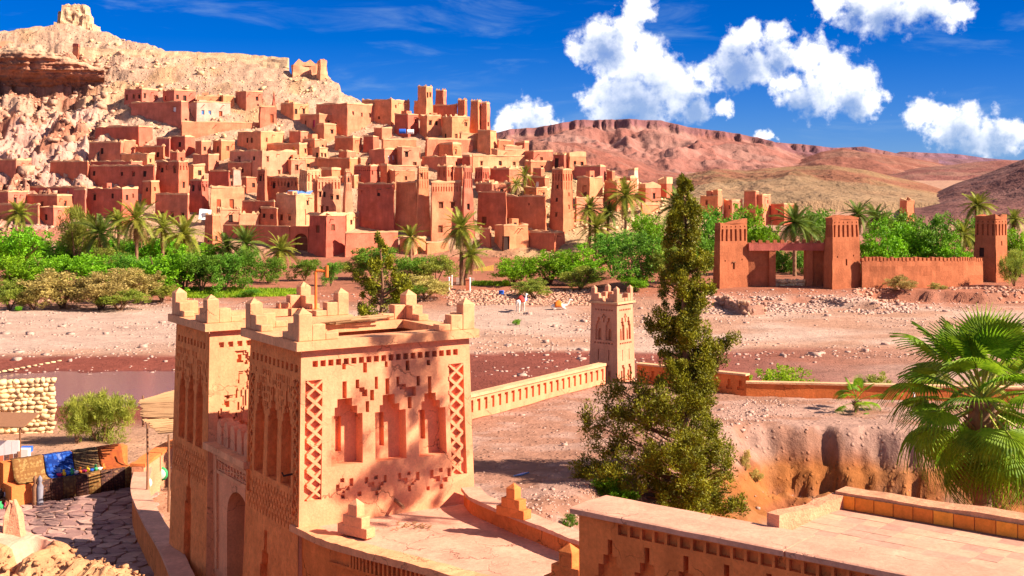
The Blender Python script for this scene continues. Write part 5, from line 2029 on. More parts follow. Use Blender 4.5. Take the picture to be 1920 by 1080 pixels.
def frond_mesh(seed, droop, mat, n=24, leaf=.23, vee=.35):
    rn = random.Random(seed)
    m = MB()
    def c(t): return Vector((t - .12 * droop * t ** 3, 0, -droop * t ** 2.2))
    prev = None
    for k in range(7):
        t = k / 6
        w = .016 * (1 - t) + .004
        p = c(t)
        cur = (p + Vector((0, w, 0)), p + Vector((0, 0, w * 1.3)), p - Vector((0, w, 0)))
        if prev:
            m.poly([prev[0], cur[0], cur[1], prev[1]])
            m.poly([prev[1], cur[1], cur[2], prev[2]])
        prev = cur
    for k in range(n):
        t = .14 + .86 * k / (n - 1)
        L = leaf * (.55 + .45 * math.sin(math.pi * min(1, t * 1.15))) * rn.uniform(.85, 1.1)
        for s in (-1, 1):
            p = c(t)
            tan = (c(min(1, t + .03)) - c(t - .03)).normalized()
            d = (tan * (.55 + .5 * t) + Vector((0, s, 0)) * .95 + Vector((0, 0, vee * rn.uniform(.3, 1.0)))).normalized()
            w = tan * .017
            e = p + d * L + Vector((0, 0, -L * L * .6 * (.4 + droop)))
            mid = p + d * L * .5
            m.poly([p - w, mid - w * .9, e, mid + w * .9, p + w])
    return m.mesh('frond', M[mat])


FROND = {}


def date_palm(label, u, v, r, zb=None, d=None, vb=None, dark=False, skirt=6, n=34, lean=0.0, seed=1):
    """date palm with its crown's heart at column u, row v; r = frond length in photo columns"""
    rn = random.Random(seed * 31 + int(u))
    if d is None:
        d = 190.0
        for _ in range(8):
            x = (u - 960) / F * d
            d = .5 * d + .5 * min(230, (H - land(x, d)) * F / (vb - VH))
    c = P(u, v, d)
    gz = land(c.x - lean, d) - .2
    L = r / F * d
    root = empty('date_palm', (c.x - lean, d, gz), label, 'palm', 'date palms along the river bank')
    hgt = c.z - gz
    tb = MB()
    pts, rad = [], []
    N = max(6, int(hgt / .35))
    for k in range(N + 1):
        t = k / N
        pts.append((lean * t * t, 0.1 * math.sin(t * 2), hgt * t * 1.0))
        rad.append((.26 - .05 * t) * (1 + .12 * (k % 2)) + (.10 if t > .88 else 0))
    tb.tube(pts, rad, 9)
    link('trunk', tb.mesh('trunk', M['palmbark']), root)
    for k in range(n):
        t = (k + .5) / n
        az = k * 2.39996 + rn.uniform(-.2, .2)
        el = math.radians(82 - 112 * t ** .9 + rn.uniform(-8, 8))
        kind = ('up', 'mid', 'low')[0 if t < .3 else (1 if t < .7 else 2)]
        s = L * rn.uniform(.85, 1.08) * (.8 if t < .12 else 1)
        link('frond', FROND[(kind, dark)], root, (lean, 0, hgt), (rn.uniform(-.5, .5), -el, az), (s, s, s))
    for k in range(skirt):
        az = k * 2.39996 + .7
        el = math.radians(rn.uniform(-75, -45))
        s = L * rn.uniform(.7, 1.0)
        link('dry_frond', FROND['dry'], root, (lean, 0, hgt - .15), (rn.uniform(-.6, .6), -el, az), (s, s, s))
    return root


PALMS = [
 ('leafy date palm at the far left edge above bright bushes', 36, 402, 36, 520, {}),
 ('date palm with a brown skirt of hanging dead fronds left of the village', 256, 412, 50, 510, dict(skirt=26)),
 ('dark low date palm left of the palm with the brown skirt', 190, 438, 52, 505, dict(dark=True)),
 ('date palm partly hidden right behind the brown-skirted palm', 305, 428, 40, 500, {}),
 ('broad green date palm below the tall red houses, right of the skirted palm', 346, 440, 48, 508, {}),
 ('small dark date palm between the leftmost palms and skirted palm', 222, 415, 34, 498, {}),
 ('bushy low date palm in front of the low red village wall', 462, 458, 45, 500, dict(dark=True)),
 ('short dark date palm beside the corner of the low red wall', 425, 462, 36, 498, dict(dark=True)),
 ('low date palm left of the arched village gate', 527, 470, 40, 512, {}),
 ('spiky date palm left of the central kasbah foot', 770, 445, 34, 490, dict(n=26)),
 ('tall date palm with dark trunk in front of the central kasbah', 865, 428, 48, 535, dict(skirt=14)),
 ('shorter date palm leaning out under the tall kasbah palm', 884, 478, 36, 535, dict(skirt=6, lean=.8)),
 ('upright young date palm on a village roof terrace', 984, 330, 26, None, dict(d=252, n=18)),
 ('low bushy date palm beside the roof terrace palm', 968, 346, 22, None, dict(d=250, n=18)),
 ('date palm left of the tall leaning palm by the tower', 1106, 392, 36, 470, {}),
 ('tall date palm with clear trunk right of the red corner tower', 1173, 368, 46, 470, dict(n=38)),
 ('green date palm among bushes below the red corner tower', 1118, 428, 44, 500, {}),
 ('dark slim date palm behind the two tower palms', 1140, 402, 30, 470, dict(dark=True)),
 ('broad dark date palm behind the top of the tall conifer', 1272, 388, 48, None, dict(d=200, dark=True, n=40)),
 ('date palm behind the gateway, trunk seen through its opening', 1490, 418, 48, None, dict(d=176, dark=True, n=42)),
 ('second date palm tucked beside the gateway palm', 1518, 430, 36, None, dict(d=182, dark=True)),
 ('dark date palm crown above the taller gateway tower', 1608, 402, 36, None, dict(d=190, dark=True)),
 ('dark date palm right of the taller gateway tower', 1642, 408, 38, None, dict(d=195, dark=True)),
 ('tall date palm left of the lone river tower', 1833, 385, 34, None, dict(d=195, n=40)),
 ('low drooping date palm beside the lone river tower', 1806, 440, 40, None, dict(d=182)),
 ('date palm at the far right edge behind the lone tower', 1902, 412, 28, None, dict(d=185)),
]

# label, column, crown row, half width, half height, kind, options
SHRUBS = [
 ('bright green tree at the far left edge below the leaf-topped palm', 32, 440, 52, 46, 'bright', dict(vb=520)),
 ('bright bushy tree in the lower left corner of the river thicket', 40, 505, 58, 46, 'bright', {}),
 ('mid green bush left of the feathery pale tree', 100, 500, 50, 44, 'bright', {}),
 ('tall feathery pale green tamarisk in front of the left houses', 142, 425, 34, 52, 'feather', dict(vb=500)),
 ('round bright bush below the dark low palm', 172, 500, 55, 44, 'bright', {}),
 ('pale green bush below the brown-skirted palm', 205, 490, 40, 36, 'olive', {}),
 ('dark green bush under the skirted palm', 245, 505, 45, 36, 'mid', {}),
 ('large bright bush left of the pruned riverside trees', 300, 500, 58, 46, 'bright', {}),
 ('tall bright bush below the broad green palm', 345, 498, 45, 48, 'bright', {}),
 *[(f'bright green bush in the back row of the left thicket, {w} from the left edge', 10 + 46 * i, 462 + (i % 3) * 6, 44, 36, ('bright', 'mid', 'bright', 'olive')[i % 4], dict(d=208 + 4 * (i % 2))) for i, w in enumerate(('first', 'second', 'third', 'fourth', 'fifth', 'sixth', 'seventh', 'eighth', 'ninth'))],
 ('leafy bush left of the path to the arched gate', 505, 505, 30, 26, 'mid', {}),
 ('olive bush right of the path below the long tan wall', 668, 498, 28, 26, 'olive', {}),
 ('small tree with bare pale stems, leftmost of three in a row', 378, 505, 34, 42, 'mid', dict(cat='tree')),
 ('small tree with bare pale stems, middle of three in a row', 420, 505, 32, 42, 'mid', dict(cat='tree')),
 ('small tree with bare pale stems, rightmost of three in a row', 455, 502, 34, 42, 'mid', dict(cat='tree')),
 ('yellow-brown tamarisk bush at the gravel edge below the bright bushes', 118, 538, 62, 40, 'brown', {}),
 ('olive-brown tamarisk right of the yellow-brown one', 190, 540, 55, 40, 'brown', {}),
 ('dry brownish bush left of the green lawn strip', 255, 530, 46, 38, 'brown', {}),
 ('low olive bush nearest the gravel on the left', 225, 560, 45, 22, 'olive', {}),
 ('round olive bush at the left edge by the gravel', 18, 550, 34, 32, 'olive', {}),
 ('dusky low bush between the olive bushes on the left bank', 62, 556, 30, 26, 'brown', {}),
 ('green bush at the end of the left thicket', 305, 548, 30, 18, 'olive', {}),
 ('little bright tuft on the gravel below the left thicket', 34, 577, 8, 7, 'bright', {}),
 ('small low green bush on the lawn strip', 468, 548, 16, 8, 'mid', {}),
 ('olive bush below the arched village gate', 572, 503, 26, 24, 'mid', {}),
 ('small round tree by the path to the village gate', 620, 510, 18, 26, 'mid', dict(cat='tree')),
 ('round green bush behind the nearer small conifer', 700, 488, 38, 36, 'mid', {}),
 ('pale green hedge tree left of the tall kasbah palm', 770, 505, 42, 34, 'mid', {}),
 ('pale green tree beside the tall kasbah palm trunk', 815, 505, 36, 36, 'olive', {}),
 ('yellow-olive hedge below the kasbah palm, left of the steps', 800, 535, 44, 26, 'brown', {}),
 ('dark green low bush at the left end of the steps hedge', 760, 548, 34, 20, 'mid', {}),
 ('rounded green tree right of the steps, standing alone on stems', 962, 500, 38, 36, 'bright', dict(cat='tree')),
 ('large bright green tree left of the bush by the small tower', 1030, 490, 48, 44, 'bright', dict(cat='tree')),
 ('bright green tree behind the small tower top', 1085, 492, 46, 42, 'bright', dict(cat='tree')),
 ('yellow-green scrub above the kneeling camel', 1000, 538, 34, 20, 'olive', {}),
 ('pale scrub between the big bright trees and small tower', 1088, 518, 36, 26, 'olive', {}),
 ('tall green tree under the red corner tower palms', 1150, 470, 45, 50, 'mid', dict(cat='tree')),
 ('dark olive tree left of the tall conifer', 1205, 482, 48, 56, 'mid', dict(cat='tree')),
 ('grey-green olive tree just left of the conifer trunk top', 1245, 490, 36, 50, 'olive', dict(cat='tree')),
 ('bright bush on the bank behind the small tower', 1190, 528, 24, 18, 'bright', {}),
 ('bright green tree top below the right village ruins', 1212, 402, 38, 26, 'bright', dict(d=222)),
 ('green tree right of the conifer top, left of the gate', 1310, 470, 34, 60, 'mid', dict(d=185, cat='tree')),
 ('dark green tree behind the left gate tower', 1345, 430, 40, 50, 'mid', dict(d=190, cat='tree')),
 ('bright tree between the left gate tower and far houses', 1385, 410, 36, 36, 'bright', dict(d=205, cat='tree')),
 ('green tree behind the gate lintel, left of the palm', 1425, 425, 40, 50, 'bright', dict(d=192, cat='tree')),
 ('green tree behind the gate lintel, right of the palm', 1540, 430, 36, 55, 'mid', dict(d=200, cat='tree')),
 ('dark shade tree seen through the gate opening', 1470, 500, 34, 45, 'mid', dict(d=185, cat='tree')),
 ('green tree seen through the right of the gate opening', 1505, 505, 24, 45, 'mid', dict(d=180, cat='tree')),
 ('bright round tree right of the taller gate tower', 1655, 450, 46, 52, 'bright', dict(d=175, cat='tree')),
 ('large bright tree behind the middle of the river wall', 1710, 435, 48, 50, 'bright', dict(d=180, cat='tree')),
 ('mid green tree behind the river wall, left of lone tower palm', 1755, 440, 40, 48, 'mid', dict(d=178, cat='tree')),
 ('bright tree behind the right end of the river wall', 1785, 465, 34, 36, 'bright', dict(d=176, cat='tree')),
 ('green tree above the right gate tower, farther back', 1680, 408, 40, 28, 'mid', dict(d=210, cat='tree')),
 ('green tree behind the lone river tower', 1850, 430, 44, 40, 'mid', dict(d=188, cat='tree')),
 ('bright tree at the right edge behind the lone tower', 1912, 445, 34, 46, 'bright', dict(d=180, cat='tree')),
 ('pale feathery tamarisk beside the lone river tower', 1902, 500, 24, 40, 'feather', dict(d=162)),
 ('dry straw-coloured bush in front of the river wall', 1692, 530, 26, 17, 'brown', dict(d=158)),
 ('straw-coloured bush right of the first river wall bush', 1758, 538, 16, 10, 'brown', dict(d=160)),
 ('bright yellow-green shrub behind the low terrace wall', 1470, 698, 66, 38, 'yellow', dict(d=80)),
 ('small yellow-green shrub left of the large terrace shrub', 1405, 712, 26, 16, 'yellow', dict(d=78)),
 ('green shrub behind the terrace wall by the small fan palm', 1640, 712, 48, 20, 'olive', dict(d=77)),
 ('green shrub behind the fan palm leaves at right', 1745, 705, 50, 34, 'olive', dict(d=78)),
 ('green shrub at the right edge beyond the terrace wall', 1880, 705, 50, 36, 'olive', dict(d=78)),
 ('lone round green tuft on the stony river bed', 968, 602, 9, 8, 'bright', {}),
 ('airy pale green tree beside the rubble wall at left', 190, 782, 66, 66, 'feather2', dict(d=66, cat='tree')),
 ('slim pale green sapling left of the airy tree', 145, 790, 24, 46, 'feather2', dict(d=65, cat='tree')),
 ('upper yellow tuft on the sunlit slope of the pit', 1432, 812, 15, 10, 'brown', {}),
 ('middle yellow tuft on the sunlit slope of the pit', 1398, 846, 12, 8, 'brown', {}),
 ('lowest yellow tuft on the sunlit slope of the pit', 1420, 886, 14, 9, 'brown', {}),
 ('bright green shrub at the foot of the tall conifer', 1150, 925, 60, 34, 'bright2', dict(d=48.5)),
 ('dark sprig above the left corner of the orange terrace wall', 1066, 968, 20, 10, 'mid2', dict(d=44)),
]


def build_plants():
    for k, (mat, fe) in {'bright': ('leaf_bright', 0), 'mid': ('leaf_mid', 0), 'olive': ('leaf_olive', 0), 'brown': ('leaf_brown', 0),
                         'feather': ('leaf_olive', 1), 'yellow': ('leaf_yellow', 0)}.items():
        for v in (0, 1):
            BUSH[(k, v)] = unit_bush(50 + 7 * v + len(k), mat, 6500, bool(fe))
    for v in (0, 1):
        BUSH[('stems', v)] = unit_stems(60 + v)
        BUSH[('feather2', v)] = unit_bush(90 + v, 'leaf_pale', 9000, True)
        BUSH[('bright2', v)] = unit_bush(94 + v, 'leaf_bright', 14000)
        BUSH[('mid2', v)] = unit_bush(97 + v, 'leaf_mid', 6000)
    for dk in (False, True):
        mt = 'frond_dark' if dk else 'frond'
        FROND[('up', dk)] = frond_mesh(1, .22, mt)
        FROND[('mid', dk)] = frond_mesh(2, .42, mt)
        FROND[('low', dk)] = frond_mesh(3, .60, mt)
    FROND['dry'] = frond_mesh(4, .30, 'frond_dry', 18, .16, .0)
    for lab, u, v, r, vb, kw in PALMS:
        date_palm(lab, u, v, r, vb=vb, **kw)
    for lab, u, v, rx, ry, kind, kw in SHRUBS:
        kw = dict(kw)
        cat = kw.pop('cat', 'shrub')
        bush('small_tree' if cat == 'tree' else 'shrub', lab, u, v, rx, ry, kind, cat=cat, group='trees and shrubs of the river bank' if v < 600 else None, **kw)


def conifer(name, label, u0, d, prof, zbase, seed, clumps, per, lean=0.0, loc=None, leaf=.17, mat='leaf_conifer', extra=()):
    """irregular cypress; prof rows (v, left column, right column)"""
    rng = np.random.default_rng(seed)
    base = Vector(((u0 - 960) / F * d, d, zbase)) if loc is None else Vector(loc)
    vs = [p[0] for p in prof]
    k = d / F
    def lr(v):
        return (np.interp(v, vs, [p[1] - u0 for p in prof]) * k, np.interp(v, vs, [p[2] - u0 for p in prof]) * k)
    root = empty(name, base, label, 'tree')
    zt = H - (vs[0] - VH) * k - zbase
    cen, rad, limbs = [], [], []
    w = np.array([max(.6, (lambda a: a[1] - a[0])(lr(v))) ** .8 for v in np.linspace(vs[0], vs[-1], 60)])
    cdf = np.cumsum(w) / w.sum()
    for i in range(clumps):
        v = np.interp(rng.random(), cdf, np.linspace(vs[0], vs[-1], 60)) + rng.normal() * 3
        v = min(max(v, vs[0]), vs[-1])
        a, b = lr(v)
        z = H - (v - VH) * k - zbase
        mean = (b - a) / 2
        th = rng.uniform(0, 2 * np.pi)
        rr = rng.uniform(.06, 1.0) ** .55
        # branches come in sprays: quantise azimuth per level so that gaps stay open
        lev = int(z / .62)
        hh = np.random.default_rng(lev * 7 + seed)
        sp = hh.uniform(0, 2 * np.pi, 7)
        th = sp[int(rng.integers(7))] + rng.normal() * .22
        x = (b if np.cos(th) > 0 else -a) * np.cos(th) * rr
        y = mean * np.sin(th) * rr
        zz = z + .20 * rr * min(mean, 1.5) + rng.normal() * .08
        cen.append((x, y, zz))
        rad.append(rng.uniform(.13, .32) * (0.8 + .25 * min(mean, 2)) * (.7 if mean < .5 else 1.0))
        if i % 3 == 0: limbs.append((x, y, zz))
    for q in extra:
        for i in range(q[3]):
            t = i / q[3]
            p0, p1 = P(q[0], q[1], d), P(q[2][0], q[2][1], d)
            c = p0.lerp(p1, t) - base
            cen.append((c.x + rng.normal() * .08, rng.normal() * .15, c.z + rng.normal() * .1))
            rad.append(.24)
    me = leaf_cloud(rng, cen, rad, per, leaf, leaf * .34, mat, 'foliage', .45, 1.25)
    link('foliage', me, root)
    m = MB()
    pts, rr = [], []
    for i in range(14):
        t = i / 13
        pts.append((lean * t + .06 * math.sin(i * 1.3), .05 * math.cos(i), zt * .97 * t))
        rr.append(.22 * (1 - t) + .03)
    m.tube(pts, rr, 9)
    link('trunk', m.mesh('trunk', M['bark']), root)
    m = MB()
    for x, y, z in limbs:
        z0 = max(.3, z - .35 * math.hypot(x, y) - .1)
        m.tube([(lean * z0 / zt, 0, z0), (x * .5, y * .5, z0 + (z - z0) * .35), (x, y, z)], [.045, .03, .012], 5, caps=False)
    link('branches', m.mesh('branches', M['bark']), root)['kind'] = 'stuff'
    return root


def fan_leaf_mesh(seed, fold, droop, nseg=34, span=118, blade_mat='fan'):
    """costapalmate leaf: petiole along +X to x=0, pleated blade beyond it, split drooping tips"""
    rn = random.Random(seed)
    m = MB()
    for k in range(nseg):
        th0 = math.radians(-span + 2 * span * k / nseg)
        th1 = math.radians(-span + 2 * span * (k + 1) / nseg)
        thm = (th0 + th1) / 2
        Ls = (.80 + .20 * math.cos(thm * .8)) * rn.uniform(.93, 1.05)
        tipd = rn.uniform(.7, 1.3)
        rows = []
        for i, r in enumerate((.0, .2, .42, .60, .74, .88, 1.0)):
            rr = r * Ls
            if r <= .60: wl = 1.0
            else: wl = max(.06, 1 - (r - .60) / .40) * .62
            hw = rr * (th1 - th0) / 2 * wl if r <= .60 else .60 * Ls * (th1 - th0) / 2 * wl
            c, s = math.cos(thm), math.sin(thm)
            def put(off, lift):
                x, y = rr * c - off * s, rr * s + off * c
                z = lift - fold * y * y - droop * (max(0, x) ** 2) * .6
                z -= tipd * droop * 1.4 * max(0, r - .55) ** 1.6 * 2.0
                x -= .25 * droop * max(0, r - .6) * c
                return Vector((x, y * (1 - .12 * fold), z))
            rows.append((put(-hw, 0), put(0, .035 * min(r, .7)), put(hw, 0)))
        for a, b in zip(rows, rows[1:]):
            m.poly([a[0], b[0], b[1], a[1]], 0)
            m.poly([a[1], b[1], b[2], a[2]], 0)
    m.tube([(-1.4, 0, -.12), (-.6, 0, -.02), (.0, 0, .0), (.35, 0, .01)], [.034, .024, .018, .006], 6, 1)
    return m.mesh('fan_leaf', [M[blade_mat], M['petiole']])


def fan_palm(label, u, v, d, n, blade, seed, base_z, small=False):
    rn = random.Random(seed)
    c = P(u, v, d)
    root = empty('fan_palm', (c.x, c.y, base_z), label, 'palm', 'fan palms of the terrace')
    hg = c.z - base_z
    me = [fan_leaf_mesh(seed + k, f, dr) for k, (f, dr) in enumerate(((.06, .10), (.18, .22), (.34, .42), (.5, .7)))]
    m = MB()
    N = max(4, int(hg / .22))
    m.tube([(0, 0, hg * k / N) for k in range(N + 1)], [(.21 + (.10 if k > N * .75 else 0)) * (1 + .14 * (k % 2)) * (.5 if small else 1) for k in range(N + 1)], 12)
    link('trunk', m.mesh('trunk', M['palmbark']), root)
    m = MB()
    for k in range(24 if not small else 8):               # old leaf bases
        a = k * 2.4
        z = hg - .1 - .05 * k * (.5 if small else 1)
        r = .26 * (.5 if small else 1)
        p = Vector((r * math.cos(a), r * math.sin(a), z))
        q = p + Vector((math.cos(a) * .3, math.sin(a) * .3, .28)) * (.5 if small else 1)
        m.tube([p, p.lerp(q, .6) + Vector((0, 0, -.02)), q], [.05, .035, .012], 5)
    link('leaf_bases', m.mesh('leaf_bases', M['frond_dry']), root)
    for k in range(n):
        t = (k + .5) / n
        az = k * 2.39996 + rn.uniform(-.25, .25) + .4
        el = math.radians(84 - 148 * t + rn.uniform(-10, 10))
        pet = blade * rn.uniform(1.05, 1.45)
        kind = 0 if t < .22 else (1 if t < .45 else (2 if t < .72 else 3))
        dirv = Vector((math.cos(az) * math.cos(el), math.sin(az) * math.cos(el), math.sin(el)))
        o = link('fan_leaf', me[kind], root)
        s = blade * rn.uniform(.9, 1.1)
        p = Vector((0, 0, hg)) + dirv * (s * 1.38)
        # the blade tips over at the end of its stalk
        o.location = p
        o.rotation_euler = (rn.uniform(-.35, .35), -el * .92 + .05, az)
        o.scale = (s, s, s)
    dry = fan_leaf_mesh(seed + 9, .7, 1.0, 26, 100, 'frond_dry')
    for k in range(3 if small else 9):                     # dead leaves folded down against the trunk
        az = k * 2.39996 + 1.1
        el = math.radians(rn.uniform(-78, -52))
        s = blade * rn.uniform(.7, .95)
        dirv = Vector((math.cos(az) * math.cos(el), math.sin(az) * math.cos(el), math.sin(el)))
        link('dry_leaf', dry, root, Vector((0, 0, hg - .1)) + dirv * (s * 1.2), (rn.uniform(-.4, .4), -el, az), (s, s, s))
    return root


def rock_field(name, pts, sizes, mat, seed, squash=.6, parent=None):
    rng = np.random.default_rng(seed)
    n = len(pts)
    cube = np.array([(x, y, z) for x in (-1, 1) for y in (-1, 1) for z in (-1, 1)], float)
    q = np.array([(0, 1, 3, 2), (4, 6, 7, 5), (0, 4, 5, 1), (2, 3, 7, 6), (0, 2, 6, 4), (1, 5, 7, 3)])
    v = np.repeat(cube[None], n, 0) * rng.uniform(.5, 1.0, (n, 8, 3))
    v *= (sizes[:, None] * rng.uniform(.6, 1.3, (n, 3)))[:, None, :] * np.array([1, 1, squash])
    a = rng.uniform(0, 6.28, n)
    ca, sa = np.cos(a), np.sin(a)
    x = v[..., 0] * ca[:, None] - v[..., 1] * sa[:, None]
    y = v[..., 0] * sa[:, None] + v[..., 1] * ca[:, None]
    v = np.stack([x, y, v[..., 2]], 2) + pts[:, None, :]
    f = (q[None] + (np.arange(n) * 8)[:, None, None]).reshape(-1, 4)
    me = np_mesh(name, v.reshape(-1, 3), f, M[mat])
    o = link(name, me, parent)
    o['kind'] = 'stuff'
    return o

# ------------------------------------------------------------------ stones, market, ruins, camels and small things
def scatter(rng, n, ulo, uhi, ylo, yhi, fz, dens=None):
    y = np.sqrt(rng.uniform(ylo ** 2, yhi ** 2, n))
    u = rng.uniform(ulo, uhi, n)
    x = (u - 960) / F * y
    keep = np.ones(n, bool) if dens is None else rng.random(n) < dens(x, y, u)
    x, y = x[keep], y[keep]
    return np.stack([x, y, fz(x, y)], 1)


def build_rocks():
    rng = np.random.default_rng(77)
    def on_terrace(x, y):
        return ((x + 1.96) * 0.823 - (y - 62.8) * 0.568 > 0) & (y < 75)
    p = scatter(rng, 10500, -60, 1990, 86, 160, ground_z, lambda x, y, u: np.clip(fbm(x * .10, y * .22, 55, 4) * 5 - 2.2, .02, 1) * ~on_terrace(x, y))
    tag(rock_field('river_stones', p, rng.uniform(.05, .17, len(p)) * (1 + (rng.random(len(p)) < .05) * 1.6), 'pebble', 5, .6), kind='stuff')
    p = scatter(rng, 2600, 1300, 1720, 142, 153, ground_z, lambda x, y, u: np.clip(fbm(x * .3, y * .4, 91, 3) * 3 - 1.1, 0, 1))
    tag(rock_field('rubble_bank', p, rng.uniform(.08, .26, len(p)), 'pebble', 6, .7), kind='stuff')
    p = scatter(rng, 1800, 840, 1120, 150, 163, ground_z)
    tag(rock_field('rubble_bank', p, rng.uniform(.06, .24, len(p)), 'rock', 16, .7), kind='stuff')
    p = scatter(rng, 1600, 1600, 2000, 154, 162, ground_z, lambda x, y, u: np.clip(fbm(x * .3, y * .4, 92, 3) * 3 - 1.2, 0, 1))
    tag(rock_field('rubble_bank', p, rng.uniform(.06, .3, len(p)), 'rock', 26, .7), kind='stuff')
    # loose stone on the pit's edges and floor
    p = scatter(rng, 16000, 900, 2000, 44, 68, ground_z, lambda x, y, u: on_terrace(x, y) * np.clip(np.exp(-(((x - .75) * .88 - (y - 45) * .474 - .6) / 1.5) ** 2) * .8 + .04, 0, 1) * ((ground_z(x, y) > 2.7) | (ground_z(x, y) < .9) | (x < 9)))
    tag(rock_field('pit_stones', p, rng.uniform(.018, .06, len(p)) * (1 + (rng.random(len(p)) < .05) * 1.5), 'pebble', 8, .7), kind='stuff')
    # boulders on the rocky left flank of the hill
    p = scatter(rng, 3600, -80, 330, 236, 318, hill_z, lambda x, y, u: np.clip((330 - u) / 260, 0, 1) * (fbm(x * .1, y * .1, 66, 3) > .42))
    tag(rock_field('hill_boulders', p, rng.gamma(1.6, .17, len(p)).clip(.12, 1.5), 'rock', 9, .75), kind='stuff')
    p = scatter(rng, 2600, 150, 720, 275, 330, hill_z, lambda x, y, u: fbm(x * .15, y * .15, 68, 3) > .5)
    tag(rock_field('hill_stones', p, rng.gamma(1.6, .13, len(p)).clip(.1, .9), 'stone', 10, .7), kind='stuff')
    p = scatter(rng, 1500, 960, 1330, 236, 262, hill_z)
    tag(rock_field('hill_stones', p, rng.gamma(1.6, .13, len(p)).clip(.1, .8), 'stone', 12, .7), kind='stuff')
    # big single boulders
    bm = [stone_mesh(200 + k, 'rock') for k in range(4)]
    rn = random.Random(12)
    for k, (u, v, s, lab) in enumerate(() and ((20, 190, 2.0, 'large boulder under the red cliff at the left edge'), (75, 240, 1.5, 'rounded boulder on the rocky slope left of the pink houses'),
                                        (150, 228, 1.8, 'largest boulder beside the pink house wall'), (20, 245, 1.5, 'boulder low on the rocky slope at the left edge'), (112, 272, 1.4, 'boulder above the red retaining wall'))):
        d = Dv(v)
        x = (u - 960) / F * d
        o = link('boulder', bm[k % 4], None, (x, d, float(hill_z(x, d)) + .4), (rn.random(), rn.random(), rn.random() * 6), (s, s * .9, s * .75))
        tag(o, lab, 'boulder', 'boulders on the hillside')
    o = link('boulder', bm[1], None, G(1630, 843, 1.6), (0, .3, 1), (.45, .4, .38))
    tag(o, 'pale boulder lodged in the shaded wall of the pit', 'boulder')
    sm = [stone_mesh(300 + k, 'stone', .5) for k in range(3)]
    for k in range(11):
        u = -4 + k * 11.5
        p = G(u, 698 - k * 2.1, -.02)
        o = link('stepping_stone', sm[k % 3], None, p, (0, 0, rn.random() * 6), (.21, .17, .15))
        tag(o, f"pale flat stepping stone in the stream at left, {ORD[k]} from the left edge", 'stone', 'stepping stones')


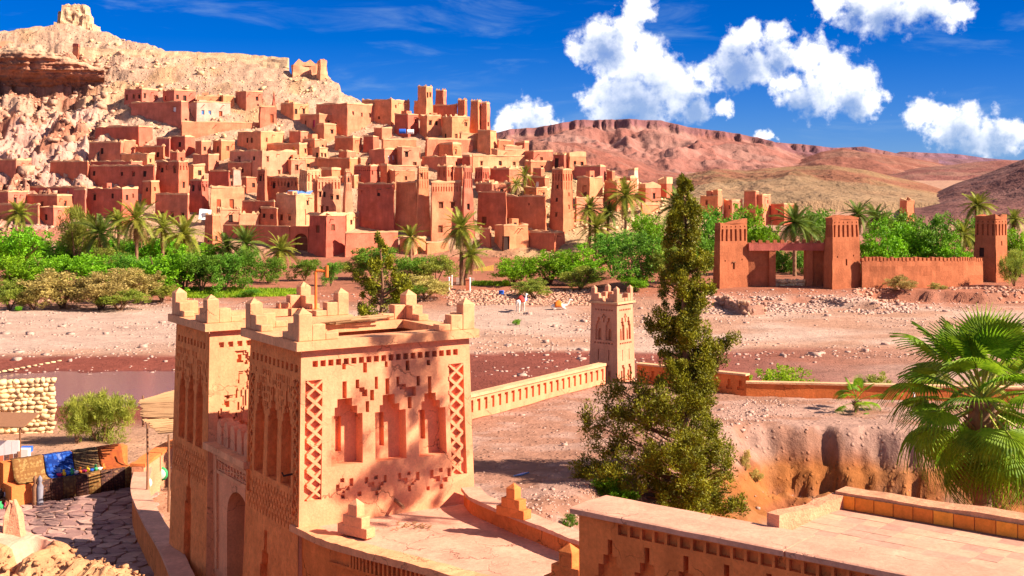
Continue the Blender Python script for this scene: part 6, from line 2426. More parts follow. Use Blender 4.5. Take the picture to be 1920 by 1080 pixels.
def build_summit():
    # ruined granary tower
    d = Dv(46) + 2
    base = P(133, 50, d)
    root = empty('ruined_tower', (base.x, base.y, base.z - 2), 'crumbling ruined tower on the very top of the hill', 'ruin')
    k = d / F
    rn = random.Random(31)
    for name, u0, u1, vt, vb, dy, dp in (('core', 112, 158, 9, 54, 0, 5.0), ('side_stump', 104, 116, 24, 54, .6, 4.0), ('buttress', 152, 166, 30, 56, .4, 4.0), ('plinth', 100, 170, 44, 62, -.5, 7.0)):
        h = (vb - vt) * k
        w = (u1 - u0) * k
        p0 = Vector((P(u0, vb, d).x, d + dy, P(u0, vb, d).z))
        p1 = p0 + Vector((w, w * .18, 0))
        mb = MB()
        ins = .13 * h * .5
        t0, t1 = p0 + Vector((ins, .4, h)), p1 + Vector((-ins * .8, .4, h))
        rects = [(w * .42, h * .35, w * .56, h * .62, .5), (w * .62, h * .7, w * .72, h * .8, .3)] if name == 'core' else []
        relief(mb, p0, p1, t1, t0, w, h, rects, .55, .45, freq=.9)
        q0, q1 = p0 + Vector((.2, dp, 0)), p1 + Vector((.2, dp, 0))
        s0, s1 = t0 + Vector((0, dp - 1, 0)), t1 + Vector((0, dp - 1, 0))
        relief(mb, q1, q0, s0, s1, w, h, [], .4, .6, freq=.9)
        relief(mb, q0, p0, t0, s0, dp, h, [], .4, .6, freq=.9)
        relief(mb, p1, q1, s1, t1, dp, h, [], .5, .6, freq=.9)
        # broken crest
        n = 7
        for i in range(n):
            a = t0.lerp(t1, i / n); b = t0.lerp(t1, (i + 1) / n)
            hh = rn.uniform(-.1, .7)
            mb.hexa([a - UPV * .4, b - UPV * .4, b + Vector((0, 3, -.4)), a + Vector((0, 3, -.4))],
                    [a + UPV * hh, b + UPV * rn.uniform(0, .6), b + Vector((0, 3, .2)), a + Vector((0, 3, hh))])
        mb.build(name, M['hillmud'], root)
    # long rampart along the ridge
    pts = [(146, 111), (200, 112), (260, 113), (330, 115), (440, 120), (500, 124), (537, 130)]
    line = []
    for i in range(52):
        u = 146 + (537 - 146) * i / 51
        v = np.interp(u, [p[0] for p in pts], [p[1] for p in pts])
        d = Dv(v)
        line.append((u, v, d))
    root = empty('ridge_rampart', P(340, 115, Dv(115)), 'long crumbling rampart wall along the ridge top', 'wall')
    mb = MB()
    ids = []
    for i, (u, v, d) in enumerate(line):
        vt = np.interp(u, [146, 330, 430, 537], [87, 95, 98, 107]) + rn.uniform(-1.2, 1.2)
        p = P(u, v, d); t = P(u, vt, d)
        z0 = min(p.z, float(hill_z(p.x, d))) - 1.0
        row = []
        for k2 in range(7):
            s = k2 / 6
            row.append(mb.vert((p.x, d + 2.2 * s - mnoise.noise(Vector((p.x * .7, s * 4, 0))) * .35, z0 + (t.z - z0) * s)))
        row.append(mb.vert((p.x, d + 3.6, t.z + rn.uniform(-.2, .1))))
        row.append(mb.vert((p.x, d + 3.8, z0)))
        ids.append(row)
    for a, b in zip(ids, ids[1:]):
        for k2 in range(8):
            mb.f.append((a[k2], b[k2], b[k2 + 1], a[k2 + 1])); mb.m.append(0)
    for r_ in (ids[0], ids[-1]):
        mb.f.append(tuple(r_)); mb.m.append(0)
    mb.build('wall', M['hillmud'], root)
    for (uL, uC, uR, vT, vB, lab) in ((133, 147, 152, 86, 112, 'red square bastion at the left end of the ridge rampart'),
                                      (545, 548, 606, 122, 144, 'low ruined wall at the right end of the ridge'),
                                      (592, 600, 616, 117, 150, 'ragged broken bastion at the right end of the ridge'),
                                      (-60, -10, 78, 86, 100, 'long reddish wall below the summit at the left edge')):
        h = plan_house(uL, uC, uR, vT, vB, m='c' if uL > 0 and uL != 133 else 'k', rag=7, ruin=1, w=(0, 0), bat=.06, jit=.4, step=.8, plain=1)
        HOUSES.pop()
        build_house(h, 'ridge_ruin', lab, 'ruins along the ridge', 'ruin')


def camel_mesh(kneel=False):
    """one skinned figure, facing +X, feet at z=0"""
    me = bpy.data.meshes.new('body')
    if not kneel:
        V = [(0, 0, 1.25, .30), (-.45, 0, 1.22, .27), (-.75, 0, 1.18, .20), (.15, 0, 1.55, .20), (.45, 0, 1.22, .30), (.72, 0, 1.18, .20), (1.0, 0, 1.15, .13), (1.2, 0, 1.45, .105),
             (1.28, 0, 1.80, .09), (1.38, 0, 1.93, .10), (1.62, 0, 1.86, .07), (1.72, 0, 1.82, .05), (1.33, .07, 2.02, .025), (1.33, -.07, 2.02, .025), (-.86, 0, .95, .03), (-.88, 0, .7, .03)]
        E = [(0, 1), (1, 2), (0, 3), (0, 4), (4, 5), (5, 6), (6, 7), (7, 8), (8, 9), (9, 10), (10, 11), (9, 12), (9, 13), (2, 14), (14, 15)]
        for x, y, b in ((.55, .16, 4), (.55, -.16, 4), (-.6, .17, 1), (-.6, -.17, 1)):
            i = len(V)
            hx = -.08 if x < 0 else 0
            V += [(x, y, .95, .13), (x + .05 + hx * 0, y, .52, .065), (x + hx * .8, y, .12, .045), (x + .06, y, .03, .06)]
            E += [(b, i), (i, i + 1), (i + 1, i + 2), (i + 2, i + 3)]
    else:
        V = [(0, 0, .45, .33), (-.5, 0, .42, .28), (-.8, 0, .36, .18), (.1, 0, .82, .20), (.45, 0, .44, .30), (.75, 0, .46, .19), (1.02, 0, .48, .13), (1.22, 0, .74, .105),
             (1.32, 0, 1.02, .09), (1.42, 0, 1.12, .10), (1.66, 0, 1.06, .07), (1.76, 0, 1.02, .05), (1.37, .07, 1.21, .025), (1.37, -.07, 1.21, .025)]
        E = [(0, 1), (1, 2), (0, 3), (0, 4), (4, 5), (5, 6), (6, 7), (7, 8), (8, 9), (9, 10), (10, 11), (9, 12), (9, 13)]
        for x, y, b in ((.6, .22, 4), (.6, -.22, 4), (-.55, .24, 1), (-.55, -.24, 1)):
            i = len(V)
            V += [(x, y, .22, .12), (x + .32, y, .09, .075), (x - .05, y * 1.1, .06, .055)]
            E += [(b, i), (i, i + 1), (i + 1, i + 2)]
    me.from_pydata([v[:3] for v in V], E, [])
    return me, [v[3] for v in V]


def camel(label, pos, rz, kneel, blanket):
    root = empty('camel', pos, label, 'camel', 'camels on the river bed', rz)
    me, rad = camel_mesh(kneel)
    me.materials.append(M['camel'])
    o = link('body', me, root)
    sk = o.modifiers.new('skin', 'SKIN')
    for i, r in enumerate(rad):
        me.skin_vertices[0].data[i].radius = (r, r)
    me.skin_vertices[0].data[0].use_root = True
    sk.use_smooth_shade = True
    ss = o.modifiers.new('smooth', 'SUBSURF'); ss.levels = ss.render_levels = 2
    m = MB()
    z0 = .45 if kneel else 1.24
    N = 10
    ids = []
    for x in (-.42, -.15, .12, .36):
        row = []
        for i in range(N + 1):
            a = math.radians(-20 + 220 * i / N)
            hump = .30 * math.exp(-((x - .08) / .28) ** 2)
            row.append(m.vert((x, .40 * math.cos(a), z0 + (.36 + hump * max(0, math.sin(a))) * math.sin(a))))
        ids.append(row)
    for a, b in zip(ids, ids[1:]):
        for i in range(N):
            m.f.append((a[i], b[i], b[i + 1], a[i + 1])); m.m.append(0)
    b = link('saddle_blanket', m.mesh('saddle_blanket', M[blanket], True), root)
    md = b.modifiers.new('thick', 'SOLIDIFY'); md.thickness = .05; md.offset = 1


def rug_mesh(w, prof, mat, seed):
    """cloth w wide hanging along a profile of (out, z); slightly rippled"""
    m = MB()
    nx = 10
    ids = []
    for j, (o, z) in enumerate(prof):
        ids.append([m.vert((w * i / nx, -o + .03 * mnoise.noise(Vector((i * .6, j * .5, seed))), z + .02 * mnoise.noise(Vector((i * .5, j * .7, seed + 4))))) for i in range(nx + 1)])
    for a, b in zip(ids, ids[1:]):
        for i in range(nx):
            m.f.append((a[i], a[i + 1], b[i + 1], b[i])); m.m.append(0)
    return m.mesh('cloth', M[mat], True)


def rugmat(name, base, a, b, scale=7.0):
    m, nt = new_mat(name)
    co = nt.node('ShaderNodeTexCoord').outputs['Object']
    vo = nt.node('ShaderNodeTexVoronoi', {'Vector': co, 'Scale': scale, 'Randomness': .35}, distance='CHEBYCHEV')
    wv = nt.noise(co, scale * .8, 3, .6)
    n = nt.noise(co, 40, 2, .5)
    c = nt.mix(nt.ramp(vo.outputs['Distance'], [(.25, 0.0), (.4, 1.0)]), base, a)
    c = nt.mix(nt.ramp(wv.outputs[0], [(.56, 0.0), (.62, .8)]), c, b)
    c = nt.mix(1.0, c, nt.ramp(n.outputs[0], [(.3, .75), (.7, 1.1)]), 'MULTIPLY')
    return surf(m, nt, c, .95, n.outputs[0], .3, .01, .05)


def build_market():
    rn = random.Random(14)
    zg = 1.5
    # bench wall that carries the rugs, from the dark stall on the left to the round wall on the right
    a, b = G(22, 955, zg), G(256, 915, zg)
    ex = (b - a); L = ex.length; ex.normalize()
    out = ex.cross(UPV)                       # towards the viewer
    root = empty('rug_bench', a, 'long low mud bench wall the carpets are spread over at the market', 'bench')
    m = MB()
    m.obox(a, ex, -out, 0, 0, -.2, L, 1.3, .92)
    m.obox(a, ex, -out, -.01, .9, -.2, L + .01, 1.42, 1.72)
    m.build('wall', M['rampart'], root)
    rz = math.atan2(ex.y, ex.x)
    def at(s, o, z): return a + ex * (s * L) + out * o + UPV * z
    back = [(-1.1, 1.80), (-.86, 1.79), (-.78, 1.5), (-.62, 1.1), (-.35, .98), (-.02, .97)]
    for s0, w, mat, lab, prof in ((.06, .24, 'rug_tan', 'tan carpet draped over the market bench, left of the blue one', back), (.31, .22, 'rug_blue', 'blue patterned carpet draped over the market bench', back),
                                  (.54, .20, 'rug_olive', 'olive-brown carpet between the blue and the orange one', back), (.75, .19, 'rug_orange', 'orange-brown carpet at the right end of the market bench', back)):
        o = link('carpet', rug_mesh(w * L, prof, mat, s0 * 9), None, at(s0, 0, 0), (0, 0, rz))
        md = o.modifiers.new('thick', 'SOLIDIFY'); md.thickness = .03
        tag(o, lab, 'carpet', 'carpets at the market')
    front = [(-.02, .985), (.05, .96), (.075, .6), (.09, .1)]
    words = ['leftmost', 'second', 'third', 'fourth', 'fifth', 'sixth', 'seventh', 'rightmost']
    for k in range(8):
        o = link('carpet', rug_mesh(L * .098, front, ('rug_dark', 'rug_dark', 'rug_olive', 'rug_dark', 'rug_tan', 'rug_dark', 'rug_dark', 'rug_tan')[k], k + 20), None, at(.19 + k * .101, 0, 0), (0, 0, rz))
        md = o.modifiers.new('thick', 'SOLIDIFY'); md.thickness = .02
        tag(o, f"{words[k]} of the small dark carpets hung along the front of the bench", 'carpet', 'small carpets on the bench front')
    # trinkets on the bench
    cols = ['magenta', 'yellow', 'bluec', 'green_paint', 'white', 'orange_paint']
    cn = ['magenta', 'yellow', 'blue', 'green', 'white', 'orange']
    for k in range(12):
        p = at(.38 + k * .032, -.14, 1.0)
        mb = MB()
        if k % 2:
            mb.tube([p, p + UPV * .05, p + UPV * .13, p + UPV * .17, p + UPV * .26], [.05, .10, .10, .04, .06], 10)
            o = mb.build('vase', M[cols[k % 6]], None, True, p)
            tag(o, f"small {cn[k % 6]} vase on the bench, {ORD[k]} trinket from the blue carpet", 'vase', 'trinkets on the bench')
        else:
            mb.tube([p, p + UPV * .03, p + UPV * .12], [.05, .09, .14], 12)
            o = mb.build('bowl', M[cols[k % 6]], None, True, p)
            tag(o, f"small {cn[k % 6]} bowl on the bench, {ORD[k]} trinket from the blue carpet", 'bowl', 'trinkets on the bench')
    # standing wooden figures in front
    for k, (u, mat) in enumerate(((66, 'wood'), (75, 'grey_wood'))):
        p = G(u, 951, zg)
        mb = MB()
        mb.tube([p, p + UPV * .25, p + UPV * .3, p + UPV * .85, p + UPV * 1.0, p + UPV * 1.08, p + UPV * 1.2, p + UPV * 1.3], [.12, .13, .11, .14, .06, .09, .09, .02], 10)
        tag(mb.build('carved_figure', M[mat], None, True, p), ('brown', 'grey')[k] + ' carved wooden figure standing before the tan carpet', 'figure', 'carved figures at the market')
    # potter's stall at the left edge
    p0 = G(-40, 955, zg)
    root = empty('stall_rack', p0, 'dark wooden stall rack hung with textiles at the left edge', 'rack')
    for s in (0, .9, 1.8):
        m = MB(); m.obox(p0, ex, -out, s, .55, -.1, s + .09, .64, 2.0); m.build('post', M['wood'], root)
    for k in range(9):
        m = MB()
        m.obox(p0, ex, -out, .02 + k * .2, .50 + .02 * (k % 2), .75, .2 + k * .2, .53 + .02 * (k % 2), 1.95)
        m.build('hanging_cloth', M[('rug_dark', 'door_red', 'rug_dark', 'shutter')[k % 4]], root)
    m = MB(); m.obox(p0, ex, -out, 0, -.35, .28, 1.9, .5, .34); m.build('shelf', M['wood'], root)
    for k in range(16):
        p = p0 + ex * (.15 + (k % 8) * .23) + out * (.1 + .22 * (k // 8)) + UPV * (.345 if k < 8 else -.02)
        if k >= 8: p = p + out * .35
        mb = MB()
        s = rn.uniform(.8, 1.3)
        mb.tube([p, p + UPV * .06 * s, p + UPV * .18 * s, p + UPV * .26 * s, p + UPV * .32 * s], [.06 * s, .11 * s, .12 * s, .05 * s, .07 * s], 10)
        c = rn.choice([0, 2, 3, 4, 5])
        tag(mb.build('pot', M[cols[c]] if k % 3 else M['dark'], None, True, p), f"glazed pot by the dark stall rack, {ORD[k % 8]} from the left on the {('shelf', 'ground')[k // 8]}", 'pot', 'pots of the dark stall')
    # white-boarded stall behind, cloth roof
    q0 = G(-35, 872, zg)
    root = empty('booth', q0, 'white-boarded booth with a brown awning at the left edge', 'stall')
    for k in range(5):
        m = MB(); m.obox(q0, Vector((1, 0, 0)), Vector((0, 1, 0)), .36 * k, 0, -.1, .36 * k + .34, .05, 1.15); m.build('board', M['white'], root)
    for s in (0, 1.75):
        m = MB(); m.obox(q0, Vector((1, 0, 0)), Vector((0, 1, 0)), s, .06, -.1, s + .07, .13, 2.1); m.build('post', M['wood'], root)
    m = MB()
    m.hexa([q0 + Vector((-.3, -.8, 1.95)), q0 + Vector((2.3, -.8, 1.9)), q0 + Vector((2.3, 1.2, 2.2)), q0 + Vector((-.3, 1.2, 2.25))],
           [q0 + Vector((-.3, -.8, 2.0)), q0 + Vector((2.3, -.8, 1.95)), q0 + Vector((2.3, 1.2, 2.25)), q0 + Vector((-.3, 1.2, 2.3))])
    m.build('awning', M['wood'], root)
    for k, (u, v) in enumerate(((38, 850), (33, 862))):
        m = MB(); p = G(u, v, zg)
        m.obox(p, Vector((1, 0, 0)), Vector((0, 1, 0)), 0, 0, 0, .5, .35, .3 + .2 * k)
        tag(m.build('crate', M[('bluec', 'white')[k]], None, False, p), ('blue', 'white')[k] + ' box standing beside the white-boarded booth', 'box')
    # purple bush-like textile heap and painted plates by the round wall
    for k, (u, v, r) in enumerate(((262, 872, .34), (288, 862, .38), (275, 885, .22), (302, 868, .30))):
        p = G(u, v + 20, zg + .7)
        mb = MB()
        N = 20
        c = mb.vert(p + Vector((0, -.06, 0)))
        r1 = [mb.vert(p + Vector((r * .7 * math.cos(6.283 * i / N), -.05, r * .7 * math.sin(6.283 * i / N)))) for i in range(N)]
        r2 = [mb.vert(p + Vector((r * math.cos(6.283 * i / N), .0, r * math.sin(6.283 * i / N)))) for i in range(N)]
        for i in range(N):
            mb.f.append((c, r1[(i + 1) % N], r1[i])); mb.m.append(0)
            mb.f.append((r1[i], r1[(i + 1) % N], r2[(i + 1) % N], r2[i])); mb.m.append(1 if k % 2 else 0)
        o = mb.build('plate', [M['white'], M['green_paint']], None, True, p)
        md = o.modifiers.new('thick', 'SOLIDIFY'); md.thickness = .03
        tag(o, ('small white plate leftmost in the display right of the carpets', 'large plate with green rim in the display by the posts', 'smallest white plate low in the display', 'plate with green rim nearest the gatehouse')[k], 'plate', 'plates at the market')
    m = MB()
    p = G(262, 912, zg)
    m.obox(p, Vector((1, 0, 0)), Vector((0, 1, 0)), -.25, .2, 0, 1.6, .5, .75)
    tag(m.build('display_bench', M['mud_pale'], None, False, p), 'pale plastered ledge carrying the painted plates', 'ledge')
    p = G(296, 880, zg + .5)
    o = link('textile', rug_mesh(1.1, [(0, 1.0), (.05, .6), (.1, .1)], 'rug_purple', 5), None, p)
    md = o.modifiers.new('thick', 'SOLIDIFY'); md.thickness = .02
    tag(o, 'purple and white patterned textile hung beside the plates', 'textile')
    p = G(208, 872, zg + .9)
    mb = MB()
    mb.tube([p, p + UPV * .1, p + UPV * .45, p + UPV * .62, p + UPV * .68], [.12, .24, .28, .17, .2], 14)
    tag(mb.build('clay_jar', M['mud_pale'], None, True, p), 'large pale clay jar standing behind the orange carpet', 'jar')
    # reed shelter on poles behind the gatehouse
    c = P(300, 800, 52)
    root = empty('reed_shelter', (c.x, 52, zg), 'reed-roofed pole shelter left of the gatehouse', 'shelter')
    zt = 6.4 - .6
    def W(u, v, d): return P(u, v, d)
    for u, vb, vt, d in ((276, 930, 795, 50), (316, 960, 815, 48), (268, 800, 742, 55), (345, 850, 760, 55)):
        m = MB(); p, q = W(u, vb, d), W(u, vt, d)
        m.tube([p, p.lerp(q, .5) + Vector((.02, 0, 0)), q], [.05, .045, .04], 7); m.build('pole', M['wood'], root)
    for (pa, pb, pc, pd, n) in (((262, 752, 55), (350, 725, 57), (262, 757, 53), (350, 757, 53), 14), ((266, 757, 53), (350, 757, 53), (266, 782, 52), (350, 782, 52), 12), ((266, 786, 52), (350, 778, 54), (300, 812, 48), (350, 806, 48), 12)):
        A, B, C_, D_ = W(*pa), W(*pb), W(*pc), W(*pd)
        m = MB()
        for i in range(n * 2):
            t = i / (n * 2 - 1)
            s, e = A.lerp(C_, t), B.lerp(D_, t)
            jt = Vector((rn.uniform(-.08, .08), 0, rn.uniform(-.03, .03)))
            m.tube([s + jt, s.lerp(e, .5) + Vector((0, 0, rn.uniform(-.03, .03))), e + jt], [.035, .04, .03], 5)
        m.build('reed_mat', M['reed'], root)
    # rounded wall between market and gatehouse
    line = smooth_line([G(268, 900, 2.3).xy, G(262, 940, 2.4).xy, G(285, 985, 2.6).xy, G(318, 1030, 2.8).xy, G(350, 1090, 3.0).xy], 7)
    root = empty('curved_wall', (*line[10], 1.0), 'curved low mud wall running down beside the gatehouse', 'wall')
    m = MB(); strip_wall(m, line, -.28, .28, .6, 2.75); m.build('wall', M['rampart'], root)
    m = MB(); strip_wall(m, line, -.34, .36, 2.75, 2.85, .02, 3); m.build('coping', M['floor'], root)
    line = smooth_line([G(258, 905, 2.4).xy, G(285, 885, 2.4).xy, G(320, 862, 2.4).xy, G(370, 845, 2.4).xy], 6)
    root = empty('curved_wall', (*line[8], 1.0), 'higher sunlit curved wall behind the poles of the reed shelter', 'wall')
    m = MB(); strip_wall(m, line, -.25, .25, .6, 3.05, .03, 2); m.build('wall', M['mud_cream'], root)
    m = MB(); strip_wall(m, line, -.32, .32, 3.05, 3.16, .03, 2); m.build('coping', M['rampart'], root)
    # rubble stone wall at the left
    d0, d1 = 68.5, 70.0
    p0, p1 = P(-60, 818, d0), P(97, 812, d1)
    ex2 = (p1 - p0); ex2.z = 0; Lw = ex2.length; ex2.normalize()
    root = empty('rubble_wall', (p0.x, p0.y, 1.0), 'pale rubble stone wall at the left beside the airy tree', 'wall')
    m = MB()
    n2 = ex2.cross(UPV)
    m.obox(Vector((p0.x, p0.y, .8)), ex2, -n2, 0, .12, 0, Lw - .1, .62, 3.2)
    m.build('core', M['stone'], root)
    ms = [stone_mesh(400 + k) for k in range(6)]
    row = 0
    z = 1.15
    while z < 4.05:
        x = rn.uniform(-.1, .1)
        hh = rn.uniform(.20, .27)
        while x < Lw - .05:
            w = rn.uniform(.24, .46)
            q = Vector((p0.x, p0.y, 0)) + ex2 * (x + w / 2) + n2 * rn.uniform(-.10, .02) * -1
            link('stone', ms[rn.randrange(6)], root, (q.x - root.location.x, q.y - root.location.y, z - 1.0), (rn.uniform(-.2, .2), rn.uniform(-.2, .2), math.atan2(ex2.y, ex2.x) + rn.choice([0, math.pi])), (w * .60, .24, hh * .62))
            x += w
        z += hh
        row += 1


def build_paving():
    """irregular flagstones of the market lane"""
    root = empty('path', (-14, 48, 1.5), None, None)
    tag(root, kind='structure')
    rn = random.Random(21)
    z = 1.55
    nx, ny = 20, 22
    pts = {}
    for i in range(nx + 1):
        for j in range(ny + 1):
            x = -21.5 + i * .62 + (.31 if j % 2 else 0) + rn.uniform(-.17, .17)
            y = 43.0 + j * .60 + rn.uniform(-.19, .19)
            pts[(i, j)] = Vector((x, y, z))
    for i in range(nx):
        for j in range(ny):
            q = [pts[(i, j)], pts[(i + 1, j)], pts[(i + 1, j + 1)], pts[(i, j + 1)]]
            c = sum(q, Vector()) / 4
            u = 960 + F * c.x / c.y
            v = VH + (H - z) * F / c.y
            if u > 290 or u < -20 or c.y < 43.5: continue
            gz = float(ground_z(c.x, c.y))
            top = [c + (p - c) * .91 for p in q]
            lo = [c + (p - c) * .95 for p in q]
            h = max(gz, 1.5) + .05 + rn.uniform(0, .035)
            m = MB()
            # cut corners so that the slabs are not plain quads
            ring_t, ring_b = [], []
            for k in range(4):
                a, b, e = top[k - 1], top[k], top[(k + 1) % 4]
                f = rn.uniform(.12, .3)
                for src, dst in (((a, b, e), ring_t),):
                    dst.append(b.lerp(a, f)); dst.append(b.lerp(e, f))
            for k in range(8):
                p = ring_t[k]
                ring_b.append(Vector((c.x + (p.x - c.x) * 1.03, c.y + (p.y - c.y) * 1.03, gz - .1)))
            ring_t = [Vector((p.x, p.y, h + rn.uniform(-.012, .012))) for p in ring_t]
            m.poly(ring_t)
            for k in range(8):
                m.poly([ring_b[k], ring_b[(k + 1) % 8], ring_t[(k + 1) % 8], ring_t[k]])
            m.build('flagstone', M['flag'], root)


def build_rubble_foreground():
    """broken wall heads in the lower left corner"""
    line = smooth_line([G(-160, 962, 7.2).xy, G(0, 985, 7.2).xy, G(70, 1005, 7.05).xy, G(165, 1045, 6.8).xy, G(230, 1080, 6.5).xy, G(330, 1130, 6.2).xy], 10)
    root = empty('ruined_wall', (*line[15], 1.0), 'broken mud wall with crumbling top in the lower left corner', 'wall')
    N = len(line)
    m = MB()
    ids = []
    prof = [(-2.6, -4.5), (-2.3, -2.2), (-2.0, -1.6), (-1.75, -1.15), (-1.5, -.95), (-1.3, -.72), (-1.1, -.62), (-.95, -.42), (-.8, -.30), (-.68, -.12), (-.55, -.05), (-.4, -.01), (-.2, .0),
            (0, .015), (.2, .02), (.36, .0), (.44, -.06), (.48, -.5), (.52, -1.6), (.55, -5.0)]
    fine = []
    for a_, b_ in zip(line, line[1:]):
        fine += [a_.lerp(b_, k / 4) for k in range(4)]
    NF = len(fine)
    for i, p in enumerate(fine):
        t = (fine[min(i + 1, NF - 1)] - fine[max(i - 1, 0)]).normalized()
        n = Vector((-t.y, t.x))
        s = i / NF
        zt = 7.3 - 1.0 * s
        broke = float(sstep(.44, .52, s))
        notch = math.exp(-((s - .40) / .03) ** 2)
        row = []
        for o, z in prof:
            q = p + n * o
            w3 = Vector((q.x, q.y, zt + z))
            rough = .06 if o > -.6 else .34
            rough = rough * (1 - broke) + (.30 if o > -.6 else .42) * broke
            dz = (mnoise.noise(w3 * 1.1) * .8 + mnoise.noise(w3 * 3.1) * .5 + abs(mnoise.noise(w3 * 7.3)) * .5) * rough
            dn = mnoise.noise(w3 * 2.3 + Vector((9, 4, 1))) * rough * .6
            drop = broke * (.15 + .35 * max(0, -o)) + notch * .35 * (o < .1)
            q = q + n * dn
            row.append(m.vert((q.x, q.y, zt + z + dz - drop)))
        ids.append(row)
    for a, b in zip(ids, ids[1:]):
        for k in range(len(prof) - 1):
            m.f.append((a[k], b[k], b[k + 1], a[k + 1])); m.m.append(0 if -.62 < prof[k][0] < .5 and ids.index(a) < NF * .43 else 1)
    m.build('wall', [M['floor'], M['rubble2']], root)
    rr = np.random.default_rng(4)
    cand = np.array([m.v[row[k]] for i, row in enumerate(ids) for k in range(3, len(prof) - 3) if (i > NF * .45 or prof[k][0] < -.62)])
    pick = cand[rr.integers(0, len(cand), 1500)] + rr.normal(0, .05, (1500, 3)) * np.array([1, 1, .1])
    rock_field('rubble', pick, rr.gamma(1.6, .014, 1500).clip(.01, .10), 'rubble2', 31, .7, None).data.transform(Matrix.Translation(-root.location))
    bpy.data.objects['rubble'].parent = root
    rng = np.random.default_rng(4)
    pts = []
    for i in range(2600):
        k = int(rng.integers(12, N - 1))
        p = line[k]
        t = (line[k + 1] - line[k]).normalized()
        n = Vector((-t.y, t.x))
        o_ = rng.normal() * .45 - .3
        q = p + n * o_ + t * rng.uniform(-.3, .3)
        s = k / N
        pts.append((q.x, q.y, 7.28 - 1.0 * s - .55 * max(0, -o_ - .4) - .3 * (s > .47)))
    0 and rock_field('rubble', np.array(pts), rng.gamma(1.5, .012, len(pts)).clip(.008, .08), 'rubble2', 31, .7, None)
    lump = empty('mud_lump', G(28, 982, 7.25), 'pale lump of mud on top of the broken wall', 'mud lump')
    mb = MB()
    p = Vector((0, 0, -.4))
    mb.tube([p, p + Vector((.1, 0, .3)), p + Vector((-.05, 0, .48)), p + Vector((-.13, 0, .62)), p + Vector((-.15, 0, .68))], [.30, .24, .16, .09, .03], 12)
    mb = MB()
    ring = [[], [], []]
    for k, (r0, z0_) in enumerate(((.30, -.3), (.24, .15), (.10, .48))):
        for i in range(9):
            a = 6.283 * i / 9
            q = Vector((math.cos(a) * r0, math.sin(a) * r0 * .8, z0_ + .08 * math.sin(i * 2.3 + k)))
            q += Vector((mnoise.noise(q * 5) * .12 - .06 * k, mnoise.noise(q * 5 + Vector((3, 1, 2))) * .12, 0))
            ring[k].append(mb.vert(q))
    for a, b in zip(ring, ring[1:]):
        for i in range(9):
            mb.f.append((a[i], a[(i + 1) % 9], b[(i + 1) % 9], b[i])); mb.m.append(0)
    mb.f.append(tuple(ring[2])); mb.m.append(0)
    link('lump', mb.mesh('lump', M['mud_cream']), lump)


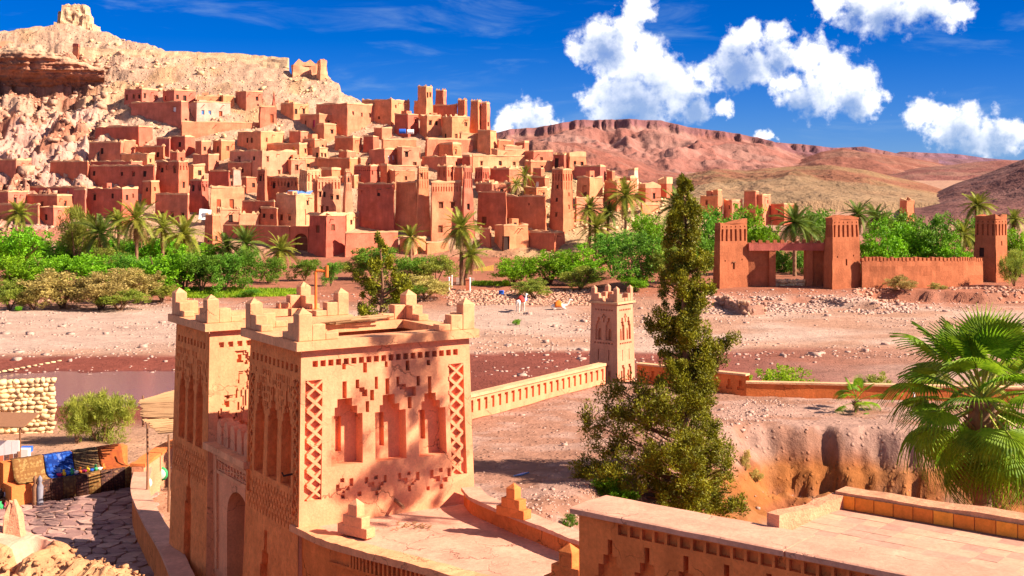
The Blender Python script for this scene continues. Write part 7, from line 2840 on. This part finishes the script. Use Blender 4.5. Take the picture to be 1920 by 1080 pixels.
def build_small():
    # rusty pipe arm beside the battlements
    p, q = P(592, 575, 44), P(592, 509, 44)
    r_, s_ = P(613, 508, 44), P(613, 520, 44)
    root = empty('lamp_post', (p.x, p.y, 9.0), 'thin rusty orange pipe with a bent arm rising behind the battlements', 'lamp post')
    m = MB()
    m.tube([Vector((p.x, p.y, 9.0)), q, q + Vector((.02, 0, .03)), r_], [.05, .05, .05, .045], 8)
    m.build('pipe', M['rust'], root)
    m = MB(); m.tube([P(613, 498, 44), s_], [.06, .06], 8); m.build('lamp_head', M['rust'], root)
    # steps with white posts at the foot of the kasbah palm
    for k in range(6):
        p = G(872, 540 - k * 3.6, .75 + k * .16)
        mb = MB(); mb.box(p.x - 1.2, p.y, p.z - .5, p.x + 1.2, p.y + 1.0, p.z)
        if k == 0: root = empty('steps', p, 'stone steps between white posts below the kasbah palm', 'steps')
        mb.build('step', M['pebble'], root)
    for u, v, mat, lab in ((842, 547, 'white', 'white post left of the steps, nearest the gravel'), (847, 543, 'white', 'second white post left of the steps'), (881, 548, 'white', 'white post right of the steps')):
        p = G(u, v, .7)
        mb = MB(); mb.tube([p, p + UPV * 1.7, p + UPV * 1.75, p + UPV * 1.85], [.09, .09, .14, .1], 8)
        tag(mb.build('post', M[mat], None, False, p), lab, 'post', 'posts by the steps')
    p = G(877, 547, .7)
    mb = MB(); mb.box(p.x - .25, p.y, p.z - .2, p.x + .25, p.y + .5, p.z + 1.5); mb.box(p.x - .3, p.y - .05, p.z + 1.5, p.x + .3, p.y + .55, p.z + 1.62)
    tag(mb.build('gate_pier', M['mud_red'], None, False, p), 'red pier beside the white post right of the steps', 'pier')
    # yellow reed fence
    a, b = P(888, 521, 196), P(926, 512, 196)
    root = empty('reed_fence', (a.x, a.y, a.z - .5), 'pale yellow fence panel right of the kasbah palm', 'fence')
    n = 9
    for k in range(n):
        s, e = a.lerp(b, k / n), a.lerp(b, (k + .9) / n)
        mb = MB()
        z0, z1 = land(s.x, s.y) - .2, s.z + 1.3
        mb.hexa([(s.x, s.y, z0), (e.x, e.y, z0), (e.x, e.y + .06, z0), (s.x, s.y + .06, z0)], [(s.x, s.y, z1), (e.x, e.y, z1 + .03), (e.x, e.y + .06, z1 + .03), (s.x, s.y + .06, z1)])
        mb.build('slat', M['straw'], root)
    # pipes lying on the bank
    for k in range(5):
        p = G(868 + k * 3, 557 + k * 1.7, .3)
        mb = MB(); mb.tube([p, p + Vector((3.6, .25 * (k - 2), .05))], [.07, .07], 7)
        tag(mb.build('pipe', M['white'], None, False, p), f"pale pipe lying on the river bank, {ORD[k]} from the top of the bundle", 'pipe', 'pipes on the bank')
    p = G(940, 553, .6)
    mb = MB(); mb.tube([p, p + UPV * .1, p + UPV * .5, p + UPV * .55], [.28, .32, .34, .3], 12)
    tag(mb.build('barrel', M['bluec'], None, True, p), 'small blue tub on the stony bank above the camel', 'tub')
    p = G(985, 566, .25)
    mb = MB(); mb.tube([p, p + UPV * .1, p + UPV * .45, p + UPV * .5], [.2, .22, .24, .2], 10)
    tag(mb.build('bucket', M['bluec'], None, True, p), 'blue bucket behind the standing camel', 'bucket')
    camel('white camel standing with a red saddle on the river bed', (*G(976, 581, .15).xy, float(ground_z(*G(976, 581, .15).xy))), math.radians(60), False, 'camel_red')
    camel('white camel kneeling with an orange saddle blanket on the river bed', (*G(1046, 579, .15).xy, float(ground_z(*G(1046, 579, .15).xy))), math.radians(8), True, 'camel_orange')
    # stick and scrap lying on the gravel terrace
    p = G(963, 893, TERR + .05)
    mb = MB(); mb.hexa([p, p + Vector((.3, .1, 0)), p + Vector((.62, .55, 0)), p + Vector((.34, .48, 0))], [p + UPV * .03, p + Vector((.3, .1, .04)), p + Vector((.62, .55, .05)), p + Vector((.34, .48, .03))])
    tag(mb.build('metal_scrap', M['solar'], None, False, p), 'blue-grey scrap of sheet lying on the gravel terrace', 'scrap')
    # thin stake beside the fan palm
    p = G(1714, 782, TERR)
    mb = MB(); mb.tube([p, p + UPV * 1.2], [.05, .045], 7)
    tag(mb.build('stake', M['white'], None, False, p), 'thin pale stake on the terrace left of the fan palm', 'stake')
    # low stone wall angling away from the left gate tower
    line = [G(1346, 553, 1.3).xy, G(1372, 566, .9).xy, G(1396, 580, .6).xy, G(1430, 577, .7).xy]
    root = empty('stone_wall', (*line[1], 0), 'low rough stone wall angling out from the left gate tower', 'wall')
    sl = smooth_line(line, 5)
    m = MB(); strip_wall(m, sl, -.25, .25, -.3, 1.05, .08, 8); m.build('core', M['rock'], root)
    ms = [stone_mesh(500 + k, 'rock') for k in range(3)]
    rn = random.Random(8)
    for i in range(70):
        q = sl[rn.randrange(len(sl))]
        link('stone', ms[i % 3], root, (q.x + rn.uniform(-.35, .35) - line[1].x, q.y + rn.uniform(-.35, .15) - line[1].y, rn.uniform(.1, 1.4)), (rn.random() * 6, rn.random() * 6, 0), (.24, .2, .17))
    # solar roof and satellite things on the village
    d = Dv(420) - .2
    for k in range(4):
        a = P(533 + k * 12, 366, d + 1.5)
        mb = MB()
        mb.hexa([a, a + Vector((1.05, .35, 0)), a + Vector((1.5, 2.2, .8)), a + Vector((.45, 1.85, .8))], [a + UPV * .06, a + Vector((1.05, .35, .06)), a + Vector((1.5, 2.2, .86)), a + Vector((.45, 1.85, .86))])
        tag(mb.build('roof_panel', M['solar'], None, False, a), f"blue-white roof sheet on the tall front house, {ORD[k]} from the left", 'roof panel', 'roof panels of the front house')
    mb = MB()
    a = P(372, 412, Dv(425) - 1); a2 = P(392, 391, Dv(425) - 1)
    mb.hexa([a, a + Vector((1.9, .4, 0)), a + Vector((1.9, 1.4, 0)), a + Vector((0, 1.4, 0))], [a + Vector((.15, .3, 2.0)), a + Vector((2.1, .8, 1.8)), a + Vector((2.1, 1.4, 1.8)), a + Vector((.2, 1.4, 2.0))])
    root = empty('white_hut', a, 'small whitewashed hut with a grey window at the foot of the village', 'hut')
    mb.build('wall', M['white'], root)
    m2 = MB(); m2.obox(a, Vector((.98, .2, 0)), Vector((-.2, .98, 0)), .75, .02, .55, 1.45, .25, 1.25); m2.build('window', M['grey_wood'], root)
    # laundry on the upper terrace
    for k, (u, v, mt, lab) in enumerate(((748, 246, 'bluec', 'blue cloth hung on the upper terrace left of the castle'), (763, 247, 'white', 'white cloth hung beside the blue one on the upper terrace'))):
        d = Dv(256) - 1
        p = P(u, v, d)
        o = link('laundry', rug_mesh(1.5, [(0, 1.0), (.04, .5), (.06, 0)], mt, k + 3), None, p - UPV * .5)
        md = o.modifiers.new('thick', 'SOLIDIFY'); md.thickness = .02
        tag(o, lab, 'laundry', 'laundry')
    # far houses right of the village
    for e in ((1311, 1346, 1356, 368, 396, 't', 'far tan house with a roof room left of the gate trees'), (1334, 1346, 1356, 357, 370, 't', 'small roof room on the far tan house'),
              (1355, 1372, 1394, 376, 396, 'c', 'low cream far house between two taller far houses'), (1393, 1430, 1447, 366, 398, 't', 'far tan house with stepped roof right of the low cream one'),
              (1393, 1418, 1425, 359, 372, 't', 'little upper storey of the stepped far house'), (1444, 1470, 1490, 383, 400, 'r', 'low red far house above the gate trees'), (1686, 1700, 1716, 376, 392, 'r', 'ruined far red block near the pale road at right')):
        d = 300 if e[0] < 1600 else 330
        h = plan_house(*e[:5], m=e[5], d=d, zB=4.0, w=(1, 1) if e[4] > 395 else (0, 0), rag=1.5 if e[0] < 1600 else 6)
        HOUSES.pop()
        build_house(h, 'far_house', e[6], 'far houses beyond the gate', 'house')
    # lawn strips
    for lab, n, (u0, u1), (v0, v1) in (('lawn', 5000, (330, 560), (541, 551)), ('lawn', 1800, (885, 955), (531, 537)), ('lawn', 1500, (1165, 1215), (530, 540))):
        rng = np.random.default_rng(n)
        u = rng.uniform(u0, u1, n); v = rng.uniform(v0, v1, n)
        d = (H - .9) * F / (v - VH)
        x = (u - 960) / F * d
        z = ground_z(x, d)
        a = rng.uniform(0, 6.28, n)
        w, h = .10, rng.uniform(.12, .4, n)
        vv = np.stack([np.stack([x - w * np.cos(a), d - w * np.sin(a), z], 1), np.stack([x + w * np.cos(a), d + w * np.sin(a), z], 1), np.stack([x + .1 * np.sin(a), d + .1 * np.cos(a), z + h], 1)], 1).reshape(-1, 3)
        o = link('grass', np_mesh('grass', vv, np.arange(n * 3).reshape(-1, 3), M['grass']))
        o['kind'] = 'stuff'


M['camel'] = flat('camel_hair', (.72, .62, .52), .95, .12)
M['camel_red'] = flat('saddle_red', (.42, .045, .03), .9)
M['camel_orange'] = flat('blanket_orange', (.68, .16, .02), .9)
M['pebble'] = mud('pebble', (0.46, 0.29, 0.22), var=0.35, scale=3.0, bdist=0.02, fine=8)
M['hillmud'] = mud('hill_mud', (0.60, 0.39, 0.22), var=0.35, scale=.6, bdist=.25, fine=3.0)
M['rubble2'] = mud('broken_mud', (0.50, 0.24, 0.11), var=0.4, scale=1.6, bdist=.10, fine=6.0)
M['grey_wood'] = flat('grey_wood', (.22, .20, .22), .8)
M['green_paint'] = flat('green_paint', (.04, .30, .10), .5)
M['orange_paint'] = flat('orange_paint', (.60, .14, .02), .5)
M['straw'] = flat('straw', (.70, .48, .10), .9)
M['rug_tan'] = rugmat('rug_tan', (.28, .155, .05), (.20, .09, .03), (.34, .22, .08))
M['rug_blue'] = rugmat('rug_blue', (.02, .08, .34), (.01, .03, .16), (.16, .22, .42), 5)
M['rug_olive'] = rugmat('rug_olive', (.18, .11, .045), (.10, .055, .03), (.26, .17, .07), 6)
M['rug_orange'] = rugmat('rug_orange', (.30, .075, .02), (.25, .06, .02), (.34, .10, .03), 3)
M['rug_dark'] = rugmat('rug_dark', (.12, .05, .035), (.06, .03, .025), (.24, .12, .06), 8)
M['rug_purple'] = rugmat('rug_purple', (.30, .16, .60), (.65, .62, .72), (.50, .10, .35), 8)


# ------------------------------------------------------------------ build everything
build_village()
build_hill()
build_cliff()
build_ground()
build_mountains()
build_water()
build_gatehouse()
build_rampart()
build_roof_terrace()
build_terrace_walls()
build_minaret()
build_far_gate()
build_village_gate()
build_summit()
build_plants()
conifer('conifer', 'tall ragged conifer rising in front of the small tower', 1285, 50.0,
        [(338, 1276, 1294), (365, 1262, 1308), (400, 1252, 1318), (440, 1248, 1316), (480, 1246, 1326), (530, 1240, 1340), (570, 1236, 1336), (610, 1222, 1322), (640, 1226, 1330),
         (680, 1222, 1332), (715, 1190, 1338), (745, 1120, 1330), (790, 1095, 1338), (840, 1078, 1362), (880, 1066, 1372), (920, 1092, 1360), (965, 1110, 1390)],
        1.0, 5, 900, 130, leaf=.135, extra=((1310, 665, (1382, 632), 16), (1320, 690, (1362, 672), 8), (1100, 890, (1056, 912), 10), (1340, 955, (1402, 942), 12), (1225, 620, (1214, 600), 4)))
conifer('conifer', 'smaller dark conifer rising behind the near gatehouse tower', 715, 54.0,
        [(448, 708, 720), (470, 700, 730), (500, 694, 742), (525, 676, 770), (550, 682, 772), (575, 672, 765), (600, 676, 778), (700, 650, 800), (840, 640, 800)],
        1.5, 15, 260, 110, leaf=.15, extra=((700, 540, (668, 512), 8), (740, 545, (772, 530), 8)))
conifer('conifer', 'tall conifer standing to the right of the view whose shadow dapples the gatehouse', 960, 50.0,
        [(-190, 950, 970), (-130, 915, 1005), (0, 880, 1040), (120, 895, 1025)], 2.0, 25, 85, 60, loc=(14.9, 30.2, 1.0), leaf=.2)
fan_palm('large fan palm with broad drooping leaves at the right edge', 1842, 752, 32.0, 46, 1.08, 7, 2.5)
fan_palm('small fan palm on the gravel terrace', 1606, 752, 64.5, 13, .62, 17, TERR, True)
build_rocks()
build_market()
build_paving()
build_rubble_foreground()
build_small()
